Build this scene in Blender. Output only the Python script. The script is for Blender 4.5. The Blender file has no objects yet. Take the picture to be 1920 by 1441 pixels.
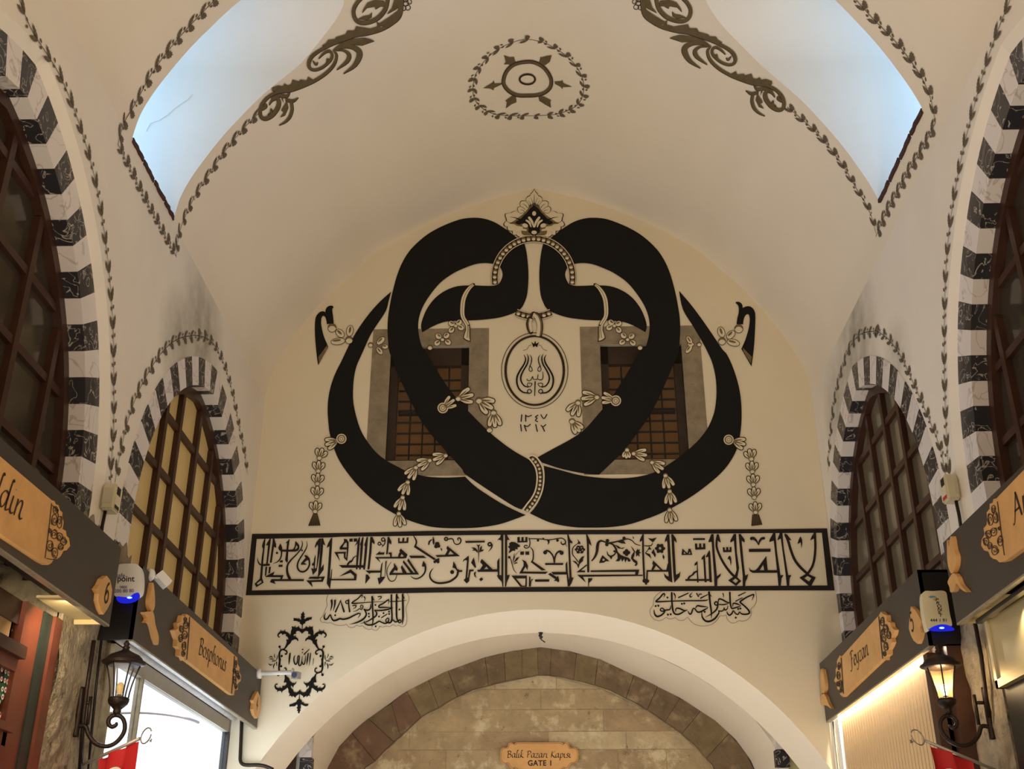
import bpy, bmesh, math, random
from mathutils import Vector, Matrix
from mathutils.geometry import tessellate_polygon
random.seed(7)
scene = bpy.context.scene
COL = scene.collection

# ---------------------------------------------------------------- camera
CAM = Vector((0.0, 0.0, 1.6))
FPX = 2130.0                       # focal length in pixels of the 1920 x 1441 frame
_d = Vector((1017 - 960, -(1745 - 720.5), FPX)).normalized()     # hall axis (+Y) seen from the camera
_z = Vector((1, 0, 0)).cross(_d)
if _z.y < 0: _z = -_z
_z.normalize()
_x = _d.cross(_z)
if _x.x < 0: _x = -_x
ROT = Matrix((_x, _d, _z))         # camera (right, up, forward) -> world
camd = bpy.data.cameras.new('camera'); camd.sensor_width = 36.0; camd.lens = 36.0 * FPX / 1920.0
camd.clip_start = 0.05; camd.clip_end = 200
cam = bpy.data.objects.new('camera', camd); COL.objects.link(cam)
_r, _u, _f = ROT @ Vector((1, 0, 0)), ROT @ Vector((0, 1, 0)), ROT @ Vector((0, 0, 1))
cam.matrix_world = Matrix(((_r.x, _u.x, -_f.x, CAM.x), (_r.y, _u.y, -_f.y, CAM.y), (_r.z, _u.z, -_f.z, CAM.z), (0, 0, 0, 1)))
scene.camera = cam

# ---------------------------------------------------------------- view, world, large lights
scene.view_settings.view_transform = 'Standard'
scene.view_settings.look = 'None'
scene.view_settings.gamma = 1.0
scene.view_settings.use_curve_mapping = False
scene.view_settings.exposure = 0.11
def lin(c):
    return tuple((v / 255 / 12.92) if v <= 10.3 else ((v / 255 + 0.055) / 1.055) ** 2.4 for v in c)
w = bpy.data.worlds.new('world'); scene.world = w; w.use_nodes = True
w.node_tree.nodes['Background'].inputs[0].default_value = (*lin((235, 220, 200)), 1)
w.node_tree.nodes['Background'].inputs[1].default_value = 0.10
def area(name, loc, target, sx, sy, power, col, spread=180):
    l = bpy.data.lights.new(name, 'AREA'); l.shape = 'RECTANGLE'; l.size = sx; l.size_y = sy
    l.energy = power; l.color = col; l.spread = math.radians(spread)
    o = bpy.data.objects.new(name, l); COL.objects.link(o); o.location = loc
    o.rotation_euler = (Vector(target) - Vector(loc)).to_track_quat('-Z', 'Y').to_euler()
    return o
WARM = (1.0, 0.80, 0.55); NEUT = (1.0, 0.88, 0.72); DAY = (0.22, 0.49, 1.0)
# light of the lit shop windows along both sides of the hall, below the sign boards
area('shop_light', (-2.5, 3.0, 1.9), (0.2, 4.5, 7.5), 4.0, 1.2, 140, (1.0, 0.88, 0.73))
area('shop_light', (2.5, 3.0, 1.9), (-0.2, 4.5, 7.5), 4.0, 1.2, 158, (1.0, 0.84, 0.63))
area('shop_light', (-2.4, 9.3, 1.6), (0.5, 10.0, 6.5), 2.6, 1.0, 36, (0.84, 0.93, 1.0))
area('shop_light', (-2.85, 9.9, 2.2), (-1.4, 11.3, 3.3), 1.6, 1.2, 18, (0.72, 0.86, 1.0), 130)
area('shop_light', (2.4, 9.3, 1.6), (-0.5, 10.0, 6.5), 2.6, 1.0, 34, (1.0, 0.91, 0.78))
area('shop_light', (0.0, -2.0, 2.6), (0.0, 4.0, 8.0), 4.0, 2.0, 100, WARM)  # stands on the hall axis behind the camera, aimed up at the vault
area('passage_light', (0.0, 12.0, 1.2), (0.0, 12.6, 4.5), 3.6, 1.4, 48, (1.0, 0.89, 0.72))

# ---------------------------------------------------------------- pixel helpers
def ray(u, v): return ROT @ Vector((u - 960.0, -(v - 720.5), FPX))
D = 11.3                            # end wall
def onY(u, v, Y):
    r = ray(u, v); return CAM + r * (Y / r.y)
def onX(u, v, X):
    r = ray(u, v); return CAM + r * (X / r.x)
PROF = [(0, 9.64), (0.36, 9.545), (0.61, 9.47), (1.02, 9.3), (1.38, 9.1), (1.67, 8.91), (1.9, 8.74), (2.12, 8.5), (2.37, 8.22), (2.55, 7.97), (2.68, 7.77), (2.8, 7.55), (2.9, 7.34), (2.97, 7.13), (3.0, 6.9)]
def crom(P, n, closed=False):
    out = []; N = len(P)
    for i in range(N if closed else N - 1):
        if closed: a, b, c, d = P[i - 1], P[i], P[(i + 1) % N], P[(i + 2) % N]
        else: a, b, c, d = P[max(i - 1, 0)], P[i], P[i + 1], P[min(i + 2, N - 1)]
        for k in range(n):
            t = k / n
            out.append(tuple(0.5 * (2 * b[j] + (c[j] - a[j]) * t + (2 * a[j] - 5 * b[j] + 4 * c[j] - d[j]) * t * t + (3 * b[j] - a[j] - 3 * c[j] + d[j]) * t ** 3) for j in range(2)))
    if not closed: out.append(tuple(P[-1][:2]))
    return out
HALF = crom([(-0.36, 9.545)] + PROF, 4)[4:]        # crown to springing, right half
def half_at(z):
    if z <= 6.9: return 3.0
    for (x0, z0), (x1, z1) in zip(HALF, HALF[1:]):
        if z1 <= z <= z0: return x0 + (x1 - x0) * (z0 - z) / max(z0 - z1, 1e-6)
    return 0.0
def onV(u, v, off=0.0):
    """first hit of a pixel ray with the vault / side walls, moved off the surface by off"""
    r = ray(u, v); lo, hi = 0.0005, 0.0095
    ins = lambda t: abs(r.x * t) < half_at(CAM.z + r.z * t) and CAM.z + r.z * t < 9.64
    a = lo
    for i in range(181):
        b = lo + (hi - lo) * i / 180
        if not ins(b): break
        a = b
    for _ in range(26):
        m = (a + b) / 2
        if ins(m): a = m
        else: b = m
    p = CAM + r * a
    e = 0.03; s = 1 if p.x > 0 else -1
    if p.z <= 6.9: n = Vector((-s, 0, 0))
    else:
        x1, x2 = half_at(min(p.z + e, 9.63)), half_at(p.z - e)
        t = Vector((s * (x2 - x1), 0, (p.z - e) - min(p.z + e, 9.63)))
        n = Vector((-s * abs(t.z), 0, -abs(t.x))).normalized()
    return p + n * off

# ---------------------------------------------------------------- object helpers
def mk(name, verts, faces, mat, parent=None, smooth=False):
    me = bpy.data.meshes.new(name); me.from_pydata([tuple(v) for v in verts], [], faces); me.update()
    if mat: me.materials.append(mat)
    if smooth:
        for p in me.polygons: p.use_smooth = True
    o = bpy.data.objects.new(name, me); COL.objects.link(o)
    if parent: o.parent = parent
    return o
def tag(o, label=None, cat=None, group=None, kind=None):
    if label: o['label'] = label
    if cat: o['category'] = cat
    if group: o['group'] = group
    if kind: o['kind'] = kind
    return o
def empty(name, loc=(0, 0, 0)):
    o = bpy.data.objects.new(name, None); COL.objects.link(o); o.location = loc; o.empty_display_size = 0.1
    bpy.context.view_layer.update() if False else None
    return o
def child(o, parent):
    o.parent = parent; o.matrix_parent_inverse = Matrix.Translation(-Vector(parent.location)); return o
class MB:
    """collects shapes into one mesh, in world coordinates"""
    def __init__(s): s.v = []; s.f = []
    def add(s, vs, fs):
        b = len(s.v); s.v += [Vector(v) for v in vs]; s.f += [tuple(b + i for i in f) for f in fs]; return s
    def box(s, a, b):
        (x0, y0, z0), (x1, y1, z1) = a, b
        return s.add([(x0, y0, z0), (x1, y0, z0), (x1, y1, z0), (x0, y1, z0), (x0, y0, z1), (x1, y0, z1), (x1, y1, z1), (x0, y1, z1)],
                     [(0, 3, 2, 1), (4, 5, 6, 7), (0, 1, 5, 4), (1, 2, 6, 5), (2, 3, 7, 6), (3, 0, 4, 7)])
    def hexa(s, p):
        return s.add(p, [(0, 3, 2, 1), (4, 5, 6, 7), (0, 1, 5, 4), (1, 2, 6, 5), (2, 3, 7, 6), (3, 0, 4, 7)])
    def tube(s, pts, r, n=10, closed=False, cap=True):
        pts = [Vector(p) for p in pts]; N = len(pts); rings = []
        up = Vector((0.31, 0.17, 0.93)).normalized()
        for i, p in enumerate(pts):
            a = pts[i - 1] if (i > 0 or closed) else p; b = pts[(i + 1) % N] if (i < N - 1 or closed) else p
            t = (b - a).normalized()
            x = (up - t * up.dot(t))
            x = x.normalized() if x.length > 1e-4 else t.orthogonal().normalized()
            y = t.cross(x); rr = r[i] if isinstance(r, (list, tuple)) else r
            rings.append([p + (x * math.cos(2 * math.pi * k / n) + y * math.sin(2 * math.pi * k / n)) * rr for k in range(n)])
            up = x
        vs = [q for g in rings for q in g]; fs = []
        for i in range(N if closed else N - 1):
            j = (i + 1) % N
            for k in range(n): fs.append((i * n + k, i * n + (k + 1) % n, j * n + (k + 1) % n, j * n + k))
        if cap and not closed: fs += [tuple(range(n))[::-1], tuple((N - 1) * n + k for k in range(n))]
        return s.add(vs, fs)
    def lathe(s, prof, c, n=20, cap=True):
        """prof: (radius, z) around the vertical axis through c"""
        c = Vector(c); vs = []; fs = []
        for r, z in prof:
            for k in range(n):
                a = 2 * math.pi * k / n; vs.append(c + Vector((r * math.cos(a), r * math.sin(a), z)))
        for i in range(len(prof) - 1):
            for k in range(n): fs.append((i * n + k, i * n + (k + 1) % n, (i + 1) * n + (k + 1) % n, (i + 1) * n + k))
        if cap: fs += [tuple(range(n))[::-1], tuple((len(prof) - 1) * n + k for k in range(n))]
        return s.add(vs, fs)
    def build(s, name, mat, parent=None, smooth=False):
        o = mk(name, s.v, s.f, mat, None, smooth)
        if parent: child(o, parent)
        return o
def tess(outer, holes=()):
    loops = [[Vector((p[0], p[1], 0)) for p in outer]] + [[Vector((p[0], p[1], 0)) for p in h] for h in holes]
    flat = [tuple(p[:2]) for l in loops for p in l]
    return flat, [tuple(t) for t in tessellate_polygon(loops)]
def prism(mb, outer, f0, f1, holes=()):
    """solid between the maps f0 (front) and f1 (back) of a flat outline"""
    flat, tr = tess(outer, holes); n = len(flat)
    vs = [f0(*p) for p in flat] + [f1(*p) for p in flat]
    fs = list(tr) + [tuple(n + i for i in t[::-1]) for t in tr]
    b = 0
    for l in [outer] + list(holes):
        m = len(l)
        for i in range(m): fs.append((b + i, b + (i + 1) % m, n + b + (i + 1) % m, n + b + i))
        b += m
    mb.add(vs, fs); return mb

# ---------------------------------------------------------------- materials
def mat(name, col, rough=0.6, var=0.0, scale=3.0, bump=0.0, bscale=40.0, metal=0.0, emit=None, estr=0.0, col2=None, spec=0.4, detail=4.0, trans=0.0):
    m = bpy.data.materials.new(name); m.use_nodes = True; nt = m.node_tree; N = nt.nodes; L = nt.links
    b = N['Principled BSDF']; b.inputs['Roughness'].default_value = rough; b.inputs['Metallic'].default_value = metal
    b.inputs['Specular IOR Level'].default_value = spec
    c = lin(col); b.inputs['Base Color'].default_value = (*c, 1)
    tc = N.new('ShaderNodeTexCoord')
    if var > 0 or col2:
        n = N.new('ShaderNodeTexNoise'); n.inputs['Scale'].default_value = scale; n.inputs['Detail'].default_value = detail; n.inputs['Roughness'].default_value = 0.6
        L.new(tc.outputs['Object'], n.inputs['Vector'])
        r = N.new('ShaderNodeValToRGB'); r.color_ramp.elements[0].position = 0.3; r.color_ramp.elements[1].position = 0.7
        c2 = lin(col2) if col2 else tuple(v * (1 - var) for v in c)
        r.color_ramp.elements[0].color = (*c2, 1); r.color_ramp.elements[1].color = (*c, 1)
        L.new(n.outputs['Fac'], r.inputs['Fac']); L.new(r.outputs['Color'], b.inputs['Base Color'])
    if bump > 0:
        n2 = N.new('ShaderNodeTexNoise'); n2.inputs['Scale'].default_value = bscale; n2.inputs['Detail'].default_value = 5
        L.new(tc.outputs['Object'], n2.inputs['Vector'])
        bp = N.new('ShaderNodeBump'); bp.inputs['Strength'].default_value = bump; bp.inputs['Distance'].default_value = 0.02
        L.new(n2.outputs['Fac'], bp.inputs['Height']); L.new(bp.outputs['Normal'], b.inputs['Normal'])
    if emit:
        b.inputs['Emission Color'].default_value = (*lin(emit), 1); b.inputs['Emission Strength'].default_value = estr
    if trans: b.inputs['Transmission Weight'].default_value = trans
    return m
def blotch(m, col, scale, lo, hi):
    """irregular patches of another colour over a material (old mortar smears, pitting)"""
    nt = m.node_tree; N = nt.nodes; L = nt.links; b = N['Principled BSDF']; src = b.inputs['Base Color'].links[0].from_socket
    tc = N.new('ShaderNodeTexCoord'); n = N.new('ShaderNodeTexNoise'); n.inputs['Scale'].default_value = scale; n.inputs['Detail'].default_value = 8; n.inputs['Roughness'].default_value = .7; L.new(tc.outputs['Object'], n.inputs['Vector'])
    r = N.new('ShaderNodeMapRange'); r.inputs[1].default_value = lo; r.inputs[2].default_value = hi; L.new(n.outputs['Fac'], r.inputs[0])
    mx = N.new('ShaderNodeMix'); mx.data_type = 'RGBA'; L.new(r.outputs[0], mx.inputs[0]); L.new(src, mx.inputs[6]); mx.inputs[7].default_value = (*lin(col), 1); L.new(mx.outputs[2], b.inputs['Base Color']); return m
def marble(name, base, vein, width, scale, dist, rough=0.35):
    """stone with thin wandering veins"""
    m = mat(name, base, rough); nt = m.node_tree; N = nt.nodes; L = nt.links; b = N['Principled BSDF']
    tc = N.new('ShaderNodeTexCoord')
    n = N.new('ShaderNodeTexNoise'); n.inputs['Scale'].default_value = scale; n.inputs['Detail'].default_value = 3; n.inputs['Distortion'].default_value = dist
    L.new(tc.outputs['Object'], n.inputs['Vector'])
    r = N.new('ShaderNodeValToRGB'); e = r.color_ramp.elements
    e[0].position = 0.5 - width; e[0].color = (*lin(base), 1); e[1].position = 0.5 + width; e[1].color = (*lin(base), 1)
    k = r.color_ramp.elements.new(0.5); k.color = (*lin(vein), 1)
    L.new(n.outputs['Fac'], r.inputs['Fac']); L.new(r.outputs['Color'], b.inputs['Base Color'])
    return m
def glassmat(name, tint, opac, rough=0.05):
    m = bpy.data.materials.new(name); m.use_nodes = True; nt = m.node_tree; N = nt.nodes; L = nt.links
    out = N['Material Output']; b = N['Principled BSDF']; b.inputs['Base Color'].default_value = (*lin(tint), 1); b.inputs['Roughness'].default_value = rough
    t = N.new('ShaderNodeBsdfTransparent'); mx = N.new('ShaderNodeMixShader'); mx.inputs[0].default_value = opac
    L.new(t.outputs[0], mx.inputs[1]); L.new(b.outputs[0], mx.inputs[2]); L.new(mx.outputs[0], out.inputs[0])
    return m
M = {}
M['plaster'] = mat('plaster', (230, 216, 194), 0.75, 0.05, 1.1, 0.10, 6.0)
M['tympanum'] = mat('tympanum', (225, 210, 181), 0.75, 0.05, 1.1, 0.10, 6.0)
M['plaster_arch'] = mat('plaster_arch', (228, 214, 194), 0.75, 0.04, 1.1, 0.06, 6.0)
M['wall_white'] = mat('wall_white', (231, 220, 203), 0.75, 0.07, 1.4, 0.15, 9.0)
def soot(m, spots):
    nt = m.node_tree; N = nt.nodes; L = nt.links; b = N['Principled BSDF']; src = b.inputs['Base Color'].links[0].from_socket
    tc = N.new('ShaderNodeTexCoord'); nz = N.new('ShaderNodeTexNoise'); nz.inputs['Scale'].default_value = 5.0; nz.inputs['Detail'].default_value = 6; L.new(tc.outputs['Object'], nz.inputs['Vector'])
    for (c, r, amt) in spots:
        d = N.new('ShaderNodeVectorMath'); d.operation = 'DISTANCE'; L.new(tc.outputs['Object'], d.inputs[0]); d.inputs[1].default_value = c
        mr_ = N.new('ShaderNodeMapRange'); mr_.inputs[1].default_value = r * .25; mr_.inputs[2].default_value = r; mr_.inputs[3].default_value = amt; mr_.inputs[4].default_value = 0.0; L.new(d.outputs['Value'], mr_.inputs[0])
        mu = N.new('ShaderNodeMath'); mu.operation = 'MULTIPLY'; L.new(mr_.outputs[0], mu.inputs[0]); L.new(nz.outputs['Fac'], mu.inputs[1])
        mx = N.new('ShaderNodeMix'); mx.data_type = 'RGBA'; L.new(mu.outputs[0], mx.inputs[0]); L.new(src, mx.inputs[6]); mx.inputs[7].default_value = (*lin((120, 112, 88)), 1); src = mx.outputs[2]
    L.new(src, b.inputs['Base Color'])
soot(M['wall_white'], [((-3, 8.9, 6.45), .75, 1.1), ((-3, 8.3, 6.05), .5, .8), ((3, 9.5, 6.6), .8, 1.0), ((3, 10.4, 6.3), .6, .9), ((3, 8.5, 5.9), .4, .6)])
M['black_paint'] = mat('black_paint', (19, 17, 15), 0.65, 0.15, 5.0, spec=0.2)
M['frame_paint'] = mat('frame_paint', (38, 30, 27), 0.65, 0.15, 5.0, spec=0.2)
M['line_paint'] = mat('line_paint', (52, 38, 25), 0.7, spec=0.2)
M['leaf_paint'] = mat('leaf_paint', (108, 94, 76), 0.7, 0.35, 30.0, spec=0.2)
M['shade_paint'] = mat('shade_paint', (128, 108, 76), 0.7, 0.35, 25.0, spec=0.2)
M['cream_paint'] = mat('cream_paint', (222, 208, 176), 0.7, 0.08, 14.0, spec=0.2)
M['scroll_paint'] = mat('scroll_paint', (106, 90, 62), 0.7, 0.25, 14.0, spec=0.2)
M['scroll_dark'] = mat('scroll_dark', (62, 48, 34), 0.7, spec=0.2)
M['black_marble'] = marble('black_marble', (46, 43, 46), (186, 174, 160), 0.020, 7.0, 1.3)
M['white_marble'] = marble('white_marble', (220, 210, 202), (186, 172, 162), 0.022, 3.5, 1.0)
M['wood_dark'] = mat('wood_dark', (66, 38, 24), 0.45, 0.35, 6.0)
M['wood_red'] = mat('wood_red', (108, 54, 34), 0.35, 0.3, 5.0)
M['board'] = mat('board', (66, 58, 50), 0.5, 0.08, 2.0)
M['black_metal'] = mat('black_metal', (22, 18, 16), 0.4, 0.2, 8.0)
M['stone'] = mat('stone', (176, 158, 128), 0.95, 0.55, 6.0, 1.0, 34.0)
blotch(M['stone'], (84, 70, 54), 5.0, .56, .66)
M['stone_grey'] = mat('stone_grey', (128, 116, 98), 0.9, 0.35, 7.0, 0.4, 30.0)
M['glass'] = glassmat('glass', (30, 26, 22), 0.22)
# ================================================================ STRUCTURE
YB = -3.0                          # the hall goes on behind the camera
mk('floor', [(-5, YB, 0), (5, YB, 0), (5, 16, 0), (-5, 16, 0)], [(0, 1, 2, 3)], mat('floor_stone', (150, 140, 126), 0.5, 0.25, 2.0))['kind'] = 'structure'

# ---- main vault with its two window niches
NICHE = {-1: dict(yc=lambda z: 7.30, hw=0.53, sill=6.93, t0=8.50, top=8.95), 1: dict(yc=lambda z: 7.54 - 0.12 * (z - 7.22), hw=0.61, sill=7.22, t0=8.60, top=9.06)}
def niche_hw(n, z):
    if z > n['top']: return 0.0
    if z < n['t0']: return n['hw']
    t = (z - n['t0']) / (n['top'] - n['t0']); return n['hw'] * math.sqrt(max(0, 1 - t * t))
mb = MB(); XO = 4.3
for s in (-1, 1):
    n = NICHE[s]; zs = sorted({round(z, 4) for x, z in HALF} | {n['sill'], n['top']} | {n['t0'] + (n['top'] - n['t0']) * k / 14 for k in range(15)})
    rows = []
    for z in zs:
        x = s * half_at(z) if z > 6.9 else s * 3.0
        if z >= 9.64: x = 0
        h = niche_hw(n, z) if z >= n['sill'] else 0.0
        yc = n['yc'](z); rows.append((x, z, yc - h, yc + h, n['sill'] <= z <= n['top']))
    for a, b in zip(rows, rows[1:]):
        for (y0a, y0b, y1a, y1b) in ((YB, YB, a[2], b[2]), (a[3], b[3], D, D)):
            q = [(a[0], y0a, a[1]), (a[0], y1a, a[1]), (b[0], y1b, b[1]), (b[0], y0b, b[1])]
            mb.add(q, [(0, 1, 2, 3) if s < 0 else (3, 2, 1, 0)])
        if a[1] < n['sill']:           # closed strip below the sill
            pass
        if a[4] and b[4]:
            for k in (2, 3):
                mb.add([(a[0], a[k], a[1]), (s * XO, a[k], a[1]), (s * XO, b[k], b[1]), (b[0], b[k], b[1])], [(0, 1, 2, 3)])
    # at the sill the opening starts abruptly: fill the strip under it and add the sill itself
    lo = [r for r in rows if r[1] <= n['sill']]; sr = [r for r in rows if r[1] == n['sill']][0]
    below = [r for r in rows if r[1] < n['sill']]
    if below:
        pb = below[-1]
        mb.add([(pb[0], pb[2], pb[1]), (sr[0], sr[2], sr[1]), (sr[0], sr[3], sr[1])], [(0, 1, 2)])
    mb.add([(sr[0], sr[2], sr[1]), (sr[0], sr[3], sr[1]), (s * XO, sr[3], sr[1]), (s * XO, sr[2], sr[1])], [(0, 1, 2, 3)])
bmv = bmesh.new(); vs = [bmv.verts.new(v) for v in mb.v]
for f in mb.f:
    if len({tuple(mb.v[i]) for i in f}) == len(f) or True:
        try: bmv.faces.new([vs[i] for i in f])
        except ValueError: pass
bmesh.ops.remove_doubles(bmv, verts=bmv.verts, dist=0.0005)
bmesh.ops.dissolve_degenerate(bmv, edges=bmv.edges, dist=0.0004)
me = bpy.data.meshes.new('ceiling'); bmv.to_mesh(me); bmv.free(); me.materials.append(M['plaster'])
for p in me.polygons: p.use_smooth = True
try: me.set_sharp_from_angle(angle=math.radians(30))
except Exception: pass
ceil = bpy.data.objects.new('ceiling', me); COL.objects.link(ceil); ceil['kind'] = 'structure'

# niche windows (daylight comes in through them) and the broken brick edge of the sills
for s, k in ((-1, 1), (1, 2)):
    n = NICHE[s]; X = s * 4.28; y0, y1 = n['yc'](7.5) - n['hw'], n['yc'](7.5) + n['hw']; z0, z1 = n['sill'], n['top']
    wn = empty('window_%d' % k, (X, (y0 + y1) / 2, z0)); wn['kind'] = 'structure'
    fr = MB()
    for a, b in (((y0, z0), (y1, z0 + .06)), ((y0, z1 - .06), (y1, z1)), ((y0, z0), (y0 + .06, z1)), ((y1 - .06, z0), (y1, z1)), (((y0 + y1) / 2 - .025, z0), ((y0 + y1) / 2 + .025, z1)), ((y0, (z0 + z1) / 2 - .02), (y1, (z0 + z1) / 2 + .02))):
        fr.box((X - .03, a[0], a[1]), (X + .03, b[0], b[1]))
    fr.build('window_frame', M['wood_dark'], wn)
    MB().box((X - .005, y0, z0), (X + .005, y1, z1)).build('pane', glassmat('niche_glass', (220, 230, 240), 0.12), wn)
    area('daylight', (s * 4.2, (y0 + y1) / 2, (z0 + z1) / 2 - .1), (s * 2.9, (y0 + y1) / 2, (z0 + z1) / 2 - .05), y1 - y0 - .1, z1 - z0 - .25, 42, DAY)
    br = mat('sill_brick', (74, 44, 36), 0.9, 0.4, 30, 0.6, 60)
    nb = 4; L = (y1 - y0)
    yy = n['yc'](n['sill']) - n['hw']; xs = s * half_at(n['sill'] + .001)
    for i in range(nb):
        a, b = yy + L * i / nb + .012, yy + L * (i + 1) / nb - .012; m_ = MB(); N_ = 5; jit = [random.uniform(-.006, .006) for _ in range(N_ + 1)]
        for j in range(N_):
            ya, yb = a + (b - a) * j / N_, a + (b - a) * (j + 1) / N_
            m_.hexa([(xs - s * (.012 + jit[j]), ya, n['sill'] - .028 + jit[j]), (xs - s * (.012 + jit[j + 1]), yb, n['sill'] - .028 + jit[j + 1]), (xs + s * .2, yb, n['sill'] - .02), (xs + s * .2, ya, n['sill'] - .02),
                     (xs - s * (.010 + jit[j]), ya, n['sill'] + .012), (xs - s * (.010 + jit[j + 1]), yb, n['sill'] + .012), (xs + s * .2, yb, n['sill'] + .014), (xs + s * .2, ya, n['sill'] + .014)])
        m_.build('brick', br, None).parent = ceil

ck = MB(); pts = [onY(u, v, 7.826) for u, v in [(274, 246), (282, 231), (298, 226), (315, 215), (326, 204), (342, 193), (352, 187), (360, 177)]]; ck.tube(pts, .0018, 4); ck.build('plaster_crack', mat('crack', (206, 206, 206), 0.9), None).parent = ceil
# ---- side walls with pointed arches
ARCH = {('L', 'big'): (5.35, 4.10, 2.314, 0.394), ('L', 'small'): (9.45, 4.30, 2.045, 0.245), ('R', 'big'): (5.70, 4.37, 2.314, 0.394), ('R', 'small'): (9.70, 4.40, 2.046, 0.326)}
ZB = 3.6
def arch_pts(a, dr=0.0, zb=ZB, n=26, ymax=11.29):
    cy, cz, R, c = a; r = R + dr; P = [(cy + c - r, zb)]; a0 = math.acos(c / r)
    for i in range(n + 1): t = a0 * i / n; P.append((cy + c - r * math.cos(t), cz + r * math.sin(t)))
    for i in range(n, -1, -1): t = a0 * i / n; P.append((cy - c + r * math.cos(t), cz + r * math.sin(t)))
    P.append((cy - c + r, zb))
    out = []
    for y, z in P:
        y = min(y, ymax)
        if not out or (abs(out[-1][0] - y) + abs(out[-1][1] - z)) > 1e-5: out.append((y, z))
    return out
def ring_pt(a, s_, r):
    """point of the ring at arc length s_ from the crown (measured at R), at radius r"""
    cy, cz, R, c = a; sg = 1 if s_ >= 0 else -1; q = abs(s_); a0 = math.acos(c / R); t = a0 - q / R
    if t >= 0: y, z = -c + r * math.cos(t), cz + r * math.sin(t)
    else: y, z = r - c, cz - (q - a0 * R)
    return cy + sg * max(y, 0.0), z
WIDX = 3
for side, s in (('L', -1), ('R', 1)):
    big, small = ARCH[(side, 'big')], ARCH[(side, 'small')]
    X = s * 3.0
    Pb = arch_pts(big, 0.07); Ps = arch_pts(small, 0.0)
    outline = [(YB, ZB)] + Pb + Ps + [(D, ZB)] * (1 if Ps[-1][0] < D - .02 else 0) + [(D, 6.9), (YB, 6.9)]
    flat, tr = tess(outline); mb = MB()
    mb.add([(X, y, z) for y, z in flat], tr)
    # bevelled lip around the large arch, straight reveal of the small one
    Pi = arch_pts(big, 0.0)
    for i in range(len(Pb) - 1): mb.add([(X, *Pb[i]), (X, *Pb[i + 1]), (X + s * .05, *Pi[i + 1]), (X + s * .05, *Pi[i])], [(0, 1, 2, 3)])
    wl = mb.build('wall_left' if s < 0 else 'wall_right', M['wall_white']); wl['kind'] = 'structure'
    # painted marble voussoirs
    for nm, a, xf, xb in (('big', big, 3.05, 3.21), ('small', small, 2.992, 3.16)):
        tr_ = empty('trim_%d' % (1 + (s > 0) * 2 + (nm == 'small')), (X, a[0], ZB)); tr_['kind'] = 'structure'
        BL = 0.2; k0 = -26
        for k in range(k0, 27):
            s0 = -0.17 + k * BL + .0015; s1 = s0 + BL - .003
            p = ring_pt(a, (s0 + s1) / 2, a[2])
            if p[1] < ZB or p[0] < 2.0: continue
            S = [s0 + (s1 - s0) * j / 3 for j in range(4)]; m_ = MB(); vs = []
            if s0 < 0 < s1: S = [s0, s0 / 2, 0.0, s1]
            ok = True
            for q in S:
                o_, i_ = ring_pt(a, q, a[2]), ring_pt(a, q, a[2] - .25)
                o_ = (min(o_[0], 11.29), o_[1]); i_ = (min(i_[0], 11.29), i_[1])
                vs += [(s * xf, *o_), (s * xf, *i_), (s * xb, *i_), (s * xb, *o_)]
            fs = []
            for j in range(3):
                for e in range(4): fs.append((4 * j + e, 4 * j + (e + 1) % 4, 4 * j + 4 + (e + 1) % 4, 4 * j + 4 + e))
            fs += [(3, 2, 1, 0), (12, 13, 14, 15)]
            m_.add(vs, fs).build('voussoir', M['black_marble'] if k % 2 == 0 else M['white_marble'], tr_)

def clip_convex(poly, conv):
    """Sutherland-Hodgman; conv counter-clockwise"""
    out = list(poly)
    for i in range(len(conv)):
        ax, ay = conv[i]; bx, by = conv[(i + 1) % len(conv)]; inp = out; out = []
        if not inp: break
        ins = lambda p: (bx - ax) * (p[1] - ay) - (by - ay) * (p[0] - ax) >= -1e-9
        for j in range(len(inp)):
            p, q = inp[j - 1], inp[j]
            if ins(p) != ins(q):
                d1 = (bx - ax) * (p[1] - ay) - (by - ay) * (p[0] - ax); d2 = (bx - ax) * (q[1] - ay) - (by - ay) * (q[0] - ax); t = d1 / (d1 - d2)
                out.append((p[0] + (q[0] - p[0]) * t, p[1] + (q[1] - p[1]) * t))
            if ins(q): out.append(q)
    return out
M['pane_lit'] = mat('pane_lit', (196, 168, 112), 0.3, 0.12, 2.0, emit=(190, 150, 84), estr=0.10)
M['pane_dark'] = mat('pane_dark', (66, 56, 44), 0.12, 0.4, 1.2)
M['pane_grey'] = mat('pane_grey', (116, 104, 84), 0.15, 0.45, 1.4)
WIN = {('L', 'small'): ([8.22, 8.70, 9.08, 9.61, 10.09, 10.55], [5.56, 5.06, 4.57, 4.07], 'pane_lit'), ('R', 'small'): ([8.6, 9.06, 9.49, 9.96, 10.45], [5.73, 5.23, 4.74, 4.24], 'pane_grey'),
       ('L', 'big'): ([4.5, 5.03, 5.55, 6.07, 6.60], [5.83, 5.33, 4.84, 4.34], 'pane_dark'), ('R', 'big'): ([4.9, 5.42, 5.95, 6.47, 6.98], [6.12, 5.62, 5.12, 4.62, 4.12], 'pane_dark')}
wi = 3
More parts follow.
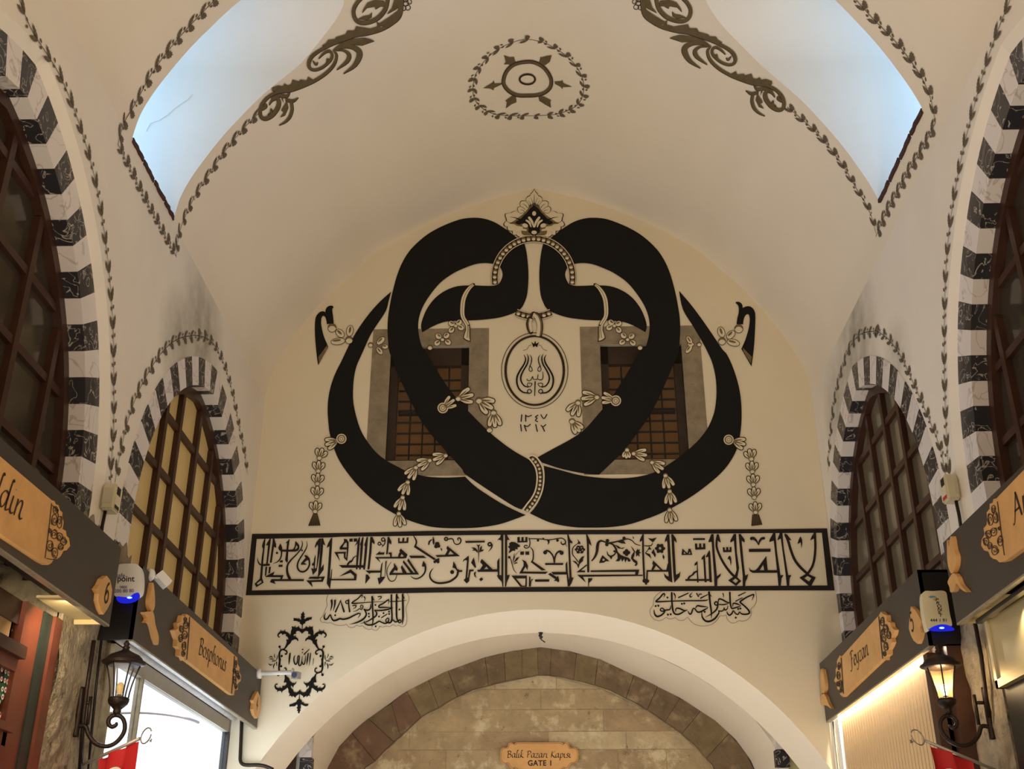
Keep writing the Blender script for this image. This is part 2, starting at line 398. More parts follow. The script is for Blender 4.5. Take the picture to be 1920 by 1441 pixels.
for (side, nm), (ys, zs, pm) in WIN.items():
    s = -1 if side == 'L' else 1; a = ARCH[(side, nm)]; xb = 3.21 if nm == 'big' else 3.16
    inner = arch_pts(a, -0.25); inn2 = arch_pts(a, -0.33)
    wn = empty('window_%d' % wi, (s * xb, a[0], ZB)); wn['kind'] = 'structure'; wi += 1
    f = MB()
    for i in range(len(inner) - 1):
        o0, o1 = inner[i], inner[i + 1]; i0, i1 = inn2[min(i, len(inn2) - 1)], inn2[min(i + 1, len(inn2) - 1)]
        f.add([(s * (xb - .05), *o0), (s * (xb - .05), *o1), (s * (xb - .05), *i1), (s * (xb - .05), *i0), (s * (xb + .06), *o0), (s * (xb + .06), *o1), (s * (xb + .06), *i1), (s * (xb + .06), *i0)], [(0, 1, 2, 3), (3, 2, 6, 7), (1, 0, 4, 5)])
    f.build('window_frame', M['wood_dark'], wn)
    conv = inn2[::-1]
    yl, yr = inn2[0][0], inn2[-1][0]
    def ztop(y):
        cy, cz, R, c = a; r = R - .33; cc = cy - c if y >= cy else cy + c
        return cz + math.sqrt(max(0, r * r - (y - cc) ** 2))
    for y in ys:
        if yl < y < yr: MB().box((s * (xb - .035), y - .032, ZB), (s * (xb + .03), y + .032, ztop(y))).build('muntin', M['wood_dark'], wn)
    def yspan(z):
        cy, cz, R, c = a; r = R - .33
        h = (r - c) if z <= cz else math.sqrt(max(0, r * r - (z - cz) ** 2)) - c
        return cy - h, min(cy + h, 11.29)
    for z in zs:
        y0, y1 = yspan(z); MB().box((s * (xb - .025), y0, z - .028), (s * (xb + .028), y1, z + .028)).build('muntin', M['wood_dark'], wn)
    gy = [yl] + [y for y in ys if yl < y < yr] + [yr]; gz = [ZB] + sorted(zs) + [7.0]
    for y0, y1 in zip(gy, gy[1:]):
        for z0, z1 in zip(gz, gz[1:]):
            pl = clip_convex([(y0, z0), (y1, z0), (y1, z1), (y0, z1)], conv)
            if len(pl) >= 3:
                m_ = MB(); prism(m_, pl, lambda y, z: (s * (xb + .012), y, z), lambda y, z: (s * (xb + .022), y, z)); m_.build('pane', M[pm], wn)

# ---- end wall: tympanum, two stone windows, wide round arch
RC, ZC = 3.2, 1.32
def arc_pts(R, zc, xm, n=40):
    a0 = math.acos(min(1, xm / R)); return [(R * math.cos(a0 + (math.pi - 2 * a0) * i / n), zc + R * math.sin(a0 + (math.pi - 2 * a0) * i / n)) for i in range(n + 1)]
arc = arc_pts(RC, ZC, 3.0)
up = [(-x, z) for x, z in HALF[::-1]] + [(x, z) for x, z in HALF[1:]]
outer = [(3.0, 6.9), (arc[0][0], arc[0][1])] + arc[1:-1] + [(arc[-1][0], arc[-1][1]), (-3.0, 6.9)] + up[1:-1]
def rect_px(u0, v0, u1, v1):
    vm, um = (v0 + v1) / 2, (u0 + u1) / 2
    return onY(u0, vm, D).x, onY(um, v1, D).z, onY(u1, vm, D).x, onY(um, v0, D).z       # x0 z0 x1 z1
STW = [dict(inn=rect_px(728, 649, 878, 863), out=rect_px(692, 616, 915.5, 892)), dict(inn=rect_px(1129, 645, 1285, 861), out=rect_px(1091, 611, 1322, 889))]
holes = [[(q['inn'][0], q['inn'][1]), (q['inn'][2], q['inn'][1]), (q['inn'][2], q['inn'][3]), (q['inn'][0], q['inn'][3])] for q in STW]
flat, tr = tess(outer, holes); mb = MB(); mb.add([(x, D, z) for x, z in flat], tr)
for q in STW:                       # reveals
    x0, z0, x1, z1 = q['inn']; d = D + .35
    mb.add([(x0, D, z0), (x1, D, z0), (x1, D, z1), (x0, D, z1), (x0, d, z0), (x1, d, z0), (x1, d, z1), (x0, d, z1)], [(0, 1, 5, 4), (1, 2, 6, 5), (2, 3, 7, 6), (3, 0, 4, 7)])
we = mb.build('wall_back', M['tympanum']); we['kind'] = 'structure'
m_ = MB()
for i in range(len(arc) - 1): m_.add([(arc[i][0], D, arc[i][1]), (arc[i + 1][0], D, arc[i + 1][1]), (arc[i + 1][0], D + 1.0, arc[i + 1][1]), (arc[i][0], D + 1.0, arc[i][1])], [(0, 1, 2, 3)])
so = m_.build('arch_soffit', M['plaster_arch'], None, True); so.parent = we
M['window_stone'] = blotch(mat('window_stone', (150, 134, 108), 0.9, 0.35, 9.0, 0.35, 40.0), (66, 54, 40), 22.0, .64, .70)
M['brown_reveal'] = mat('brown_reveal', (70, 48, 30), 0.7, 0.2, 6)
M['iron'] = mat('iron', (52, 42, 32), 0.6, 0.2, 10)
for q in STW:
    wn = empty('window_%d' % wi, ((q['inn'][0] + q['inn'][2]) / 2, D, q['inn'][1])); wn['kind'] = 'structure'; wi += 1
    x0, z0, x1, z1 = q['inn']; X0, Z0, X1, Z1 = q['out']; yf, yb = D - .004, D + .1
    for a, b in (((X0, z0), (x0, z1)), ((x1, z0), (X1, z1)), ((X0, z1), (X1, Z1)), ((X0, Z0), (X1, z0))):
        MB().box((a[0], yf, a[1] + .002), (b[0], yb, b[1] - .002)).build('frame_stone', M['window_stone'], wn)
    wd = MB(); t = .09
    for a, b in (((x0, z0), (x0 + t, z1)), ((x1 - t, z0), (x1, z1)), ((x0, z1 - .22), (x1, z1)), ((x0, z0), (x1, z0 + .03))): wd.box((a[0], D + .05, a[1]), (b[0], D + .12, b[1]))
    wd.build('wood_frame', M['brown_reveal'], wn)
    nx, nz = 5, 9
    for i in range(1, nx): x = x0 + t + (x1 - x0 - 2 * t) * i / nx; MB().tube([(x, D + .16, z0), (x, D + .16, z1 - .2)], .011, 6).build('grille_bar', M['iron'], wn)
    for i in range(1, nz): z = z0 + (z1 - z0 - .22) * i / nz; MB().tube([(x0 + t, D + .165, z), (x1 - t, D + .165, z)], .013, 6).build('grille_bar', M['iron'], wn)
    MB().box((x0 + t, D + .2, (z0 + z1) / 2 - .06), (x1 - t, D + .24, (z0 + z1) / 2 - .0)).build('casement_rail', M['brown_reveal'], wn)
    MB().box((x0, D + .30, z0), (x1, D + .34, z1)).build('curtain', mat('window_curtain', (150, 104, 58), 0.8, 0.55, 2.2, emit=(160, 108, 56), estr=0.13), wn)  # faint emission in the cloth imitates warm light behind it
    MB().box((x0, D - .001, z0), (x1, D + .005, z1)).build('pane', glassmat('window_glass', (40, 32, 24), 0.16, 0.12), wn)

# ---- passage behind the arch: short tunnel, stone arch ring, ashlar wall
YS, YT = 14.5, 13.0
RO = [(617, 1440), (638, 1401), (664, 1373), (690, 1350.6), (760.5, 1300), (833.4, 1263), (906, 1236), (960, 1223), (1014, 1216), (1068, 1223), (1125, 1238.6), (1221, 1284), (1273.4, 1310), (1338.5, 1352), (1377.6, 1388), (1406, 1427), (1412, 1441)]
ro = [(onY(u, v, YS).x, onY(u, v, YS).z) for u, v in RO]
hw = max(abs(ro[0][0]), abs(ro[-1][0])) + .02
prof = [(-hw, 0)] + [(-hw, ro[0][1] - .15)] + ro + [(hw, ro[-1][1] - .15), (hw, 0)]
m_ = MB()
for (x0, z0), (x1, z1) in zip(prof, prof[1:]): m_.add([(x0, YT, z0), (x1, YT, z1), (x1, YS, z1), (x0, YS, z0)], [(0, 1, 2, 3)])
fo = [(4.5, 0), (4.5, 7), (-4.5, 7), (-4.5, 0)] + prof
flat, tr = tess(fo); m_.add([(x, YT, z) for x, z in flat], tr)
ap = m_.build('wall_passage', M['plaster_arch'], None, True); ap['kind'] = 'structure'
try: ap.data.set_sharp_from_angle(angle=math.radians(40))
except Exception: pass
m_ = MB()
for s in (-1, 1): m_.box((s * 3.0 - .02, D + .0, 0), (s * 3.0 + .02, YT, 7)) if False else m_.box((s * 3.05 - .05, D + 1.0, 0), (s * 3.05 + .05, YT, 7))
m_.box((-3.1, D + 1.0, 6.9), (3.1, YT, 7.0)).build('wall_side_bay', M['plaster_arch'])['kind'] = 'structure'
# striped jamb stones beside the tunnel mouth
tj = empty('trim_5', (0, YT, 3.0)); tj['kind'] = 'structure'
for sgn, u0, u1, rows_ in ((-1, 563, 589, ((1384, 1421, 'white_marble'), (1423, 1452, 'black_marble'), (1454, 1480, 'white_marble'), (1352, 1382, 'black_marble'))), (1, 1453, 1476, ((1384, 1406, 'white_marble'), (1408, 1439, 'black_marble'), (1441, 1470, 'white_marble')))):
    for v0, v1, mm in rows_:
        a, b = onY(u0, v1, YT), onY(u1, v0, YT); MB().box((a.x, YT - .09, a.z), (b.x, YT, b.z)).build('jamb_stone', M[mm], tj)
    a, b = (onY(u0 - 40, 1500, YT), onY(u0 - .5, 1340, YT)) if sgn < 0 else (onY(u1 + .5, 1500, YT), onY(u1 + 40, 1340, YT)); a.z = 0.0
    MB().box((a.x, YT - .05, a.z), (b.x, YT, b.z)).build('door_frame', M['wood_dark'] if sgn < 0 else mat('pale_frame', (188, 176, 128), 0.5), tj)
for sgn, u0, u1 in ((-1, 563, 589), (1, 1453, 1476)):
    xa, xb_ = sorted((onY(u0, 1470, YT).x, onY(u1, 1470, YT).x)); z = onY(u0, 1480 if sgn < 0 else 1470, YT).z - .005; k = 0
    while z > .05:
        z2 = max(z - .17, 0); MB().box((xa, YT - .09, z2 + .003), (xb_, YT, z)).build('jamb_stone', M['black_marble' if k % 2 == 0 else 'white_marble'], tj); z = z2; k += 1
# stone ring
J = [((600, 1470), (680, 1455))] + [((560 + a / 3.84, 1180 + b / 3.84), (560 + c / 3.84, 1180 + d / 3.84)) for a, b, c, d in ((390, 750, 555, 950), (510, 650, 690, 815), (675, 540, 740, 775), (785, 455, 885, 635), (940, 370, 1010, 570), (1080, 305, 1145, 490), (1345, 212, 1370, 408), (1480, 180, 1490, 378), (1610, 155, 1610, 355), (1720, 138, 1725, 335))] + \
    [((1000 + a / 3.84, 1180 + b / 3.84), (1000 + c / 3.84, 1180 + d / 3.84)) for a, b, c, d in ((130, 140, 120, 335), (310, 183, 290, 368), (462, 222, 440, 405), (722, 335, 665, 500), (890, 420, 815, 583), (1050, 505, 942, 668), (1200, 590, 1065, 755), (1400, 755, 1240, 930))] + [((1412, 1445), (1340, 1450))]
SM = [mat('ring_stone', (124, 102, 76), 0.9, 0.4, 5, 0.7, 24), mat('ring_stone_olive', (132, 112, 80), 0.9, 0.4, 5, 0.7, 24), mat('ring_stone_red', (118, 90, 70), 0.9, 0.25, 7, 0.4, 30)]
ring = empty('trim_6', (0, YS, 3.0)); ring['kind'] = 'structure'
for i, (a, b) in enumerate(zip(J, J[1:])):
    def g(p, y): q = onY(p[0], p[1], YS); return (q.x, y, q.z)
    mo = ((a[0][0] + b[0][0]) / 2, (a[0][1] + b[0][1]) / 2); mi = ((a[1][0] + b[1][0]) / 2, (a[1][1] + b[1][1]) / 2)
    cx, cy = (mo[0] + mi[0]) / 2, (mo[1] + mi[1]) / 2
    sag = math.dist(a[0], b[0]) ** 2 / 3600 * 3.2; nx_, ny_ = mo[0] - mi[0], mo[1] - mi[1]; ln = math.hypot(nx_, ny_)
    mo = (mo[0] + nx_ / ln * sag, mo[1] + ny_ / ln * sag); mi = (mi[0] + nx_ / ln * sag * .6, mi[1] + ny_ / ln * sag * .6)
    sh = lambda p: (cx + (p[0] - cx) * .985, cy + (p[1] - cy) * .985)
    loop = [sh(p) for p in (a[0], mo, b[0], b[1], mi, a[1])]; yf = YS - .10 + random.uniform(-.012, .012)
    m_ = MB(); prism(m_, loop, lambda u, v: g((u, v), yf), lambda u, v: g((u, v), YS + .05)); m_.build('ring_stone', SM[2 if i in (0, 1, 3) else random.choice((0, 1, 0))], ring)
MB().box((-4, YS - .009, 0), (4, YS + .2, 6)).build('wall_stone', mat('mortar', (186, 166, 132), 0.95, 0.25, 6, 0.6, 24))['kind'] = 'structure'
ws = bpy.data.objects['wall_stone']
for sgn in (-1, 1):
    z = 3.0
    while z > .1:
        z2 = max(z - .36, 0); xo, xi = sgn * 2.66, sgn * 2.2; MB().box((min(xo, xi), YS - .10 + random.uniform(-.01, .01), z2 + .006), (max(xo, xi), YS + .05, z)).build('ring_stone', random.choice(SM), ring); z = z2
RI = [(680, 2600), (680, 1458), (706, 1427), (742, 1391), (789, 1346.7), (859.5, 1307.6), (924.6, 1284), (1008, 1267), (1028.6, 1267), (1125, 1290.7), (1213.5, 1332), (1276, 1375), (1323, 1422), (1345, 1458), (1345, 2600)]
conv = [(onY(u, v, YS).x, onY(u, v, YS).z) for u, v in RI][::-1]
AS = [mat('ashlar', (180, 156, 118), 0.95, 0.3, 4, 0.7, 22), mat('ashlar_pale', (196, 174, 136), 0.95, 0.28, 3.5, 0.8, 20), mat('ashlar_brown', (174, 148, 112), 0.95, 0.3, 4, 0.7, 22)]
for q_ in AS: blotch(q_, (204, 186, 150), 3.0, .52, .64); blotch(q_, (116, 92, 62), 9.0, .62, .70)
for q_ in SM: blotch(q_, (150, 130, 98), 3.0, .54, .68); blotch(q_, (62, 46, 32), 14.0, .64, .70)
cz_ = [.05 + .31 * i for i in range(9)] + [onY(1014, v, YS).z for v in (1462, 1405, 1371, 1330, 1292, 1264)]
for i, (za, zb) in enumerate(zip(cz_, cz_[1:])):
    x = -2.9 + (.37 * i) % .6; g_ = .004
    while x < 2.9:
        wdt = random.uniform(.5, 1.25); pl = clip_convex([(x + g_, za + g_), (x + wdt - g_, za + g_), (x + wdt - g_, zb - g_), (x + g_, zb - g_)], conv)
        if len(pl) >= 3:
            yf = YS - .015 + random.uniform(-.004, .004); m_ = MB(); prism(m_, pl, lambda a_, b_: (a_, yf, b_), lambda a_, b_: (a_, YS + .02, b_)); m_.build('ashlar_block', random.choice(AS), None).parent = ws
        x += wdt
# ================================================================ WALL PAINTING
def cl(P, n=4):
    """closed outline through the points; a third value of 1 marks a sharp corner"""
    ks = [i for i, p in enumerate(P) if len(p) > 2]
    if not ks: return crom([p[:2] for p in P], n, True)
    out = []
    for a, b in zip(ks, ks[1:] + [ks[0] + len(P)]):
        seg = [P[i % len(P)][:2] for i in range(a, b + 1)]
        out += crom(seg, n if len(seg) > 2 else 1)[:-1]
    return out
def strip(pts, w, n=4, closed=False):
    """quads of a brush stroke; w a width or one width per point"""
    ws = list(w) if isinstance(w, (list, tuple)) else [w] * len(pts)
    while len(ws) < len(pts): ws.append(ws[-1])
    P3 = crom(list(pts), n, closed) if len(pts) > 2 else [tuple(p) for p in pts]
    W3 = [p[0] for p in crom([(x, 0) for x in ws[:len(pts)]], n, closed)] if len(pts) > 2 else ws[:2]
    if closed: P3.append(P3[0]); W3.append(W3[0])
    L, R = [], []
    for i, p in enumerate(P3):
        a, b = P3[max(i - 1, 0)], P3[min(i + 1, len(P3) - 1)]
        if closed and i in (0, len(P3) - 1): a, b = P3[-2], P3[1]
        dx, dy = b[0] - a[0], b[1] - a[1]; l = math.hypot(dx, dy) or 1; h = max(W3[i], 0.05) / 2
        L.append((p[0] - dy / l * h, p[1] + dx / l * h)); R.append((p[0] + dy / l * h, p[1] - dx / l * h))
    return [(L[i], L[i + 1], R[i + 1], R[i]) for i in range(len(P3) - 1)]
class Pt:
    """paint: outlines in picture pixels laid on a real surface"""
    def __init__(s, T=None, mp=None): s.T = T or (0, 0, 1.0); s.g = []; s.id = []; s.n = 0; s.hold = False; s.mp = mp; s.mir = None
    def at(s, ox, oy, k): s.T = (ox, oy, k); return s
    def px(s, p): return (s.T[0] + p[0] / s.T[2], s.T[1] + p[1] / s.T[2])
    def raw(s, pl, holes=()):
        if not s.hold: s.n += 1
        pl = [s.px(p) for p in pl]; holes = [[s.px(p) for p in h] for h in holes]
        s.g.append((pl, holes)); s.id.append(s.n)
        if s.mir: s.g.append(([s.mir(*p) for p in pl], [[s.mir(*p) for p in h] for h in holes])); s.id.append(-s.n)
        return s
    def poly(s, *pls):
        for p in pls: s.raw(p)
        return s
    def hole(s, pl, *hs): return s.raw(pl, hs)
    def curve(s, P, n=4): return s.raw(cl(P, n))
    def stroke(s, pts, w, n=4, closed=False, caps=True):
        s.n += 1; s.hold = True
        for q in strip(pts, w, n, closed): s.raw(q)
        ws = w if isinstance(w, (list, tuple)) else [w, w]
        if caps and not closed:
            for p, r in ((pts[0], ws[0]), (pts[-1], ws[-1])):
                if r > 1.2 * s.T[2] * .8: s.disc(p, r / 2, 10)
        s.hold = False
        return s
    def disc(s, c, rx, n=14, ry=None, a=0.0):
        ry = ry or rx; ca, sa = math.cos(a), math.sin(a)
        return s.raw([(c[0] + rx * math.cos(t) * ca - ry * math.sin(t) * sa, c[1] + rx * math.cos(t) * sa + ry * math.sin(t) * ca) for t in (2 * math.pi * i / n for i in range(n))])
    def build(s, name, mt, parent, off, mapf=None):
        f = mapf or (lambda u, v, o: onY(u, v, D - o)); m_ = MB(); k = 0
        for pl, hs in s.g:
            o = off + (k % 7) * 0.00012; k += 1
            if len(pl) <= 4 and not hs: m_.add([f(u, v, o) for u, v in pl], [tuple(range(len(pl)))])
            else:
                flat, tr = tess(pl, hs)
                if tr: m_.add([f(u, v, o) for u, v in flat], tr)
        return m_.build(name, mt, parent)
    def split(s, name, mt, parent, off, mapf=None):
        """the same, one object for each brush stroke or letter piece"""
        g, ids = s.g, s.id
        for k in sorted(set(ids)):
            s.g = [q for q, i in zip(g, ids) if i == k]; s.build(name, mt, parent, off + (abs(k) % 9) * .00013, mapf)
BLK, FRM, LIN, CRM, SHD = M['black_paint'], M['frame_paint'], M['line_paint'], M['cream_paint'], M['shade_paint']
A1, A3, B2, B4 = (560, 340, 4.238), (560, 660, 4.238), (1000, 340, 4.238), (1000, 660, 4.238)
def conv(T, pts): return [(T[0] + p[0] / T[2], T[1] + p[1] / T[2]) + tuple(p[2:]) for p in pts]
mural = empty('calligraphy_mural', onY(1001, 965, D))
tag(mural, 'huge black interlaced calligraphic emblem with pearl ring, medallion and tassels painted on the end wall', 'mural')

# ---- the black interlaced letters
up_out = conv(A1, [(1745, 455), (1700, 420), (1640, 375), (1560, 325), (1480, 297), (1400, 288), (1300, 297), (1200, 330), (1090, 380), (990, 445), (890, 540), (825, 640), (780, 750), (745, 880), (725, 980), (710, 1080), (706, 1180), (712, 1290), (722, 1356)])
up_in = conv(A1, [(1012, 1356), (980, 1310), (955, 1220), (950, 1130), (965, 1050), (1000, 970), (1060, 880), (1130, 800), (1220, 735), (1300, 695), (1400, 658), (1480, 648), (1545, 655), (1585, 668), (1607, 692), (1620, 735), (1612, 775), (1590, 812), (1545, 828)])
body = conv(A1, [(1460, 828), (1380, 825), (1260, 832), (1160, 870), (1080, 930), (1020, 1010), (985, 1090), (972, 1150), (983, 1198, 1), (1030, 1170), (1100, 1135), (1180, 1112), (1300, 1105), (1440, 1100), (1600, 1080), (1720, 1040), (1770, 1005), (1795, 960), (1815, 900), (1825, 800), (1825, 700), (1815, 590), (1802, 520), (1786, 470, 1)])
low_out_l = conv(A3, [(760, 90), (800, 200), (850, 310), (910, 430), (970, 540), (1050, 650), (1130, 740), (1220, 840), (1300, 930), (1345, 985)]) + conv((955, 840, 10.67), [(0, 1108), (245, 1225, 1)])
low_in_l = conv((955, 840, 10.67), [(320, 1140), (400, 1050), (480, 920), (515, 820), (540, 700), (545, 580), (535, 470), (500, 360), (440, 270), (365, 210)]) + conv(A3, [(1720, 790), (1620, 720), (1500, 620), (1350, 470), (1250, 360), (1160, 240), (1080, 110)])
P = Pt(); P.curve(up_out + low_out_l + low_in_l + up_in + body); P.build('letter_band', BLK, mural, 0.008)
mr = lambda L, c=2002: [(c - p[0], p[1]) + tuple(p[2:]) for p in L][::-1]
low_r_in = conv(B4, [(840, 0), (760, 140), (680, 270), (600, 390), (500, 510), (400, 620), (280, 700), (150, 770), (32, 835, 1)])
low_r_out = conv((955, 840, 10.67), [(660, 290, 1)]) + conv(B4, [(80, 880), (200, 920), (330, 950), (440, 968), (522, 973, 1), (620, 880), (720, 780), (820, 650), (900, 540), (980, 400), (1040, 270), (1100, 130), (1150, 0)])
P = Pt(); P.curve(mr(body) + mr(up_in) + low_r_in + low_r_out + mr(up_out)[1:]); P.build('letter_band', BLK, mural, 0.008)
cres = conv(A1, [(735, 875, 1), (650, 950), (560, 1050), (480, 1160), (420, 1260), (373, 1356)])
P = Pt(); P.curve(cres + conv(A3, [(340, 70), (290, 170), (255, 270), (235, 370), (230, 470), (238, 580), (250, 660), (290, 790), (340, 890), (420, 1000), (500, 1090), (600, 1180), (720, 1260), (850, 1325), (1000, 1375), (1130, 1395), (1300, 1398), (1450, 1390), (1600, 1365), (1720, 1325), (1805, 1293, 1), (1740, 1265), (1620, 1205), (1500, 1132), (1400, 1062), (1322, 988, 1), (1200, 995), (1080, 993), (980, 980), (860, 945), (770, 900), (690, 855), (610, 790), (540, 700), (490, 610), (455, 500), (435, 400), (432, 310), (440, 200), (460, 110), (490, 40)]) + conv(A1, [(520, 1330), (570, 1220), (620, 1140), (692, 1030), (715, 950)]))
P.build('letter_crescent', BLK, mural, 0.0085)
P = Pt(); P.curve(conv(B2, [(1158, 868, 1), (1250, 975), (1340, 1095), (1430, 1225), (1500, 1330)]) + conv(B4, [(1540, 20), (1590, 130), (1630, 260), (1650, 380), (1655, 520), (1645, 640), (1620, 760), (1570, 860), (1500, 950), (1400, 1040), (1280, 1130), (1150, 1210), (1000, 1285), (880, 1330), (750, 1370), (600, 1390), (450, 1393), (330, 1390), (200, 1370), (100, 1340)]) + conv((955, 840, 10.67), [(410, 1300, 1), (500, 1200), (580, 1080), (640, 950), (680, 800), (700, 650), (705, 480), (690, 350, 1)]) + conv(B4, [(200, 932), (350, 972), (480, 992), (600, 1001), (730, 1000), (850, 985), (970, 950), (1090, 880), (1200, 800), (1300, 710), (1380, 610), (1430, 500), (1450, 400), (1455, 290), (1445, 180), (1420, 80), (1385, 0)]) + conv(B2, [(1340, 1270), (1270, 1150), (1188, 1015)]))
P.build('letter_crescent', BLK, mural, 0.0085)
# hooks at both ends
T3 = (580, 560, 10.67); TR = (1290, 400, 4.803)
P = Pt(T3); P.curve([(350, 505, 1), (340, 430), (320, 370), (290, 340), (260, 350), (240, 400), (235, 480), (245, 560), (270, 680), (310, 800), (350, 890), (380, 960, 1), (175, 1330, 1), (150, 1150), (125, 900), (112, 700), (112, 500), (125, 380), (160, 310), (210, 265), (260, 248), (300, 255), (322, 270, 1), (325, 220), (350, 170), (400, 140), (450, 135), (480, 155), (475, 185), (460, 200), (462, 260), (475, 350), (488, 490, 1)]); P.build('letter_hook', BLK, mural, 0.0085)
P = Pt(TR); P.curve([(437, 995, 1), (445, 940), (458, 880), (452, 830), (430, 806), (436, 795), (465, 798), (488, 820), (492, 850, 1), (530, 835), (570, 842), (600, 880), (607, 940), (602, 1080), (592, 1220), (572, 1378, 1), (480, 1218, 1), (515, 1140), (545, 1040), (556, 960), (550, 918), (535, 905), (515, 920), (500, 960), (497, 997, 1)]); P.build('letter_hook', BLK, mural, 0.0085)
P = Pt(T3); P.poly([(352, 930), (372, 985), (190, 1285), (182, 1160)]); P.at(*TR).poly([(490, 1205), (498, 1240), (566, 1350), (575, 1290)]); P.split('hook_shading', SHD, mural, 0.0095)

# ---- small ornaments: every bead, petal and flower is outline + light fill + shade
DK, LT, SH = Pt(), Pt(), Pt()                       # outline, fill, shade layers of the current ornament
def orn_begin(T=(0, 0, 1.0)):
    global DK, LT, SH
    DK, LT, SH = Pt(T), Pt(T), Pt(T)
def orn_T(T): DK.T = LT.T = SH.T = T
def orn_end(name, off=0.0115):
    e = DK.build(name, LIN, mural, off)
    for p, n_, m_, d in ((LT, 'light_fill', CRM, .0012), (SH, 'shading', SHD, .0022)):
        if p.g:
            o = p.build(n_, m_, None, off + d); o.parent = e; o['kind'] = 'stuff'      # e's own space is world space
    return e
def bead(c, r, lw=1.2):
    k = DK.T[2]; DK.disc(c, r + lw * k * .5); LT.disc(c, r - lw * k * .35); SH.poly([(c[0] + (r - lw * k * .5) * math.cos(t), c[1] + (r - lw * k * .5) * math.sin(t)) for t in (math.pi + math.pi * i / 10 for i in range(11))] + [(c[0] + (r - lw * k * .5) * .75 * math.cos(t), c[1] - r * .05 + r * .42 * math.sin(t)) for t in (2 * math.pi - math.pi * i / 10 for i in range(11))])
def petal(c, rx, ry, a=0.0, lw=1.2):
    k = DK.T[2]; DK.disc(c, rx + lw * k * .5, 18, ry + lw * k * .5, a); LT.disc(c, rx - lw * k * .35, 18, ry - lw * k * .35, a)
    SH.disc((c[0] - 0.18 * rx * math.cos(a), c[1] - .3 * ry), rx * .62, 14, ry * .34, a)
def floret(c, d, r=4.6, L=25.0, spread=0.5, halo=1.6, beadon=True):
    """bead at pixel c and three petals fanning out along d"""
    T = DK.T; orn_T((0, 0, 1.0)); a0 = math.atan2(d[1], d[0]); 
    for da, l in ((-spread, .92), (spread, .92), (0, 1.0)):
        a = a0 + da; p0 = (c[0] + math.cos(a) * r * 1.1, c[1] + math.sin(a) * r * 1.1)
        bend = a0 + da * .55
        p1 = (p0[0] + math.cos(a) * L * .36, p0[1] + math.sin(a) * L * .36); p2 = (c[0] + math.cos(a) * L * .55 + math.cos(bend) * L * .36 * l, c[1] + math.sin(a) * L * .55 + math.sin(bend) * L * .36 * l)
        w_ = r * 1.7
        DK.stroke([p0, p1, p2], [w_ * .7 + halo, w_ + halo, w_ * .95 + halo]); LT.stroke([p0, p1, p2], [w_ * .55, w_ * .8, w_ * .75])
        SH.stroke([p0, ((p0[0] + p2[0]) / 2, (p0[1] + p2[1]) / 2), (p1[0] * .35 + p2[0] * .65, p1[1] * .35 + p2[1] * .65)], [w_ * .4, w_ * .28, .4])
    if beadon: bead(c, r)
    orn_T(T)
def dring(c, r):
    T = DK.T; orn_T((0, 0, 1.0)); DK.disc(c, r + .8, 20); LT.disc(c, r, 20); cc_ = lambda q: [(c[0] + q * math.cos(2 * math.pi * i / 20), c[1] + q * math.sin(2 * math.pi * i / 20)) for i in range(20)]; SH.hole(cc_(r * .80), cc_(r * .56)); SH.hole(cc_(r * .36), cc_(r * .24)); orn_T(T)
def pxs(T, x, y): return (T[0] + x / T[2], T[1] + y / T[2])
def one_floret(*a, **k): orn_begin(); floret(*a, **k); orn_end('floret')
def one_ring(c, r): orn_begin(); dring(c, r); orn_end('double_ring')
def one_bead(T, c, r, px=None): orn_begin(T); remap(px); bead(c, r); orn_end('bead')
def remap(f):
    if f:
        for q in (DK, LT, SH): q.px = (lambda g: (lambda p: f(*g(p))))(q.px)
def one_flower(T, petals, beads_, px=None):
    orn_begin(T); remap(px)
    for p in petals: petal(*p)
    for c, r in beads_: bead(c, r)
    orn_end('flower')
# tassel chains hanging at the left and right
for T, ring_, fl, beads_, tas in (((570, 800, 7.2), (505, 160), ((455, 185), (-1, .35)), [(207, 415, (.35, -1)), (193, 590, (.06, -1)), (180, 760, (.08, -1)), (172, 935, (.08, -1)), (150, 1135, (.08, -1))], [(125, 1168), (180, 1168), (222, 1330), (55, 1335)]),
                                  (B4, (1552, 695), ((1585, 705), (1, .28)), [(1733, 845, (-.25, -1)), (1740, 945, (-.05, -1)), (1748, 1048, (-.05, -1)), (1755, 1150, (-.05, -1)), (1766, 1268, (-.05, -1))], [(1740, 1288), (1792, 1288), (1820, 1370), (1732, 1380)])):
    one_ring(pxs(T, *ring_), 9.5); one_floret(pxs(T, *fl[0]), fl[1], 4.6, 24, beadon=False)
    for x, y, d in beads_: one_floret(pxs(T, x, y), d, 4.6, 17, .72)
    orn_begin(T); DK.poly(tas); k = DK.T[2]
    for i in range(1, 6): f = i / 6; SH.stroke([(tas[0][0] * (1 - f) + tas[1][0] * f, tas[0][1] + 4 * k * .3), (tas[3][0] * (1 - f) + tas[2][0] * f, tas[2][1] - 1)], .7 * k, caps=False)
    orn_end('tassel')
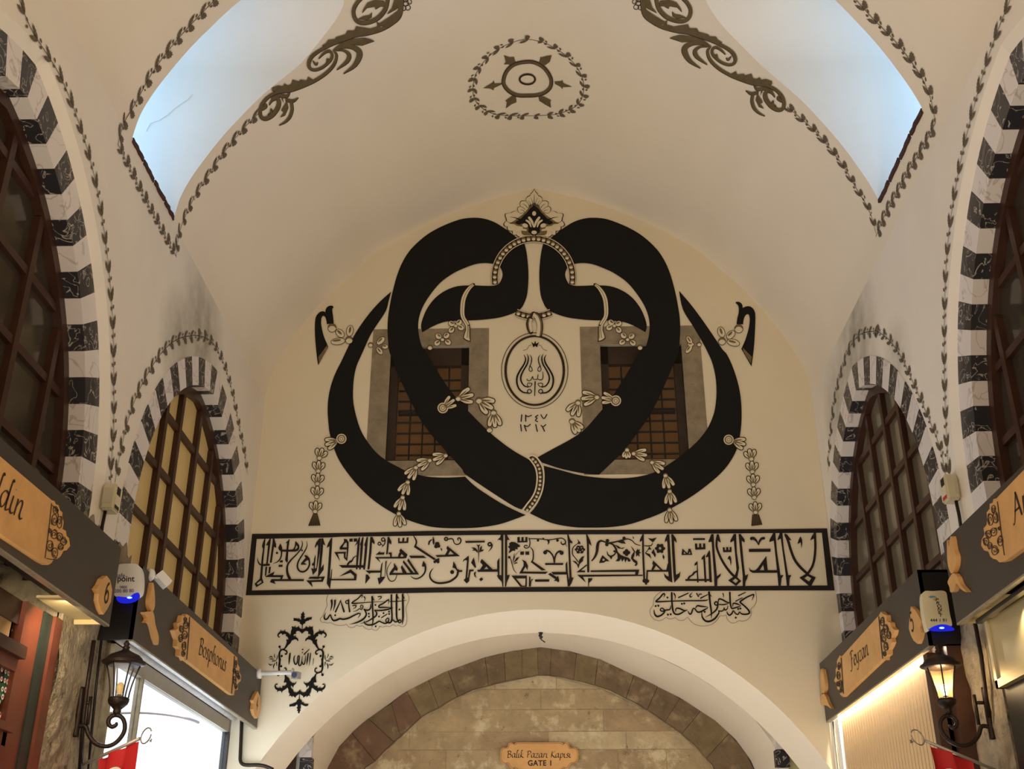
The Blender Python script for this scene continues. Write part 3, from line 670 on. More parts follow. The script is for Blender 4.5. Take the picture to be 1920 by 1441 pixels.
# garland chains crossing the lower bands
for lst in ([(725, 835, 8.73), (965, 160, (-135, 50)), (705, 240, (-115, 55)), (478, 355, (-78, 110)), (345, 595, (-50, 115)), (262, 845, (-35, 120)), (198, 1108, (15, 140))],
            [B4, (745, 775, (-.1, 1)), (797, 803, (1, .15)), (943, 873, (1, .62)), (1050, 978, (.3, 1)), (1083, 1103, (.1, 1)), (1083, 1250, (.15, 1))]):
    for x, y, d in lst[1:]: one_floret(pxs(lst[0], x, y), d, 4.3, 25 if (x, y) != (745, 775) else 15, .52)
T = (815, 720, 13.71); one_ring(pxs(T, 210, 610), 10); one_floret(pxs(T, 230, 600), (150, -110), 4, 25, .55, beadon=False); one_floret(pxs(T, 605, 365), (240, -60), 5.2, 29, .6); one_floret(pxs(T, 1140, 420), (190, 110), 6.2, 29, .6); one_floret(pxs(T, 1515, 725), (20, 200), 5.6, 27, .5); one_bead(T, (1410, 1170), 75)
one_ring(pxs(B4, 655, 385), 10); one_floret(pxs(B4, 645, 378), (-1, -.18), 4, 25, .5, beadon=False); one_floret(pxs(B4, 505, 355), (-1, .12), 5, 29, .55); one_floret(pxs(B4, 355, 400), (-.5, 1), 5.2, 26, .6); one_floret(pxs(B4, 308, 548), (.75, 1), 5.4, 24, .45)
# four-petal flowers on the window stones
for mir in (None, lambda u, v: (2006.4 - u, v)):
    for c, ps in (((570, 880), ((425, 770), (715, 745), (380, 1010), (765, 985))), ((1045, 385), ((895, 315), (1165, 275), (1230, 460), (890, 545)))):
        one_flower((800, 590, 19.2), [(p, 118, 100, math.atan2(p[1] - c[1], p[0] - c[0])) for p in ps], [(c, 72)], mir)
    one_bead((800, 590, 19.2), (120, 1175), 92, mir)
# flower sprays beside the hooks
one_bead(T3, (455, 580), 85); one_flower(T3, [((615, 690), 98, 70, .75), ((810, 640), 108, 68, 1.75), ((575, 850), 142, 66, -.12)], [((795, 825), 74)])
one_bead(T3, (1225, 920), 48); one_flower(T3, [((1430, 840), 98, 55, -.75), ((1515, 955), 62, 48, 0), ((1405, 1040), 85, 50, .9)], [])
one_bead(TR, (457, 1037), 38); one_flower(TR, [((300, 1068), 48, 31, 1.25), ((385, 1092), 45, 30, -.8), ((408, 1162), 58, 30, .25)], [((307, 1150), 33)])
one_bead(TR, (101, 1178), 20); one_flower(TR, [((12, 1140), 40, 22, 1.0), ((25, 1178), 30, 18, 0), ((8, 1222), 42, 22, -.9)], [])
# ---- pearl ring
RCX, RCY = 1000.5, 520.0
def rpt(phi, r): a = math.radians(phi); return (RCX + r * math.sin(a), RCY - r * math.cos(a))
for a0, a1, nb in ((-100, 100, 27), (153, 207, 7)):
    orn_begin(); arc_ = [rpt(a0 + (a1 - a0) * i / 40, 73) for i in range(41)]; DK.stroke(arc_, 14.5, 1, caps=False)
    for r, w_ in ((79.2, 1.3), (66.8, 1.3)): LT.stroke([rpt(a0 + (a1 - a0) * i / 40, r) for i in range(41)], w_, 1, caps=False)
    for i in range(nb): f = rpt(a0 + (a1 - a0) * (i + .5) / nb, 73); SH.disc((f[0], f[1] - .6), 4.1)
    ob = orn_end('pearl_ring', 0.0125)
    for i in range(nb): f = rpt(a0 + (a1 - a0) * (i + .5) / nb, 73); Pt().disc((f[0], f[1] + 1.3), 3.4, 10, 2.6).build('pearl', CRM, None, 0.0162).parent = ob
# ---- link, medallion
orn_begin((860, 525, 9.6))
DK.stroke([(1285, 690), (1262, 780), (1272, 870), (1300, 935)], [95, 98, 90, 80]); LT.stroke([(1300, 695), (1285, 780), (1292, 870), (1312, 930)], [52, 55, 52, 48], caps=False); SH.stroke([(1268, 700), (1252, 780), (1262, 870), (1285, 930)], 22, caps=False)
DK.stroke([(1345, 620), (1410, 640), (1450, 740), (1465, 860), (1445, 1010)], [100, 112, 118, 112, 100], caps=False); DK.disc((1350, 615), 52)
LT.stroke([(1340, 620), (1395, 650), (1432, 750), (1442, 860), (1425, 1005)], [70, 68, 66, 60, 60], caps=False); SH.stroke([(1370, 590), (1440, 650), (1482, 760), (1488, 870), (1468, 1000)], [20, 26, 32, 32, 26], caps=False)
orn_end('medallion_link', 0.0165)
med = Pt((920, 600, 6.2625)); C0 = (517, 590)
ell = lambda rx, ry, n=64: [(C0[0] + rx * math.cos(2 * math.pi * i / n), C0[1] + ry * math.sin(2 * math.pi * i / n)) for i in range(n)]
med.hole(ell(394, 448), ell(386, 440)); med.hole(ell(357, 416), ell(328, 392))
med.split('medallion_ring', LIN, mural, 0.0105)
tx = Pt((920, 600, 6.2625)); tx.mir = lambda u, v: (2 * 1003.2 - u, v)
tx.stroke([(390, 405), (410, 450), (395, 510), (345, 590), (312, 660), (308, 730), (330, 800), (380, 845), (440, 855)], [5, 14, 18, 19, 20, 20, 19, 17, 14]); tx.stroke([(425, 395), (442, 440), (430, 510), (385, 590), (355, 660), (360, 720), (395, 770), (440, 785)], [5, 14, 17, 17, 18, 17, 15, 12])
tx.stroke([(460, 405), (480, 440), (478, 490), (462, 540), (450, 575), (465, 600), (488, 590), (480, 555), (455, 535)], [4, 10, 12, 10, 9, 9, 9, 9, 8]); tx.stroke([(480, 290), (450, 300), (425, 340), (378, 355)], 4.5)
tx.stroke([(455 + 24 * math.cos(t), 835 + 22 * math.sin(t)) for t in (i * math.pi / 6 for i in range(12))], 11, 2, True); tx.stroke([(430, 760), (440, 738), (462, 740), (485, 742), (480, 762), (462, 780), (442, 778)], 9, 3, True); tx.poly([(448, 850), (456, 850), (450, 878)])
tx.mir = None
tx.stroke([(425, 690), (437, 708), (470, 704), (493, 660), (500, 690), (545, 692), (557, 640)], 9); tx.stroke([(552, 690), (590, 700), (614, 680), (612, 605)], [8, 11, 10, 7]); tx.stroke([(522, 722), (517, 885)], [14, 10]); tx.poly([(522, 240), (535, 278), (570, 255), (553, 290), (545, 318), (522, 300), (500, 318), (492, 290), (475, 255), (510, 278)])
dg = [[(365, 1110), (358, 1185)], [(410, 1112), (412, 1185)], [(410, 1118), (440, 1130), (480, 1116)], [(555, 1115), (525, 1135), (545, 1150), (525, 1175), (552, 1190)], [(590, 1110), (625, 1155), (660, 1105)], [(352, 1225), (362, 1300)], [(395, 1232), (418, 1300)], [(395, 1235), (430, 1247), (465, 1222)], [(530, 1225), (548, 1305)], [(592, 1235), (615, 1250), (647, 1226)], [(608, 1248), (632, 1302)]]
for q in dg: tx.stroke(q, 13 if len(q) == 2 else 12)
tx.split('letter_stroke', BLK, mural, 0.0115)
# ---- pearl strap at the crossing, ties
T8 = (955, 840, 10.67); orn_begin(T8)
lftl = [(375, 185), (450, 270), (515, 370), (545, 470), (557, 580), (550, 700), (530, 810), (495, 910), (430, 1020), (350, 1120), (275, 1232)]; rgtl = [(375, 180), (430, 145), (490, 150), (560, 200), (620, 290), (660, 370), (685, 480), (690, 600), (680, 720), (655, 850), (610, 970), (540, 1100), (470, 1190), (397, 1275)]
DK.poly(crom(lftl, 3) + crom(rgtl, 3)[::-1]); LT.stroke(lftl, 30, caps=False); LT.stroke(rgtl, 30, caps=False)
for b in [(470, 215), (525, 270), (570, 335), (600, 410), (612, 490), (618, 570), (617, 650), (612, 730), (598, 810), (575, 890), (545, 965), (510, 1035), (462, 1105), (415, 1170), (360, 1235)]: SH.disc(b, 36)
ob = orn_end('pearl_strap', 0.0125)
for b in [(470, 215), (525, 270), (570, 335), (600, 410), (612, 490), (618, 570), (617, 650), (612, 730), (598, 810), (575, 890), (545, 965), (510, 1035), (462, 1105), (415, 1170), (360, 1235)]: Pt(T8).disc((b[0], b[1] + 6), 24, 10).build('pearl', CRM, None, 0.0162).parent = ob
for mir in (False, True):
    orn_begin((860, 525, 9.6))
    if mir:
        for q in (DK, LT, SH): q.px = (lambda g: (lambda p: (2003.5 - g(p)[0], g(p)[1])))(q.px)
    tie = [(268, 82), (200, 135), (130, 235), (85, 350), (68, 480), (66, 600), (85, 680), (125, 745), (160, 810)]
    DK.stroke(tie, [60, 78, 92, 96, 96, 92, 90, 90, 90]); DK.poly([(115, 800), (210, 830), (215, 1110), (140, 1092), (80, 1050), (85, 1000), (120, 890)])
    LT.stroke(tie, [36, 54, 70, 74, 74, 70, 66, 66, 66], caps=False); LT.poly([(128, 805), (195, 830), (200, 1092), (140, 1072), (95, 1038), (100, 1000), (135, 890)])
    SH.stroke(tie, 9, caps=False); SH.stroke([(160, 820), (165, 900), (150, 1040)], 12, caps=False); SH.stroke([(185, 830), (188, 950), (190, 1050)], 10, caps=False)
    orn_end('letter_tie', 0.013)
# ---- leaf crest
T = (930, 350, 13.1); sil = [(937, 60, 1), (905, 120), (860, 170), (835, 220, 1), (790, 235), (755, 265), (740, 310), (740, 350, 1), (680, 345), (620, 355), (590, 400), (595, 450), (612, 485, 1), (560, 490), (530, 530), (535, 580), (560, 620), (590, 655, 1), (520, 610), (460, 600), (400, 620), (370, 640), (280, 650), (235, 665), (225, 710), (245, 760), (258, 835, 1), (220, 865), (195, 910), (200, 950), (240, 975), (280, 975, 1), (275, 1020), (290, 1060), (340, 1085), (395, 1080, 1), (405, 1120), (420, 1170), (460, 1190), (492, 1172, 1), (530, 1210), (580, 1235), (655, 1215, 1), (937, 1205)]
mirx = lambda L: [(1874 - p[0],) + tuple(p[1:]) for p in L][::-1]
orn_begin(T); full = cl(sil[:-1] + mirx(sil[1:-1]), 3)
cxm, cym = 937, 760
DK.poly([(cxm + (x - cxm) * 1.018, cym + (y - cym) * 1.018) for x, y in full]); LT.poly([(cxm + (x - cxm) * .985, cym + (y - cym) * .985) for x, y in full])
core = [(937, 380, 1), (870, 430), (820, 440), (790, 520), (720, 610), (640, 690), (540, 760), (420, 850), (330, 900), (450, 920), (520, 960), (660, 990), (620, 1080), (640, 1160), (700, 1195, 1), (937, 1205)]
SH.curve(core[:-1] + mirx(core[1:-1]))
for q in (DK, LT, SH): q.mir = None
e = orn_end('leaf_crest', 0.0125)
P = Pt(T); P.mir = lambda u, v: (2 * (930 + 937 / 13.1) - u, v)
P.curve([(937, 520), (880, 500), (830, 540), (770, 620), (690, 700), (600, 790), (480, 870), (560, 930), (640, 900), (760, 960), (800, 1030), (790, 1100), (850, 1150), (937, 1168)])
P.stroke([(937, 185), (937, 500)], [6, 22]); P.stroke([(850, 270), (890, 350), (910, 480)], [5, 9, 16]); P.stroke([(790, 335), (840, 400), (860, 480)], [5, 9, 14]); P.stroke([(660, 415), (720, 450), (770, 510)], [5, 9, 16]); P.stroke([(600, 565), (660, 575), (700, 610)], [5, 9, 14]); P.stroke([(350, 740), (470, 760), (600, 810)], [6, 18, 34]); P.stroke([(740, 350), (790, 420), (820, 500)], 8); P.stroke([(612, 485), (680, 520), (730, 570)], 8); P.stroke([(590, 655), (650, 640), (700, 640)], 9); P.stroke([(258, 835), (330, 880), (430, 880), (500, 900)], 9)
P.build('dark_core', BLK, None, 0.0158).parent = e
P = Pt(T); P.mir = lambda u, v: (2 * (930 + 937 / 13.1) - u, v)
P.disc((940, 655), 46, 14, 56); P.stroke([(925, 985), (890, 870), (815, 760)], [30, 60, 62]); P.stroke([(860, 985), (820, 880), (745, 825)], [24, 52, 40]); P.disc((715, 950), 72, 14, 50, .3); P.disc((395, 1005), 100, 16, 70, -.25); P.stroke([(740, 1065), (600, 1045), (480, 1080), (445, 1150)], [40, 62, 72, 66]); P.disc((575, 1180), 78, 14, 40, .55); P.disc((930, 1120), 60, 14, 46)
o = P.build('light_petals', CRM, None, 0.0166); o.parent = e; o['kind'] = 'stuff'

# ================================================================ INSCRIPTION BANNER
ban = empty('inscription_banner', onY(1012, 1110, D)); tag(ban, 'long framed band of angular dark calligraphy with flowers painted below the emblem', 'inscription')
to = [(472.7, 1000.4), (600, 999.3), (660, 998.5), (800, 994.9), (1000, 993.3), (1180, 992.6), (1440, 991.5), (1550.8, 990)]; ti = [(481.4, 1009.8), (620, 1007), (640, 1005.8), (840, 1003.2), (1000, 1001.5), (1180, 1001.1), (1440, 999), (1540.9, 998.3)]
bi = [(472.3, 1106.4), (660, 1103.4), (840, 1100.6), (1000, 1100), (1180, 1099), (1440, 1097.8), (1551.4, 1097)]; bo = [(460.8, 1115.4), (660, 1113.6), (840, 1110), (1000, 1109), (1180, 1108.4), (1440, 1106.4), (1564.9, 1106.4)]
Pt().hole(to + bo[::-1], ti + bi[::-1]).build('banner_frame', FRM, ban, 0.007)
P = Pt()
P.at(460, 985, 9.6)
P.hole([(345, 230), (362, 230), (355, 330), (330, 560), (303, 950), (330, 1025), (200, 1105), (165, 1045), (262, 955), (296, 560), (318, 420), (298, 370), (310, 320)], [(205, 1040), (280, 985), (295, 1020), (225, 1062)])
P.poly([(440, 230), (462, 230), (440, 400), (405, 690), (375, 690), (410, 350), (370, 355), (400, 300)], [(495, 230), (520, 230), (555, 340), (555, 400), (515, 380), (475, 665), (440, 665), (485, 330)], [(322, 690), (440, 685), (440, 720), (320, 728)], [(362, 740), (395, 740), (375, 900), (350, 905)], [(425, 740), (462, 740), (445, 850), (415, 870)], [(632, 315), (590, 400), (610, 440), (650, 470), (665, 440), (663, 390)], [(800, 235), (775, 420), (765, 640), (752, 675), (715, 620), (735, 480), (750, 310), (720, 315)], [(625, 625), (678, 625), (672, 662), (618, 662)], [(600, 705), (672, 702), (670, 740), (595, 742)])
P.hole([(650, 430), (830, 430), (870, 415), (890, 360), (900, 275), (940, 310), (970, 350), (975, 400), (950, 450), (900, 468), (650, 468)], [(922, 350), (944, 385), (920, 418), (892, 425)])
P.poly([(360, 915), (430, 875), (530, 825), (500, 890), (690, 890), (660, 962), (1055, 962), (1052, 998), (520, 998), (545, 1050), (440, 1015), (470, 962), (625, 962), (640, 928), (365, 925)], [(1060, 530), (1110, 535), (1160, 590), (1165, 640), (1120, 620), (1085, 640), (1060, 665), (1110, 700), (1000, 705), (1000, 680), (1040, 630), (1085, 580)], [(1330, 232), (1365, 232), (1340, 480), (1285, 810), (1215, 890), (1195, 790), (1180, 765), (1230, 775), (1235, 600), (1260, 520), (1265, 560), (1250, 770), (1280, 760), (1310, 380), (1300, 340), (1255, 405), (1250, 380), (1270, 310)], [(1195, 690), (1235, 655), (1235, 720), (1205, 720)], [(1370, 228), (1400, 228), (1440, 360), (1400, 330), (1390, 480), (1360, 770), (1410, 690), (1410, 790), (1320, 920), (1435, 915), (1395, 1010), (1190, 1015), (1215, 1110), (1095, 985), (1365, 975), (1370, 950), (1335, 945), (1325, 960), (1130, 955), (1165, 920), (1305, 915), (1345, 480)], [(1540, 225), (1565, 225), (1550, 480), (1520, 940), (1535, 958), (1540, 990), (1525, 1140), (1465, 1040), (1485, 800), (1515, 370), (1465, 400), (1480, 340)], [(1550, 780), (1562, 790), (1550, 960), (1530, 960)], [(1600, 475), (1810, 470), (1810, 500), (1660, 505), (1705, 635), (1690, 620)])
P.stroke([(220, 570), (225, 630), (255, 690), (295, 708)], [6, 18, 24, 24]); P.stroke([(615, 400), (648, 450), (650, 520), (630, 590), (580, 650), (500, 680)], [30, 28, 26, 24, 18, 5]); P.stroke([(1010, 265), (1028, 320), (1005, 410), (930, 510), (830, 610), (765, 700), (750, 790), (765, 880), (805, 965)], [6, 16, 22, 22, 26, 32, 40, 46, 52], caps=False); P.stroke([(1098, 275), (1112, 350), (1080, 440), (1010, 550), (952, 650), (937, 740), (970, 810), (1040, 830), (1110, 790), (1152, 710), (1150, 620)], [5, 14, 20, 24, 28, 30, 30, 30, 30, 30, 28]); P.disc((570, 490), 21); P.disc((1020, 445), 17)
P.at(640, 985, 9.6)
P.hole([(45, 235), (100, 245), (130, 300), (130, 400), (105, 640), (45, 580), (42, 470), (75, 470), (75, 565), (90, 580), (98, 430), (-30, 430), (-30, 390), (20, 330), (50, 290)], [(20, 390), (60, 320), (95, 300), (100, 390)])
P.poly([(145, 235), (205, 230), (205, 288), (145, 290)], [(222, 230), (288, 230), (280, 288), (222, 288)], [(318, 210), (338, 210), (320, 450), (290, 785), (262, 790), (272, 550), (230, 580), (205, 635), (190, 655), (150, 675), (130, 710), (95, 710), (110, 670), (150, 630), (185, 620), (210, 570), (275, 535), (290, 320), (235, 375), (280, 290)], [(375, 208), (400, 208), (380, 480), (350, 785), (320, 790), (345, 360), (335, 340), (355, 280)], [(455, 205), (480, 205), (460, 480), (425, 790), (392, 790), (425, 370), (410, 350), (430, 290)], [(520, 203), (560, 203), (600, 290), (598, 335), (550, 300), (540, 480), (505, 785), (470, 788), (500, 480)], [(-48, 710), (430, 710), (430, 758), (15, 758)], [(-48, 918), (170, 785), (277, 878), (268, 985), (-190, 985), (-190, 958), (225, 955), (228, 905), (165, 848)], [(830, 200), (860, 205), (900, 280), (900, 340), (855, 310), (835, 515), (805, 518), (825, 300)], [(615, 525), (700, 455), (690, 482), (778, 482), (770, 520)], [(850, 482), (908, 482), (908, 565), (878, 565), (875, 515), (850, 515)], [(1020, 222), (1050, 222), (1048, 285), (1095, 285), (1100, 220), (1135, 218), (1130, 285), (1172, 282), (1175, 215), (1210, 213), (1203, 312), (1022, 318)], [(1220, 540), (1475, 540), (1535, 582), (1250, 585)], [(1340, 350), (1362, 372), (1700, 595), (1668, 620), (1305, 385)], [(430, 808), (700, 808), (720, 690), (745, 655), (735, 720), (720, 920), (780, 920), (793, 640), (822, 630), (815, 660), (785, 935), (730, 1010), (680, 1062), (650, 940), (695, 935), (705, 845), (520, 850), (515, 870)], [(440, 875), (480, 885), (518, 940), (430, 1050)], [(945, 670), (985, 720), (1015, 770), (1010, 815), (960, 800), (925, 850), (1105, 850), (1070, 750), (1090, 710), (1180, 850), (1245, 850), (1105, 660), (1120, 620), (1300, 845), (1330, 845), (1185, 630), (1205, 590), (1400, 880), (860, 888), (870, 850), (900, 800), (945, 745)], [(1475, 630), (1520, 690), (1530, 760), (1500, 740), (1450, 735), (1455, 700)], [(1560, 330), (1570, 280), (1610, 250), (1645, 245), (1600, 290), (1578, 360)], [(1650, 190), (1670, 230), (1680, 290), (1665, 350), (1645, 320), (1640, 260)], [(1780, 390), (1815, 420), (1812, 465), (1795, 440)])
P.hole([(600, 565), (1020, 560), (1030, 510), (1055, 470), (1040, 455), (1068, 410), (1190, 520), (1170, 582), (1110, 592), (665, 592), (705, 660), (690, 650)], [(1055, 556), (1085, 510), (1125, 545), (1108, 560)])
for c, r, w_ in (((752, 250), 30, 20), ((685, 325), 26, 18)): P.stroke([(c[0] + r * math.cos(i * math.pi / 5), c[1] + r * math.sin(i * math.pi / 5)) for i in range(10)], w_, 2, True)
P.stroke([(788, 250), (778, 330), (722, 392)], [18, 18, 5]); P.stroke([(710, 330), (740, 350), (745, 372)], 14); P.stroke([(1300, 185), (1340, 250), (1350, 310), (1322, 378)], [14, 26, 28, 28])
for c, r in (((1682, 650), 26), ((1740, 652), 27), ((1745, 608), 22), ((1710, 630), 30), ((1725, 335), 44), ((1706, 372), 36), ((1752, 368), 30)): P.disc(c, r)
P.stroke([(900, 655), (845, 730), (818, 820), (830, 910), (870, 985), (920, 1000), (970, 970), (1000, 885)], [5, 10, 14, 16, 18, 17, 14, 10]); P.stroke([(1515, 740), (1505, 830), (1450, 910), (1360, 955), (1290, 940), (1250, 905)], [32, 30, 26, 22, 18, 8])
P.at(800, 985, 9.6)
P.stroke([(120, 765), (75, 820), (55, 890), (75, 960), (140, 1015), (250, 1035), (400, 1010), (500, 950), (550, 890), (565, 800)], [8, 20, 26, 30, 34, 36, 36, 36, 36, 36]); P.poly([(480, 640), (520, 700), (550, 780), (590, 800), (640, 798), (640, 832), (575, 835), (540, 810), (510, 770), (465, 755), (475, 690)]); P.disc((458, 835), 37)
P.stroke([(350 + 28 * math.cos(i * math.pi / 5), 240 + 26 * math.sin(i * math.pi / 5)) for i in range(10)], 26, 2, True); P.stroke([(385, 245), (450, 235), (480, 260), (495, 310), (540, 340), (600, 315), (615, 260), (590, 220), (558, 235), (568, 262)], [22, 22, 20, 18, 20, 22, 24, 24, 22, 18])
P.hole([(155, 530), (330, 525), (375, 440), (355, 410), (370, 362), (600, 550), (190, 565)], [(385, 520), (425, 455), (490, 515)])
P.poly([(690, 275), (1045, 270), (1048, 302), (705, 312)], [(800, 390), (870, 395), (915, 440), (920, 490), (870, 450), (815, 450), (845, 425)], [(895, 335), (930, 350), (970, 335), (945, 370), (940, 470), (925, 470), (920, 380)], [(940, 480), (960, 400), (990, 355), (995, 400), (985, 430), (1030, 430), (1010, 460)], [(755, 540), (760, 600), (730, 930), (745, 935), (765, 790), (850, 790), (840, 820), (790, 825), (765, 960), (768, 995), (720, 1042), (665, 980), (700, 940), (700, 920), (725, 625), (690, 620), (645, 655), (665, 610)], [(848, 570), (892, 755), (865, 755), (798, 665)], [(875, 825), (888, 830), (875, 880), (900, 948), (860, 910), (845, 860)], [(985, 930), (1020, 965), (975, 1002), (943, 965)], [(1340, 155), (1380, 155), (1380, 1100), (1365, 1100), (1350, 1010), (1290, 950), (1262, 890), (1345, 890), (1345, 270), (1300, 250), (1270, 275), (1290, 235), (1320, 215)], [(1408, 155), (1440, 155), (1465, 210), (1500, 260), (1460, 250), (1448, 270), (1448, 890), (1495, 885), (1480, 940), (1445, 1010), (1430, 1098), (1410, 1098)])
P.hole([(910, 795), (960, 790), (1010, 710), (962, 655), (990, 598), (1190, 785), (1268, 785), (1270, 640), (1310, 575), (1308, 890), (1280, 890), (1278, 830), (920, 832)], [(1030, 785), (1075, 735), (1115, 780)])
P.stroke([(930, 660), (935, 520), (932, 470)], [6, 14, 16]); P.stroke([(1135 + 30 * math.cos(i * math.pi / 5), 335 + 28 * math.sin(i * math.pi / 5)) for i in range(10)], 28, 2, True); P.stroke([(1178, 340), (1165, 400), (1110, 465)], [24, 22, 5])
P.at(940, 985, 9.6)
P.poly([(287, 205), (332, 205), (332, 275), (360, 275), (362, 205), (400, 205), (402, 275), (430, 272), (432, 203), (470, 203), (470, 300), (290, 305)], [(180, 290), (250, 300), (330, 350), (340, 380), (290, 390), (295, 430), (250, 420), (250, 455), (205, 450), (140, 495), (130, 490), (155, 420), (120, 380), (150, 350), (135, 320)], [(820, 260), (870, 265), (865, 310), (835, 350), (840, 300)], [(340, 465), (408, 465), (408, 525), (340, 525)], [(433, 465), (500, 463), (503, 525), (433, 525)], [(560, 635), (805, 800), (725, 805), (535, 660)], [(235, 480), (240, 570), (200, 690), (215, 570)], [(370, 420), (300, 470), (240, 570), (205, 680), (265, 510)], [(325, 560), (270, 580), (210, 680), (290, 620)], [(300, 670), (260, 655), (210, 700)], [(370, 610), (440, 640), (480, 720), (470, 805), (435, 740), (385, 825), (840, 830), (795, 868), (320, 860), (400, 720), (400, 660)], [(900, 832), (1160, 832), (1155, 690), (1185, 640), (1195, 820), (1230, 1095), (1195, 1095), (1175, 880), (935, 880)], [(785, 672), (1115, 672), (1110, 708), (790, 708)], [(500, 905), (525, 930), (525, 1000), (545, 960), (575, 965), (540, 1000), (530, 1095), (495, 1095)], [(605, 968), (862, 965), (862, 1008), (608, 1010)], [(880, 850), (1000, 925), (1020, 900), (1035, 950), (1045, 1000), (1020, 1018), (990, 995), (945, 995), (970, 965), (840, 875)], [(1185, 155), (1205, 155), (1240, 250), (1280, 290), (1280, 320), (1235, 310), (1240, 480), (1265, 930), (1300, 935), (1260, 1040), (1225, 1098), (1205, 1050), (1225, 920), (1200, 310)], [(1365, 235), (1420, 300), (1425, 330), (1360, 330), (1385, 290)], [(1275, 632), (1340, 640), (1385, 700), (1400, 620), (1440, 565), (1495, 545), (1470, 600), (1470, 635), (1410, 690), (1388, 770), (1360, 700)], [(1525, 155), (1545, 155), (1600, 270), (1625, 365), (1575, 320), (1585, 840), (1545, 840), (1540, 320)])
P.hole([(180, 898), (460, 898), (458, 1100), (345, 1100)], [(265, 950), (435, 950), (430, 1080), (375, 1080)])
P.stroke([(500, 225), (515, 300), (500, 380), (450, 405), (412, 385), (430, 355), (470, 365)], 18); P.stroke([(500, 235), (700, 240), (850, 255), (1000, 235), (1080, 225), (1140, 255), (1155, 310), (1110, 340), (1075, 310), (1080, 280)], [16, 18, 18, 18, 18, 20, 24, 26, 20, 8]); P.stroke([(1150, 320), (1185, 380)], [14, 5]); P.stroke([(520, 385), (565, 440), (575, 520), (570, 600), (545, 655)], [10, 20, 22, 22, 26]); P.stroke([(145, 570), (170, 600), (190, 680), (225, 790), (275, 855)], [14, 16, 16, 14, 8])
P.stroke([(790, 480), (810, 450), (870, 470), (930, 550), (955, 665)], [40, 36, 30, 26, 24]); P.stroke([(1090, 490), (1060, 460), (1000, 490), (965, 570), (955, 665)], [40, 36, 30, 26, 24]); P.stroke([(1360, 330), (1300, 380), (1280, 440), (1285, 520), (1330, 580), (1385, 650)], [12, 16, 18, 18, 16, 18])
for c, r in (((660, 265), 22), ((755, 236), 18), ((1010, 265), 25), ((143, 568), 24), ((788, 482), 36), ((1085, 490), 38)): P.disc(c, r)
P.hole([(1415 + (86 + 9 * math.cos(6 * t)) * math.cos(t), 430 + (72 + 8 * math.cos(6 * t)) * math.sin(t)) for t in (2 * math.pi * i / 48 for i in range(48))], *[[(1415 + 48 * math.cos(b) + 13 * math.cos(t), 430 + 40 * math.sin(b) + 13 * math.sin(t)) for t in (2 * math.pi * i / 8 for i in range(8))] for b in (.3, 1.5, 2.8, 4.0, 5.3)])
P.at(1080, 985, 9.6)
P.poly([(5, 840), (190, 695), (200, 715), (90, 805), (165, 808), (165, 838)], [(262, 805), (1140, 790), (1115, 885), (1200, 880), (1200, 905), (125, 920), (180, 1028), (20, 885), (1065, 878), (1070, 832), (262, 835)], [(218, 945), (295, 945), (290, 975), (235, 1030), (230, 1095), (218, 1095)], [(750, 270), (850, 260), (900, 325), (820, 320), (760, 300)], [(690, 340), (760, 365), (810, 400), (880, 390), (840, 418), (760, 410)], [(1015, 190), (1045, 210), (1035, 245), (1025, 220)], [(740, 470), (790, 520), (860, 550), (950, 580), (985, 620), (970, 650), (935, 645), (920, 600), (885, 665), (870, 590), (830, 650), (810, 590), (780, 640), (710, 640), (750, 590)], [(600, 550), (655, 560), (640, 605), (610, 580)], [(980, 360), (1030, 410), (1060, 460), (1050, 540), (1030, 590), (1100, 640), (1110, 690), (1085, 725), (1050, 720), (1075, 680), (1030, 650), (990, 590), (1000, 530), (1040, 470)], [(1070, 470), (1095, 440), (1105, 410), (1120, 440), (1150, 420), (1140, 470), (1175, 488), (1140, 500), (1145, 565), (1115, 530), (1085, 560), (1080, 510)], [(1290, 225), (1370, 235), (1455, 215), (1385, 300), (1370, 290)], [(1320, 370), (1360, 430), (1310, 430), (1260, 490), (1330, 510), (1360, 600), (1320, 560), (1240, 495), (1290, 430)], [(1400, 415), (1415, 470), (1440, 520), (1425, 575), (1390, 520), (1355, 485)], [(1565, 510), (1595, 560), (1582, 608), (1558, 570)], [(1640, 155), (1680, 155), (1735, 1025), (1660, 990), (1600, 930), (1580, 850), (1625, 900), (1668, 915), (1645, 300), (1630, 270), (1595, 300), (1605, 240)], [(1715, 155), (1745, 155), (1800, 230), (1815, 310), (1765, 265), (1800, 885), (1850, 860), (1880, 820), (1865, 920), (1770, 1028), (1755, 900), (1730, 480)], [(1650, 680), (1668, 690), (1690, 900), (1668, 900)])
P.hole([(1195, 155), (1220, 155), (1225, 480), (1245, 960), (1262, 960), (1270, 798), (1355, 798), (1390, 705), (1372, 685), (1390, 625), (1560, 795), (1625, 795), (1650, 680), (1660, 690), (1665, 830), (1295, 830), (1290, 965), (1320, 985), (1310, 1020), (1285, 1030), (1275, 1065), (1245, 1060), (1235, 1030), (1200, 1015), (1195, 985), (1210, 960), (1190, 480), (1190, 270), (1145, 295), (1150, 250)], [(1395, 795), (1440, 720), (1520, 795)])
P.hole([(475, 530), (520, 570), (605, 640), (540, 640), (500, 665), (415, 672), (440, 600)], [(495 + 22 * math.cos(t), 614 + 22 * math.sin(t)) for t in (2 * math.pi * i / 10 for i in range(10))])
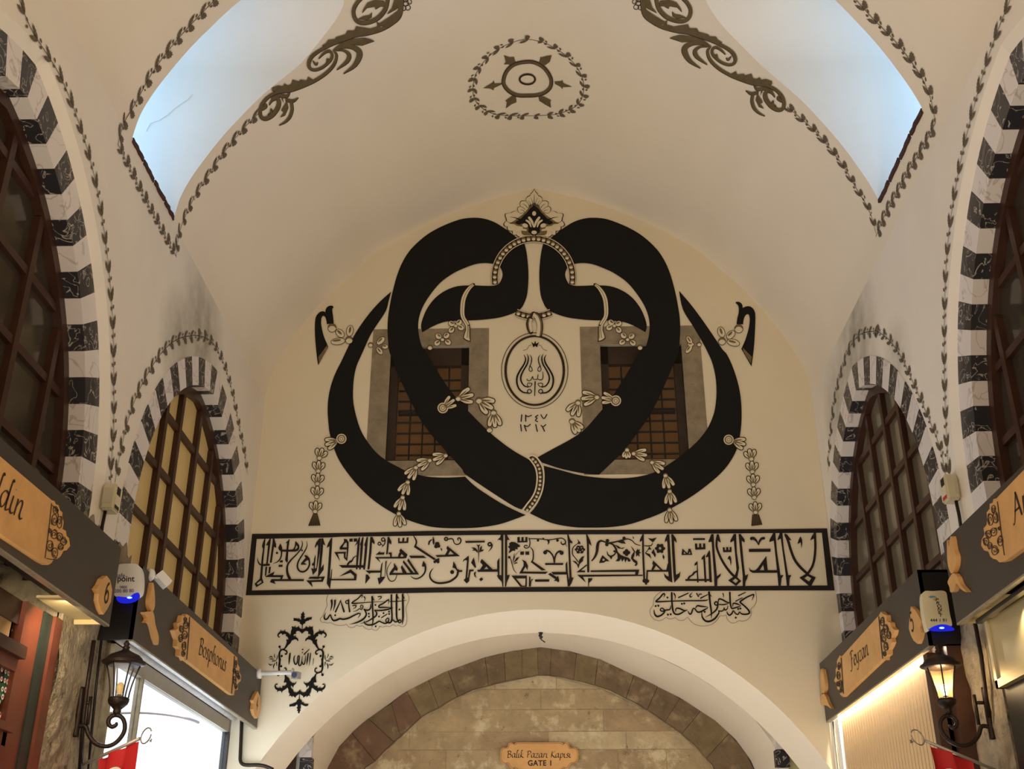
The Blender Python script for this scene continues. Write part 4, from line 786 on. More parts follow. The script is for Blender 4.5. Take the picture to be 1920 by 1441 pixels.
P.stroke([(285, 630), (340, 560), (375, 470), (385, 380), (400, 310), (440, 275), (500, 285), (560, 310), (650, 330), (710, 400), (740, 480), (790, 530)], [22, 36, 46, 52, 46, 34, 26, 26, 32, 34, 34, 28]); P.stroke([(600, 310), (720, 290), (870, 250), (940, 240), (1010, 270), (1070, 330), (1155, 355)], [25, 26, 24, 20, 18, 16, 12]); P.stroke([(560, 460), (575, 520), (620, 550), (680, 530), (715, 480), (690, 460)], [8, 24, 28, 26, 24, 40]); P.stroke([(1378, 300), (1360, 350), (1300, 365), (1230, 360)], [8, 18, 20, 14])
for c, r in (((565, 270), 32), ((555, 340), 32), ((865, 225), 30), ((910, 453), 33), ((876, 485), 33), ((944, 485), 33), ((910, 514), 33)): P.disc(c, r)
P.hole([(1513 + (84 + 12 * math.cos(6 * t)) * math.cos(t), 410 + (82 + 11 * math.cos(6 * t)) * math.sin(t)) for t in (2 * math.pi * i / 48 for i in range(48))], [(1513 + 24 * math.cos(t), 408 + 24 * math.sin(t)) for t in (2 * math.pi * i / 10 for i in range(10))])
P.at(1240, 985, 9.6)
P.poly([(570, 225), (785, 225), (785, 258), (572, 260)], [(605, 320), (645, 320), (648, 390), (680, 390), (680, 320), (718, 320), (722, 390), (750, 390), (752, 320), (790, 320), (795, 425), (610, 432)], [(900, 150), (940, 150), (960, 480), (1000, 910), (1075, 855), (1060, 910), (1010, 960), (1005, 1085), (955, 1085), (950, 900), (905, 290), (845, 300), (855, 260)], [(1010, 150), (1035, 160), (1070, 290), (1065, 305), (1010, 265)], [(1305, 150), (1345, 150), (1360, 480), (1400, 760), (1370, 920), (1320, 905), (1355, 800), (1345, 700), (1305, 270), (1240, 305), (1245, 260)], [(1105, 390), (1140, 390), (1145, 440), (1165, 440), (1168, 385), (1205, 385), (1208, 440), (1228, 440), (1230, 385), (1262, 385), (1265, 475), (1112, 478)], [(1190, 610), (1205, 560), (1235, 538), (1258, 580), (1262, 660), (1248, 725), (1238, 640), (1215, 600)], [(1390, 150), (1425, 150), (1500, 250), (1500, 305), (1445, 270), (1480, 650), (1510, 900), (1565, 870), (1545, 950), (1515, 1010), (1510, 1085), (1465, 1085), (1465, 900), (1420, 480)])
P.hole([(380, 410), (430, 460), (470, 495), (490, 415), (525, 415), (558, 525), (362, 528)], [(400, 505), (410, 465), (440, 505)], [(490, 505), (510, 465), (525, 505)])
P.hole([(865, 440), (880, 480), (912, 1015), (870, 1018), (865, 995), (820, 995), (815, 1018), (778, 1018), (778, 995), (670, 995), (670, 1022), (645, 1022), (640, 995), (432, 995), (432, 962), (465, 962), (490, 910), (545, 880), (580, 830), (640, 805), (640, 700), (595, 725), (600, 680), (650, 635), (668, 960), (775, 960), (755, 600), (720, 615), (730, 570), (785, 510), (810, 960), (860, 960), (845, 560), (810, 570), (800, 560), (835, 490)], [(500, 960), (530, 920), (580, 890), (610, 850), (638, 840), (643, 960)])
P.stroke([(1012, 165), (995, 280), (1000, 400), (1060, 560), (1150, 720), (1250, 850), (1335, 930)], [30, 38, 40, 40, 42, 44, 44]); P.hole([(1330, 895), (1440, 995), (1345, 1085), (1200, 985)], [(1335, 950), (1382, 990), (1340, 1035), (1280, 990)])
P.at(1380, 985, 9.6)
P.poly([(230, 418), (622, 415), (622, 470), (232, 475)], [(670, 130), (708, 130), (740, 480), (800, 890), (855, 890), (820, 950), (805, 1085), (765, 1085), (745, 880), (680, 270), (600, 295), (605, 250)], [(790, 130), (835, 130), (860, 400), (940, 890), (998, 888), (965, 950), (958, 1085), (915, 1085), (890, 850), (805, 230), (745, 265), (755, 220)], [(870, 135), (920, 160), (1000, 265), (930, 250)], [(1395, 135), (1405, 230), (1335, 265), (1350, 220)], [(1158, 190), (1190, 250), (1195, 310), (1178, 415), (1165, 300), (1105, 332), (1125, 260)])
P.hole([(545, 545), (570, 800), (735, 800), (745, 848), (300, 850), (250, 820), (225, 740), (260, 790), (310, 808), (350, 800), (390, 760)], [(425, 800), (490, 700), (505, 800)])
P.stroke([(278, 232), (315, 228), (365, 270), (405, 345)], [58, 52, 36, 14]); P.stroke([(500, 225), (460, 235), (425, 280), (406, 350)], [50, 44, 34, 12]); P.stroke([(890, 165), (940, 280), (990, 450), (1060, 620), (1160, 750), (1280, 862)], [40, 46, 46, 48, 48, 46]); P.stroke([(1420, 140), (1428, 400), (1410, 600), (1370, 740), (1300, 850)], [40, 42, 42, 42, 44]); P.hole([(1280, 855), (1435, 930), (1355, 1085), (1310, 1080), (1140, 935)], [(1285, 905), (1355, 945), (1315, 1005), (1228, 945)])
P.split('letter_stroke', FRM, ban, 0.0082)

# ================================================================ SIGNATURE CARTOUCHES
def runs(P, L):
    for pts, w_ in L: P.stroke(pts, w_, 3)
sig = empty('signature_cartouche', onY(680, 1175, D)); tag(sig, 'flowing black script with digits in a thin wavy outline, left of the arch crown', 'inscription')
T = (590, 1100, 10.1); P = Pt(T)
P.stroke([(265, 130), (230, 200), (225, 280), (238, 345), (200, 430), (165, 520), (160, 545), (110, 590), (110, 640), (150, 670), (190, 668), (240, 685), (300, 675), (380, 715), (480, 730), (560, 722), (598, 705), (640, 750), (700, 770), (750, 755), (795, 725), (850, 745), (905, 735), (960, 780), (1020, 805), (1090, 795), (1140, 820), (1190, 810), (1220, 770), (1225, 740), (1290, 760), (1350, 740), (1420, 750), (1480, 712), (1540, 740), (1590, 725), (1650, 755), (1700, 740), (1735, 690), (1745, 600), (1740, 500), (1725, 430), (1745, 340), (1780, 260), (1780, 190), (1740, 100)], 6.5, 3, caps=False); P.build('outline', LIN, sig, 0.0075)
P = Pt(T); runs(P, [([(320, 255), (325, 340), (298, 462)], [40, 30, 6]), ([(385, 255), (380, 340), (350, 458)], [36, 28, 6]), ([(492, 252), (450, 350), (395, 468)], [14, 24, 30]), ([(490, 265), (525, 370), (555, 465)], [14, 26, 34]), ([(642, 245), (645, 350), (662, 465)], [30, 24, 32]), ([(615 + 30 * math.cos(i * 1.05), 285 + 28 * math.sin(i * 1.05)) for i in range(7)], 20),
    ([(205, 490), (180, 560), (195, 610), (240, 600), (280, 540), (300, 530), (320, 590), (360, 635), (430, 620), (480, 600), (540, 610), (640, 590), (740, 540), (830, 500), (862, 512), (850, 545), (815, 590)], [8, 24, 30, 30, 24, 22, 26, 34, 34, 32, 32, 32, 28, 24, 22, 16, 6]), ([(935, 420), (965, 470), (975, 530), (930, 600), (850, 650), (760, 685), (660, 705)], [26, 28, 30, 34, 32, 22, 5]), ([(1135, 440), (1168, 480), (1165, 540), (1100, 590), (1000, 650), (860, 695)], [20, 28, 30, 28, 22, 5]),
    ([(885, 210), (905, 160), (880, 155), (820, 220), (720, 285), (720, 310), (900, 300), (1100, 285), (1320, 275)], [6, 20, 24, 24, 24, 26, 18, 14, 8]), ([(935, 185), (955, 215), (940, 270)], [24, 18, 5]), ([(1200, 185), (1260, 180), (1250, 215), (1205, 240)], [18, 20, 18, 6]), ([(1088, 185), (1095, 400), (1105, 600), (1085, 770)], [36, 30, 28, 6]), ([(720, 355), (780, 348), (775, 385), (725, 412)], [20, 22, 18, 6]), ([(720, 465), (800, 445), (850, 410), (890, 430), (915, 370), (885, 340), (865, 370), (885, 400)], [5, 14, 18, 18, 18, 16, 16, 14]), ([(935, 425), (1000, 440), (1045, 420), (1062, 370), (1055, 320)], [24, 28, 28, 24, 10]),
    ([(1390, 330), (1405, 250), (1380, 250), (1300, 310), (1220, 350), (1225, 385), (1340, 385), (1490, 395)], [6, 20, 24, 26, 26, 28, 24, 8]), ([(1135, 440), (1250, 445), (1380, 425), (1460, 400)], [20, 28, 28, 20]), ([(1452, 150), (1455, 400), (1462, 600), (1425, 680), (1365, 665)], [32, 30, 30, 28, 20]), ([(1552, 145), (1550, 560), (1595, 640)], [36, 32, 26]), ([(1665, 140), (1672, 560), (1655, 715)], [34, 36, 6]), ([(1425, 275), (1600, 270), (1755, 250)], [16, 18, 4]),
    ([(935, 640), (950, 690), (1020, 720), (1120, 705), (1220, 650), (1270, 670), (1340, 690), (1390, 660), (1400, 600), (1375, 590), (1345, 630), (1370, 670), (1440, 670), (1480, 620), (1520, 660), (1570, 650)], [8, 26, 30, 30, 26, 26, 28, 26, 22, 20, 22, 24, 28, 24, 28, 26]), ([(1265, 580), (1370, 515)], [20, 16]), ([(1610 + 28 * math.cos(i * 1.05), 650 + 28 * math.sin(i * 1.05)) for i in range(7)], 22)])
P.poly([(1085, 165), (1142, 262), (1105, 240)], [(1550, 125), (1608, 232), (1565, 205)], [(1665, 125), (1712, 232), (1680, 205)])
for c in ((388, 535), (1150, 340), (1025, 505), (1027, 560), (1218, 560), (1303, 495), (1408, 465), (1410, 512), (1605, 425), (1155, 745)): P.disc(c, 18, 10)
P.split('letter_stroke', BLK, sig, 0.0085)
sig = empty('signature_cartouche', onY(1320, 1170, D)); tag(sig, 'flowing black calligraphy in a thin scalloped outline under the banner, right of the arch crown', 'inscription')
T = (1210, 1095, 8.727); P = Pt(T)
P.stroke([(270, 110), (200, 160), (150, 220), (130, 290), (128, 345), (90, 390), (75, 440), (90, 510), (150, 575), (220, 595), (290, 575), (335, 540), (380, 562), (430, 565), (488, 545), (540, 585), (600, 592), (655, 570), (692, 540), (760, 620), (850, 670), (960, 682), (1070, 660), (1160, 600), (1225, 515), (1270, 520), (1320, 505), (1340, 570), (1400, 625), (1460, 630), (1530, 595), (1600, 603), (1680, 570), (1725, 510), (1735, 460), (1728, 405), (1780, 350), (1815, 280), (1820, 200), (1800, 105)], 5.5, 3, caps=False); P.build('outline', LIN, sig, 0.0075)
P = Pt(T); runs(P, [([(300, 215), (318, 165), (290, 155), (240, 215), (185, 265), (190, 285), (430, 275), (700, 268), (980, 265), (1025, 240)], [6, 20, 24, 24, 26, 26, 20, 20, 22, 5]), ([(432, 140), (435, 280), (450, 420), (480, 480), (520, 490)], [30, 28, 28, 26, 20]), ([(470, 150), (490, 190), (485, 250)], [22, 18, 5]), ([(545, 215), (700, 145)], [22, 18]), ([(770, 130), (730, 180), (740, 208), (765, 195)], [6, 20, 22, 10]), ([(842, 150), (870, 205), (880, 165), (920, 160)], [22, 12, 16, 16]), ([(905, 225), (1015, 170)], [22, 16]),
    ([(145, 410), (150, 480), (190, 525), (250, 510), (300, 470), (318, 430), (280, 390), (250, 400), (250, 430), (290, 440), (340, 420), (390, 415), (410, 390), (415, 345)], [8, 24, 30, 28, 24, 22, 20, 20, 20, 22, 24, 22, 20, 8]), ([(495, 440), (505, 395), (560, 395), (640, 430), (690, 420), (620, 450), (560, 485), (500, 490), (460, 460)], [14, 22, 26, 24, 8, 22, 26, 26, 22]), ([(700, 440), (720, 480), (750, 480), (780, 400), (810, 400), (850, 450), (900, 450), (960, 420), (1025, 375), (920, 360), (850, 350), (825, 385)], [12, 24, 24, 22, 20, 26, 28, 26, 10, 26, 24, 14]),
    ([(1042, 130), (1060, 300), (1080, 450), (1080, 560)], [34, 28, 26, 5]), ([(1160 + 28 * math.cos(i * 1.05), 312 + 28 * math.sin(i * 1.05)) for i in range(7)], 22), ([(1190, 320), (1170, 400), (1100, 470), (980, 540)], [24, 26, 22, 5]), ([(1195, 290), (1205, 240), (1260, 250), (1330, 290), (1375, 300), (1300, 330), (1210, 330)], [12, 24, 26, 24, 10, 20, 18]), ([(1270, 150), (1280, 180), (1275, 215)], [20, 14, 5]), ([(925, 440), (930, 530), (980, 595), (1050, 605), (1130, 565), (1180, 505), (1205, 460), (1200, 430), (1240, 440), (1280, 420), (1290, 375), (1300, 420), (1340, 400), (1350, 345)], [8, 24, 30, 32, 30, 26, 20, 16, 20, 18, 12, 20, 18, 8]),
    ([(1383, 135), (1390, 300), (1410, 390), (1440, 395)], [28, 26, 24, 16]), ([(1430, 360), (1440, 310), (1500, 320), (1560, 350), (1500, 375), (1430, 395)], [12, 22, 24, 10, 22, 22]), ([(1480, 275), (1585, 220)], [18, 14]), ([(1525, 185), (1640, 130)], [20, 14]), ([(1745, 265), (1775, 180), (1755, 170), (1660, 210), (1555, 280), (1570, 310), (1640, 370), (1700, 440), (1690, 480), (1620, 490), (1570, 480), (1540, 450), (1520, 490), (1480, 480), (1440, 430), (1420, 470), (1380, 505), (1345, 480), (1335, 440)], [5, 20, 22, 24, 28, 26, 26, 28, 26, 26, 22, 16, 22, 22, 18, 24, 26, 22, 8])])
P.poly([(1035, 118), (1092, 205), (1052, 185)])
for c in ((362, 215), (598, 318), (637, 312), (170, 355), (213, 350), (370, 495), (415, 490), (972, 450), (1480, 545), (1520, 402), (1556, 396)): P.disc(c, 17, 10)
P.split('letter_stroke', BLK, sig, 0.0085)

# ================================================================ SCROLLWORK CARTOUCHE
scr = empty('scrollwork_cartouche', onY(564, 1337, D)); tag(scr, 'black leafy scrollwork cartouche framing short script, painted beside the left sign board', 'painting')
axis = lambda v: 568.1 - (v - 1146) * 0.0414
P = Pt((495, 1140, 13.71)); 
P.poly([(1005, 80), (1030, 115), (1025, 135), (1058, 140), (1030, 180), (1055, 215), (1025, 260), (1060, 275), (1100, 240), (1170, 230), (1235, 225), (1220, 290), (1170, 290), (1160, 310), (1110, 320), (1060, 350), (1065, 380), (1020, 400), (995, 430), (990, 560), (975, 560), (972, 430), (910, 375), (930, 350), (870, 345), (860, 330), (800, 320), (750, 320), (765, 285), (750, 250), (830, 255), (880, 270), (895, 250), (945, 300), (955, 260), (940, 215), (965, 190), (945, 145), (980, 130), (985, 110)])
P.at(495, 1235, 13.71).poly([(915, 900), (918, 1020), (980, 1080), (965, 1100), (1030, 1115), (1020, 1140), (1080, 1150), (1145, 1155), (1125, 1205), (1060, 1215), (1000, 1190), (950, 1160), (940, 1200), (950, 1260), (925, 1270), (940, 1330), (915, 1340), (920, 1370), (895, 1405), (870, 1370), (875, 1335), (845, 1330), (865, 1280), (835, 1260), (865, 1215), (850, 1160), (790, 1215), (720, 1215), (650, 1225), (655, 1165), (710, 1155), (770, 1130), (790, 1120), (840, 1100), (830, 1075), (890, 1020), (905, 900)])
P.mir = lambda u, v: (2 * axis(v) - u, v)
P.at(495, 1140, 13.71).poly([(975, 655), (970, 560), (1000, 530), (1060, 500), (1080, 445), (1105, 480), (1160, 490), (1170, 440), (1195, 480), (1265, 460), (1250, 520), (1270, 580), (1275, 690), (1330, 630), (1420, 585), (1415, 530), (1450, 580), (1520, 580), (1535, 540), (1550, 600), (1600, 640), (1615, 690), (1590, 740), (1550, 755), (1540, 730), (1580, 715), (1570, 670), (1520, 640), (1490, 660), (1480, 690), (1450, 660), (1390, 660), (1400, 700), (1340, 740), (1310, 800), (1375, 800), (1355, 860), (1370, 930), (1400, 1010), (1440, 1050), (1400, 1060), (1340, 1000), (1310, 945), (1260, 900), (1230, 830), (1170, 800), (1110, 800), (1070, 850), (1058, 820), (1080, 770), (1130, 735), (1150, 690), (1170, 720), (1200, 700), (1180, 660), (1130, 660), (1140, 610), (1110, 580), (1060, 580), (1010, 620)])
P.stroke([(1400, 1050), (1470, 1065), (1510, 1110), (1520, 1200), (1500, 1330), (1490, 1440)], [34, 44, 46, 52, 46, 46]); P.stroke([(1420, 1065), (1350, 1090), (1325, 1140), (1350, 1180), (1375, 1165)], [34, 36, 34, 34, 28]); P.disc((1530, 985), 32); P.stroke([(1495, 1060), (1525, 1000)], 18); P.disc((1455, 1225), 30)
P.at(495, 1235, 13.71).stroke([(1490, 0), (1500, 120), (1500, 230), (1480, 310), (1420, 345), (1350, 370)], [45, 48, 46, 42, 40, 36]); P.stroke([(1370, 350), (1315, 320), (1312, 260), (1340, 228), (1358, 240)], [32, 34, 32, 30, 26]); P.disc((1448, 185), 30); P.disc((1502, 405), 34); P.stroke([(1470, 340), (1500, 400)], 20)
P.poly([(1360, 360), (1340, 420), (1330, 500), (1350, 605), (1310, 600), (1280, 600), (1275, 640), (1310, 690), (1380, 690), (1370, 740), (1420, 740), (1435, 705), (1450, 745), (1510, 735), (1545, 690), (1545, 660), (1500, 665), (1495, 640), (1540, 630), (1575, 665), (1580, 710), (1550, 770), (1500, 800), (1490, 860), (1470, 820), (1400, 820), (1370, 875), (1355, 820), (1290, 780), (1240, 735), (1210, 780), (1205, 850), (1170, 900), (1190, 970), (1150, 935), (1090, 985), (1090, 940), (1010, 995), (1000, 950), (940, 910), (905, 900), (915, 780), (960, 840), (1010, 860), (1070, 840), (1090, 790), (1150, 740), (1160, 690), (1130, 690), (1095, 740), (1080, 680), (1030, 630), (1015, 570), (1060, 620), (1130, 610), (1190, 560), (1220, 490), (1290, 440), (1310, 390)])
P.build('scroll_frame', BLK, scr, 0.0075)
P = Pt((495, 1140, 13.71)); P.mir = lambda u, v: (2 * axis(v) - u, v)
runs(P, [([(1640, 1160), (1650, 1210), (1620, 1270)], [5, 20, 14]), ([(1570, 1210), (1570, 1290), (1600, 1340)], [14, 22, 6]), ([(1680, 1262), (1735, 1238), (1788, 1278)], [10, 30, 5]), ([(1640, 1312), (1700, 1300), (1772, 1300)], [8, 24, 8]), ([(1580, 1345), (1640, 1352), (1692, 1362)], [5, 22, 12]), ([(1575, 1385), (1560, 1480)], [28, 12]), ([(1612, 1412), (1642, 1480), (1635, 1565)], [16, 32, 5]), ([(1670, 1442), (1730, 1455), (1788, 1412)], [14, 30, 5]), ([(1600, 1342), (1690, 1352)], [8, 20])])
P.split('leaf', BLK, scr, 0.0075)
P = Pt((495, 1140, 13.71)); runs(P, [([(668, 1160), (652, 1300), (640, 1450)], [40, 46, 8]), ([(800, 1210), (770, 1260), (770, 1360), (805, 1440), (850, 1400), (868, 1240), (900, 1222), (908, 1270), (888, 1400), (905, 1470), (955, 1440), (985, 1230)], [12, 26, 32, 32, 28, 26, 26, 28, 32, 34, 30, 10]), ([(985, 1380), (1005, 1440), (1048, 1400), (1070, 1200)], [20, 30, 28, 12]), ([(1135, 1160), (1112, 1330), (1098, 1460)], [30, 38, 8]), ([(1195, 1155), (1180, 1300), (1160, 1470)], [24, 30, 8]), ([(1270, 1290), (1255, 1465)], [16, 8]), ([(1035, 1178), (1162, 1052)], [34, 18])]); P.disc((995, 1055), 19, 10); P.disc((987, 1135), 16, 10)
P.split('letter_stroke', BLK, scr, 0.0082)
# ================================================================ PAINTED VINES, SCROLLS AND CEILING ROSETTE
def leaf_mesh(name, outline, mt):
    flat, tr = tess(outline); me = bpy.data.meshes.new(name); me.from_pydata([(x, y, 0) for x, y in flat], [], tr); me.materials.append(mt); return me
LONG = leaf_mesh('long_leaf', [(0, 0), (.012, .012), (.030, .013), (.036, .021), (.050, .016), (.058, .023), (.074, .014), (.082, .018), (.098, .007), (.118, 0), (.098, -.006), (.084, -.014), (.072, -.010), (.058, -.018), (.044, -.012), (.030, -.014), (.012, -.008)], M['leaf_paint'])
LOBE = leaf_mesh('lobed_leaf', [(0, 0), (.010, .014), (.022, .034), (.034, .026), (.042, .034), (.052, .020), (.068, .022), (.066, .010), (.082, .002), (.066, -.008), (.070, -.020), (.052, -.020), (.042, -.034), (.032, -.026), (.020, -.034), (.010, -.014)], M['leaf_paint'])
def surf_frame(u, v):
    p = onV(u, v); q = onV(u, v, 0.01); return p, (q - p).normalized()
def vine(name, paths, label, group, step=0.145, scale=1.0, cat='painting', pair=False, closed=False, off=0.006, berry_r=0.013, phase=0.0):
    root = empty(name, onV(*paths[0][0])); tag(root, label, cat, group)
    stem = MB(); ber = MB()
    for path in paths:
        dense = crom(path, 8, closed)
        if closed: dense.append(dense[0])
        fr = [surf_frame(*p) for p in dense]
        L = [0.0]
        for a, b in zip(fr, fr[1:]): L.append(L[-1] + (b[0] - a[0]).length)
        for i in range(len(fr) - 1):
            (p, n), (q, m_) = fr[i], fr[i + 1]; t = (q - p); 
            if t.length < 1e-5: continue
            b = n.cross(t).normalized() * .0032 * scale
            stem.add([p + b + n * off, p - b + n * off, q - b + m_ * off, q + b + m_ * off], [(0, 1, 2, 3)])
        s_ = step * (.4 + phase); k = 0
        while s_ < L[-1] - step * .2:
            i = max(j for j in range(len(L)) if L[j] <= s_); i = min(i, len(fr) - 2); f = (s_ - L[i]) / max(L[i + 1] - L[i], 1e-6)
            p = fr[i][0].lerp(fr[i + 1][0], f); n = fr[i][1].lerp(fr[i + 1][1], f).normalized(); t = (fr[i + 1][0] - fr[i][0]).normalized(); t = (t - n * t.dot(n)).normalized(); b = n.cross(t)
            for side, me, ang in ((1, LONG, .42), (-1, LONG if pair else LOBE, .42 if pair else .85)):
                d = (t * math.cos(ang) + b * side * math.sin(ang)).normalized(); e = n.cross(d)
                sc = scale * random.uniform(.88, 1.04); o = bpy.data.objects.new('leaf', me); COL.objects.link(o)
                pos = p + n * (off + .0012) + d * .012 * scale
                mw = Matrix(((d.x * sc, e.x * sc, n.x * sc, pos.x), (d.y * sc, e.y * sc, n.y * sc, pos.y), (d.z * sc, e.z * sc, n.z * sc, pos.z), (0, 0, 0, 1)))
                o.parent = root; o.matrix_parent_inverse = Matrix.Translation(-Vector(root.location)); o.matrix_basis = mw
            for side, dt in ((1, .74), (-1, .80)):
                s2 = s_ + step * dt
                if s2 > L[-1]: continue
                c = p + t * step * dt; cc = c + b * side * .021 * scale + t * .012 * scale + n * (off + .001); ax = (t * .9 + b * side * .35).normalized(); ay = n.cross(ax)
                ber.add([cc + ax * math.cos(a) * berry_r * 1.25 * scale + ay * math.sin(a) * berry_r * .8 * scale for a in (2 * math.pi * j / 8 for j in range(8))], [tuple(range(8))])
                ber.add([c + n * off, cc - ax * berry_r, cc - ax * berry_r + t * .003, c + t * .003 + n * off], [(0, 1, 2, 3)])
            s_ += step; k += 1
    stem.build('stem', M['line_paint'], root); o = ber.build('berries', M['leaf_paint'], root); o['kind'] = 'stuff'
    return root
z3 = lambda ox, oy, L: [(ox + a / 3.002, oy + b / 3.002) for a, b in L]
G = 'vine borders painted around the arches and niches'
vine('painted_vine', [[(330, 482), (320, 463), (286, 400), (263, 356), (233, 296), (220, 270)], [(220, 272), (223, 258), (233, 227), (253, 193), (280, 143), (310, 100), (350, 53), (401, 0)], [(329, 480), (336, 433), (360, 376), (393, 323), (423, 280), (460, 236), (484, 212)]], 'painted leafy vine outlining the left daylight niche in a V', G)
vine('painted_vine', [z3(1440, 0, [(610, 1330), (660, 1210), (730, 1080), (800, 950), (880, 820), (945, 690)]), z3(1440, 0, [(945, 690), (920, 560), (870, 440), (790, 320), (700, 210), (600, 110), (500, 0)]), z3(1440, 0, [(610, 1310), (570, 1180), (500, 1060), (430, 940), (340, 820), (250, 720), (110, 600)])], 'painted leafy vine outlining the right daylight niche in a V', G)
vine('painted_vine', [[(206, 960), (207, 880), (212, 800), (212, 700), (210, 600), (200, 480), (180, 350), (150, 240), (110, 140), (60, 60), (35, 0)]], 'painted vine following the large striped arch at the left edge', G, 0.2, 1.0, pair=True)
vine('painted_vine', [[(1795, 958), (1780, 875), (1775, 800), (1772, 700), (1772, 600), (1775, 500), (1785, 400), (1805, 290), (1830, 190), (1860, 90), (1895, 0)]], 'painted vine following the large striped arch at the right edge', G, 0.2, 1.0, pair=True)
vine('painted_vine', [[(214, 905), (222, 860), (238, 790), (258, 735), (285, 685), (310, 652), (335, 634), (365, 628)], [(464, 890), (458, 850), (448, 800), (435, 735), (420, 685), (402, 648), (385, 633), (365, 628)]], 'painted vine arching over the small striped window arch on the left', G, 0.18, 0.95)
vine('painted_vine', [[(1776, 905), (1765, 845), (1745, 790), (1710, 710), (1690, 668), (1668, 637), (1645, 620)], [(1553, 885), (1557, 820), (1566, 745), (1580, 690), (1595, 650), (1615, 626), (1645, 620)]], 'painted vine arching over the small striped window arch on the right', G, 0.18, 0.95)

# ---- acanthus scrolls on the vault
def scroll(fn, label):
    root = empty('acanthus_scroll', onV(*fn(620, 110))); tag(root, label, 'painting', 'acanthus scrolls on the vault')
    T = (470, 0, 5.54)
    for nm, mt, sh, grow, off in (('scroll_outline', M['scroll_dark'], (5, 7), 5, .006), ('scroll_leafwork', M['scroll_paint'], (0, 0), 0, .009)):
        P = Pt(T); S = lambda pts, w_: P.stroke([(x + sh[0], y + sh[1]) for x, y in pts], [q + grow for q in w_], 4)
        S([(1565, -60), (1555, 60), (1530, 160), (1460, 230), (1350, 300), (1200, 345), (1080, 365), (950, 410), (800, 470), (690, 530), (620, 590), (595, 660), (615, 705), (670, 718), (750, 685), (820, 620), (838, 560), (810, 522), (760, 540), (700, 600)], [40, 48, 52, 44, 32, 28, 26, 26, 28, 32, 34, 34, 30, 26, 24, 24, 26, 28, 22, 5])
        S([(880, 510), (960, 480), (1050, 480), (1115, 520), (1120, 585), (1065, 680), (960, 755)], [10, 24, 46, 58, 56, 36, 4]); S([(890, 515), (960, 515), (1015, 560), (995, 630), (890, 715)], [8, 22, 40, 36, 4])
        S([(860, 520), (885, 570), (860, 660), (780, 750), (660, 830), (530, 890), (400, 935), (280, 950), (190, 990), (120, 1060), (90, 1140), (100, 1205), (150, 1225), (220, 1185), (275, 1110), (285, 1045), (260, 1015), (215, 1035), (185, 1080)], [20, 26, 28, 30, 30, 30, 28, 28, 30, 32, 34, 36, 40, 42, 42, 40, 32, 22, 5])
        S([(205, 1130), (205, 1160), (172, 1182)], [22, 16, 4]); S([(115, 1125), (150, 1095), (140, 1060)], [26, 30, 10]); S([(215, 1010), (300, 985), (365, 992), (400, 955)], [18, 36, 34, 4]); S([(370, 1030), (430, 1042), (485, 1008)], [34, 32, 4]); S([(415, 1060), (422, 1130), (400, 1205), (350, 1260), (290, 1292)], [30, 30, 28, 18, 4]); S([(640, 625), (670, 660), (690, 640)], [10, 24, 4]); S([(795, 610), (785, 650), (760, 670)], [24, 22, 6])
        S([(1420, -40), (1395, 80), (1320, 175), (1220, 222), (1130, 225), (1075, 180), (1062, 100), (1100, 20), (1170, -50)], [36, 40, 42, 42, 42, 40, 36, 34, 30])
        mv = lambda L: [(x + sh[0], y + sh[1]) for x, y in L]
        for L in ([(1340, 260), (1240, 290), (1090, 265), (1075, 310), (1000, 310), (980, 350), (880, 380), (870, 400), (800, 405), (780, 440), (730, 470), (800, 470), (1000, 400), (1200, 345), (1350, 300)], [(840, 520), (930, 440), (1050, 395), (1180, 385), (1240, 400), (1280, 418), (1150, 465), (1050, 455), (950, 470), (870, 510)], [(660, 830), (590, 790), (580, 830), (510, 820), (500, 840), (430, 820), (415, 870), (380, 880), (345, 860), (330, 890), (280, 880), (215, 905), (215, 940), (300, 945), (450, 910), (560, 870)], [(370, 1040), (385, 1110), (350, 1190), (300, 1210), (340, 1160), (310, 1140), (340, 1090)], [(1170, 80), (1210, 20), (1290, -10), (1380, 0), (1390, 60), (1340, 60), (1290, 90), (1280, 60), (1200, 75), (1150, 130)], [(1110, 190), (1170, 160), (1230, 150), (1255, 120), (1250, 170), (1200, 200)], [(1490, -20), (1555, -20), (1550, 50), (1500, 90), (1410, 140), (1460, 80)], [(1530, 100), (1420, 180), (1335, 235), (1300, 215), (1310, 262), (1400, 262), (1500, 190)], [(325, 1000), (335, 1062), (312, 1020)]): P.poly(mv(L))
        P.g = [([fn(*p) for p in pl], [[fn(*p) for p in h] for h in hs]) for pl, hs in P.g]
        o = P.build(nm, mt, root, off, lambda u, v, o_: onV(u, v, o_)); o['kind'] = 'stuff'
    P = Pt(T)
    for c, r in (((1610, 30), 28), ((1630, 75), 26), ((1585, 80), 26), ((1600, -10), 28), ((1645, 15), 24)): P.stroke([(c[0] + r * math.cos(i * math.pi / 5), c[1] + r * math.sin(i * math.pi / 5)) for i in range(10)], 8, 2, True)
    P.g = [([fn(*p) for p in pl], hs) for pl, hs in P.g]; P.build('flower_outline', M['line_paint'], root, .007, lambda u, v, o_: onV(u, v, o_))['kind'] = 'stuff'
scroll(lambda u, v: (u, v), 'large brown acanthus scroll painted on the vault beside the left niche')
scroll(lambda u, v: (1957.5 - u, v - 16 * max(v, 0) / 216), 'large brown acanthus scroll painted on the vault beside the right niche')

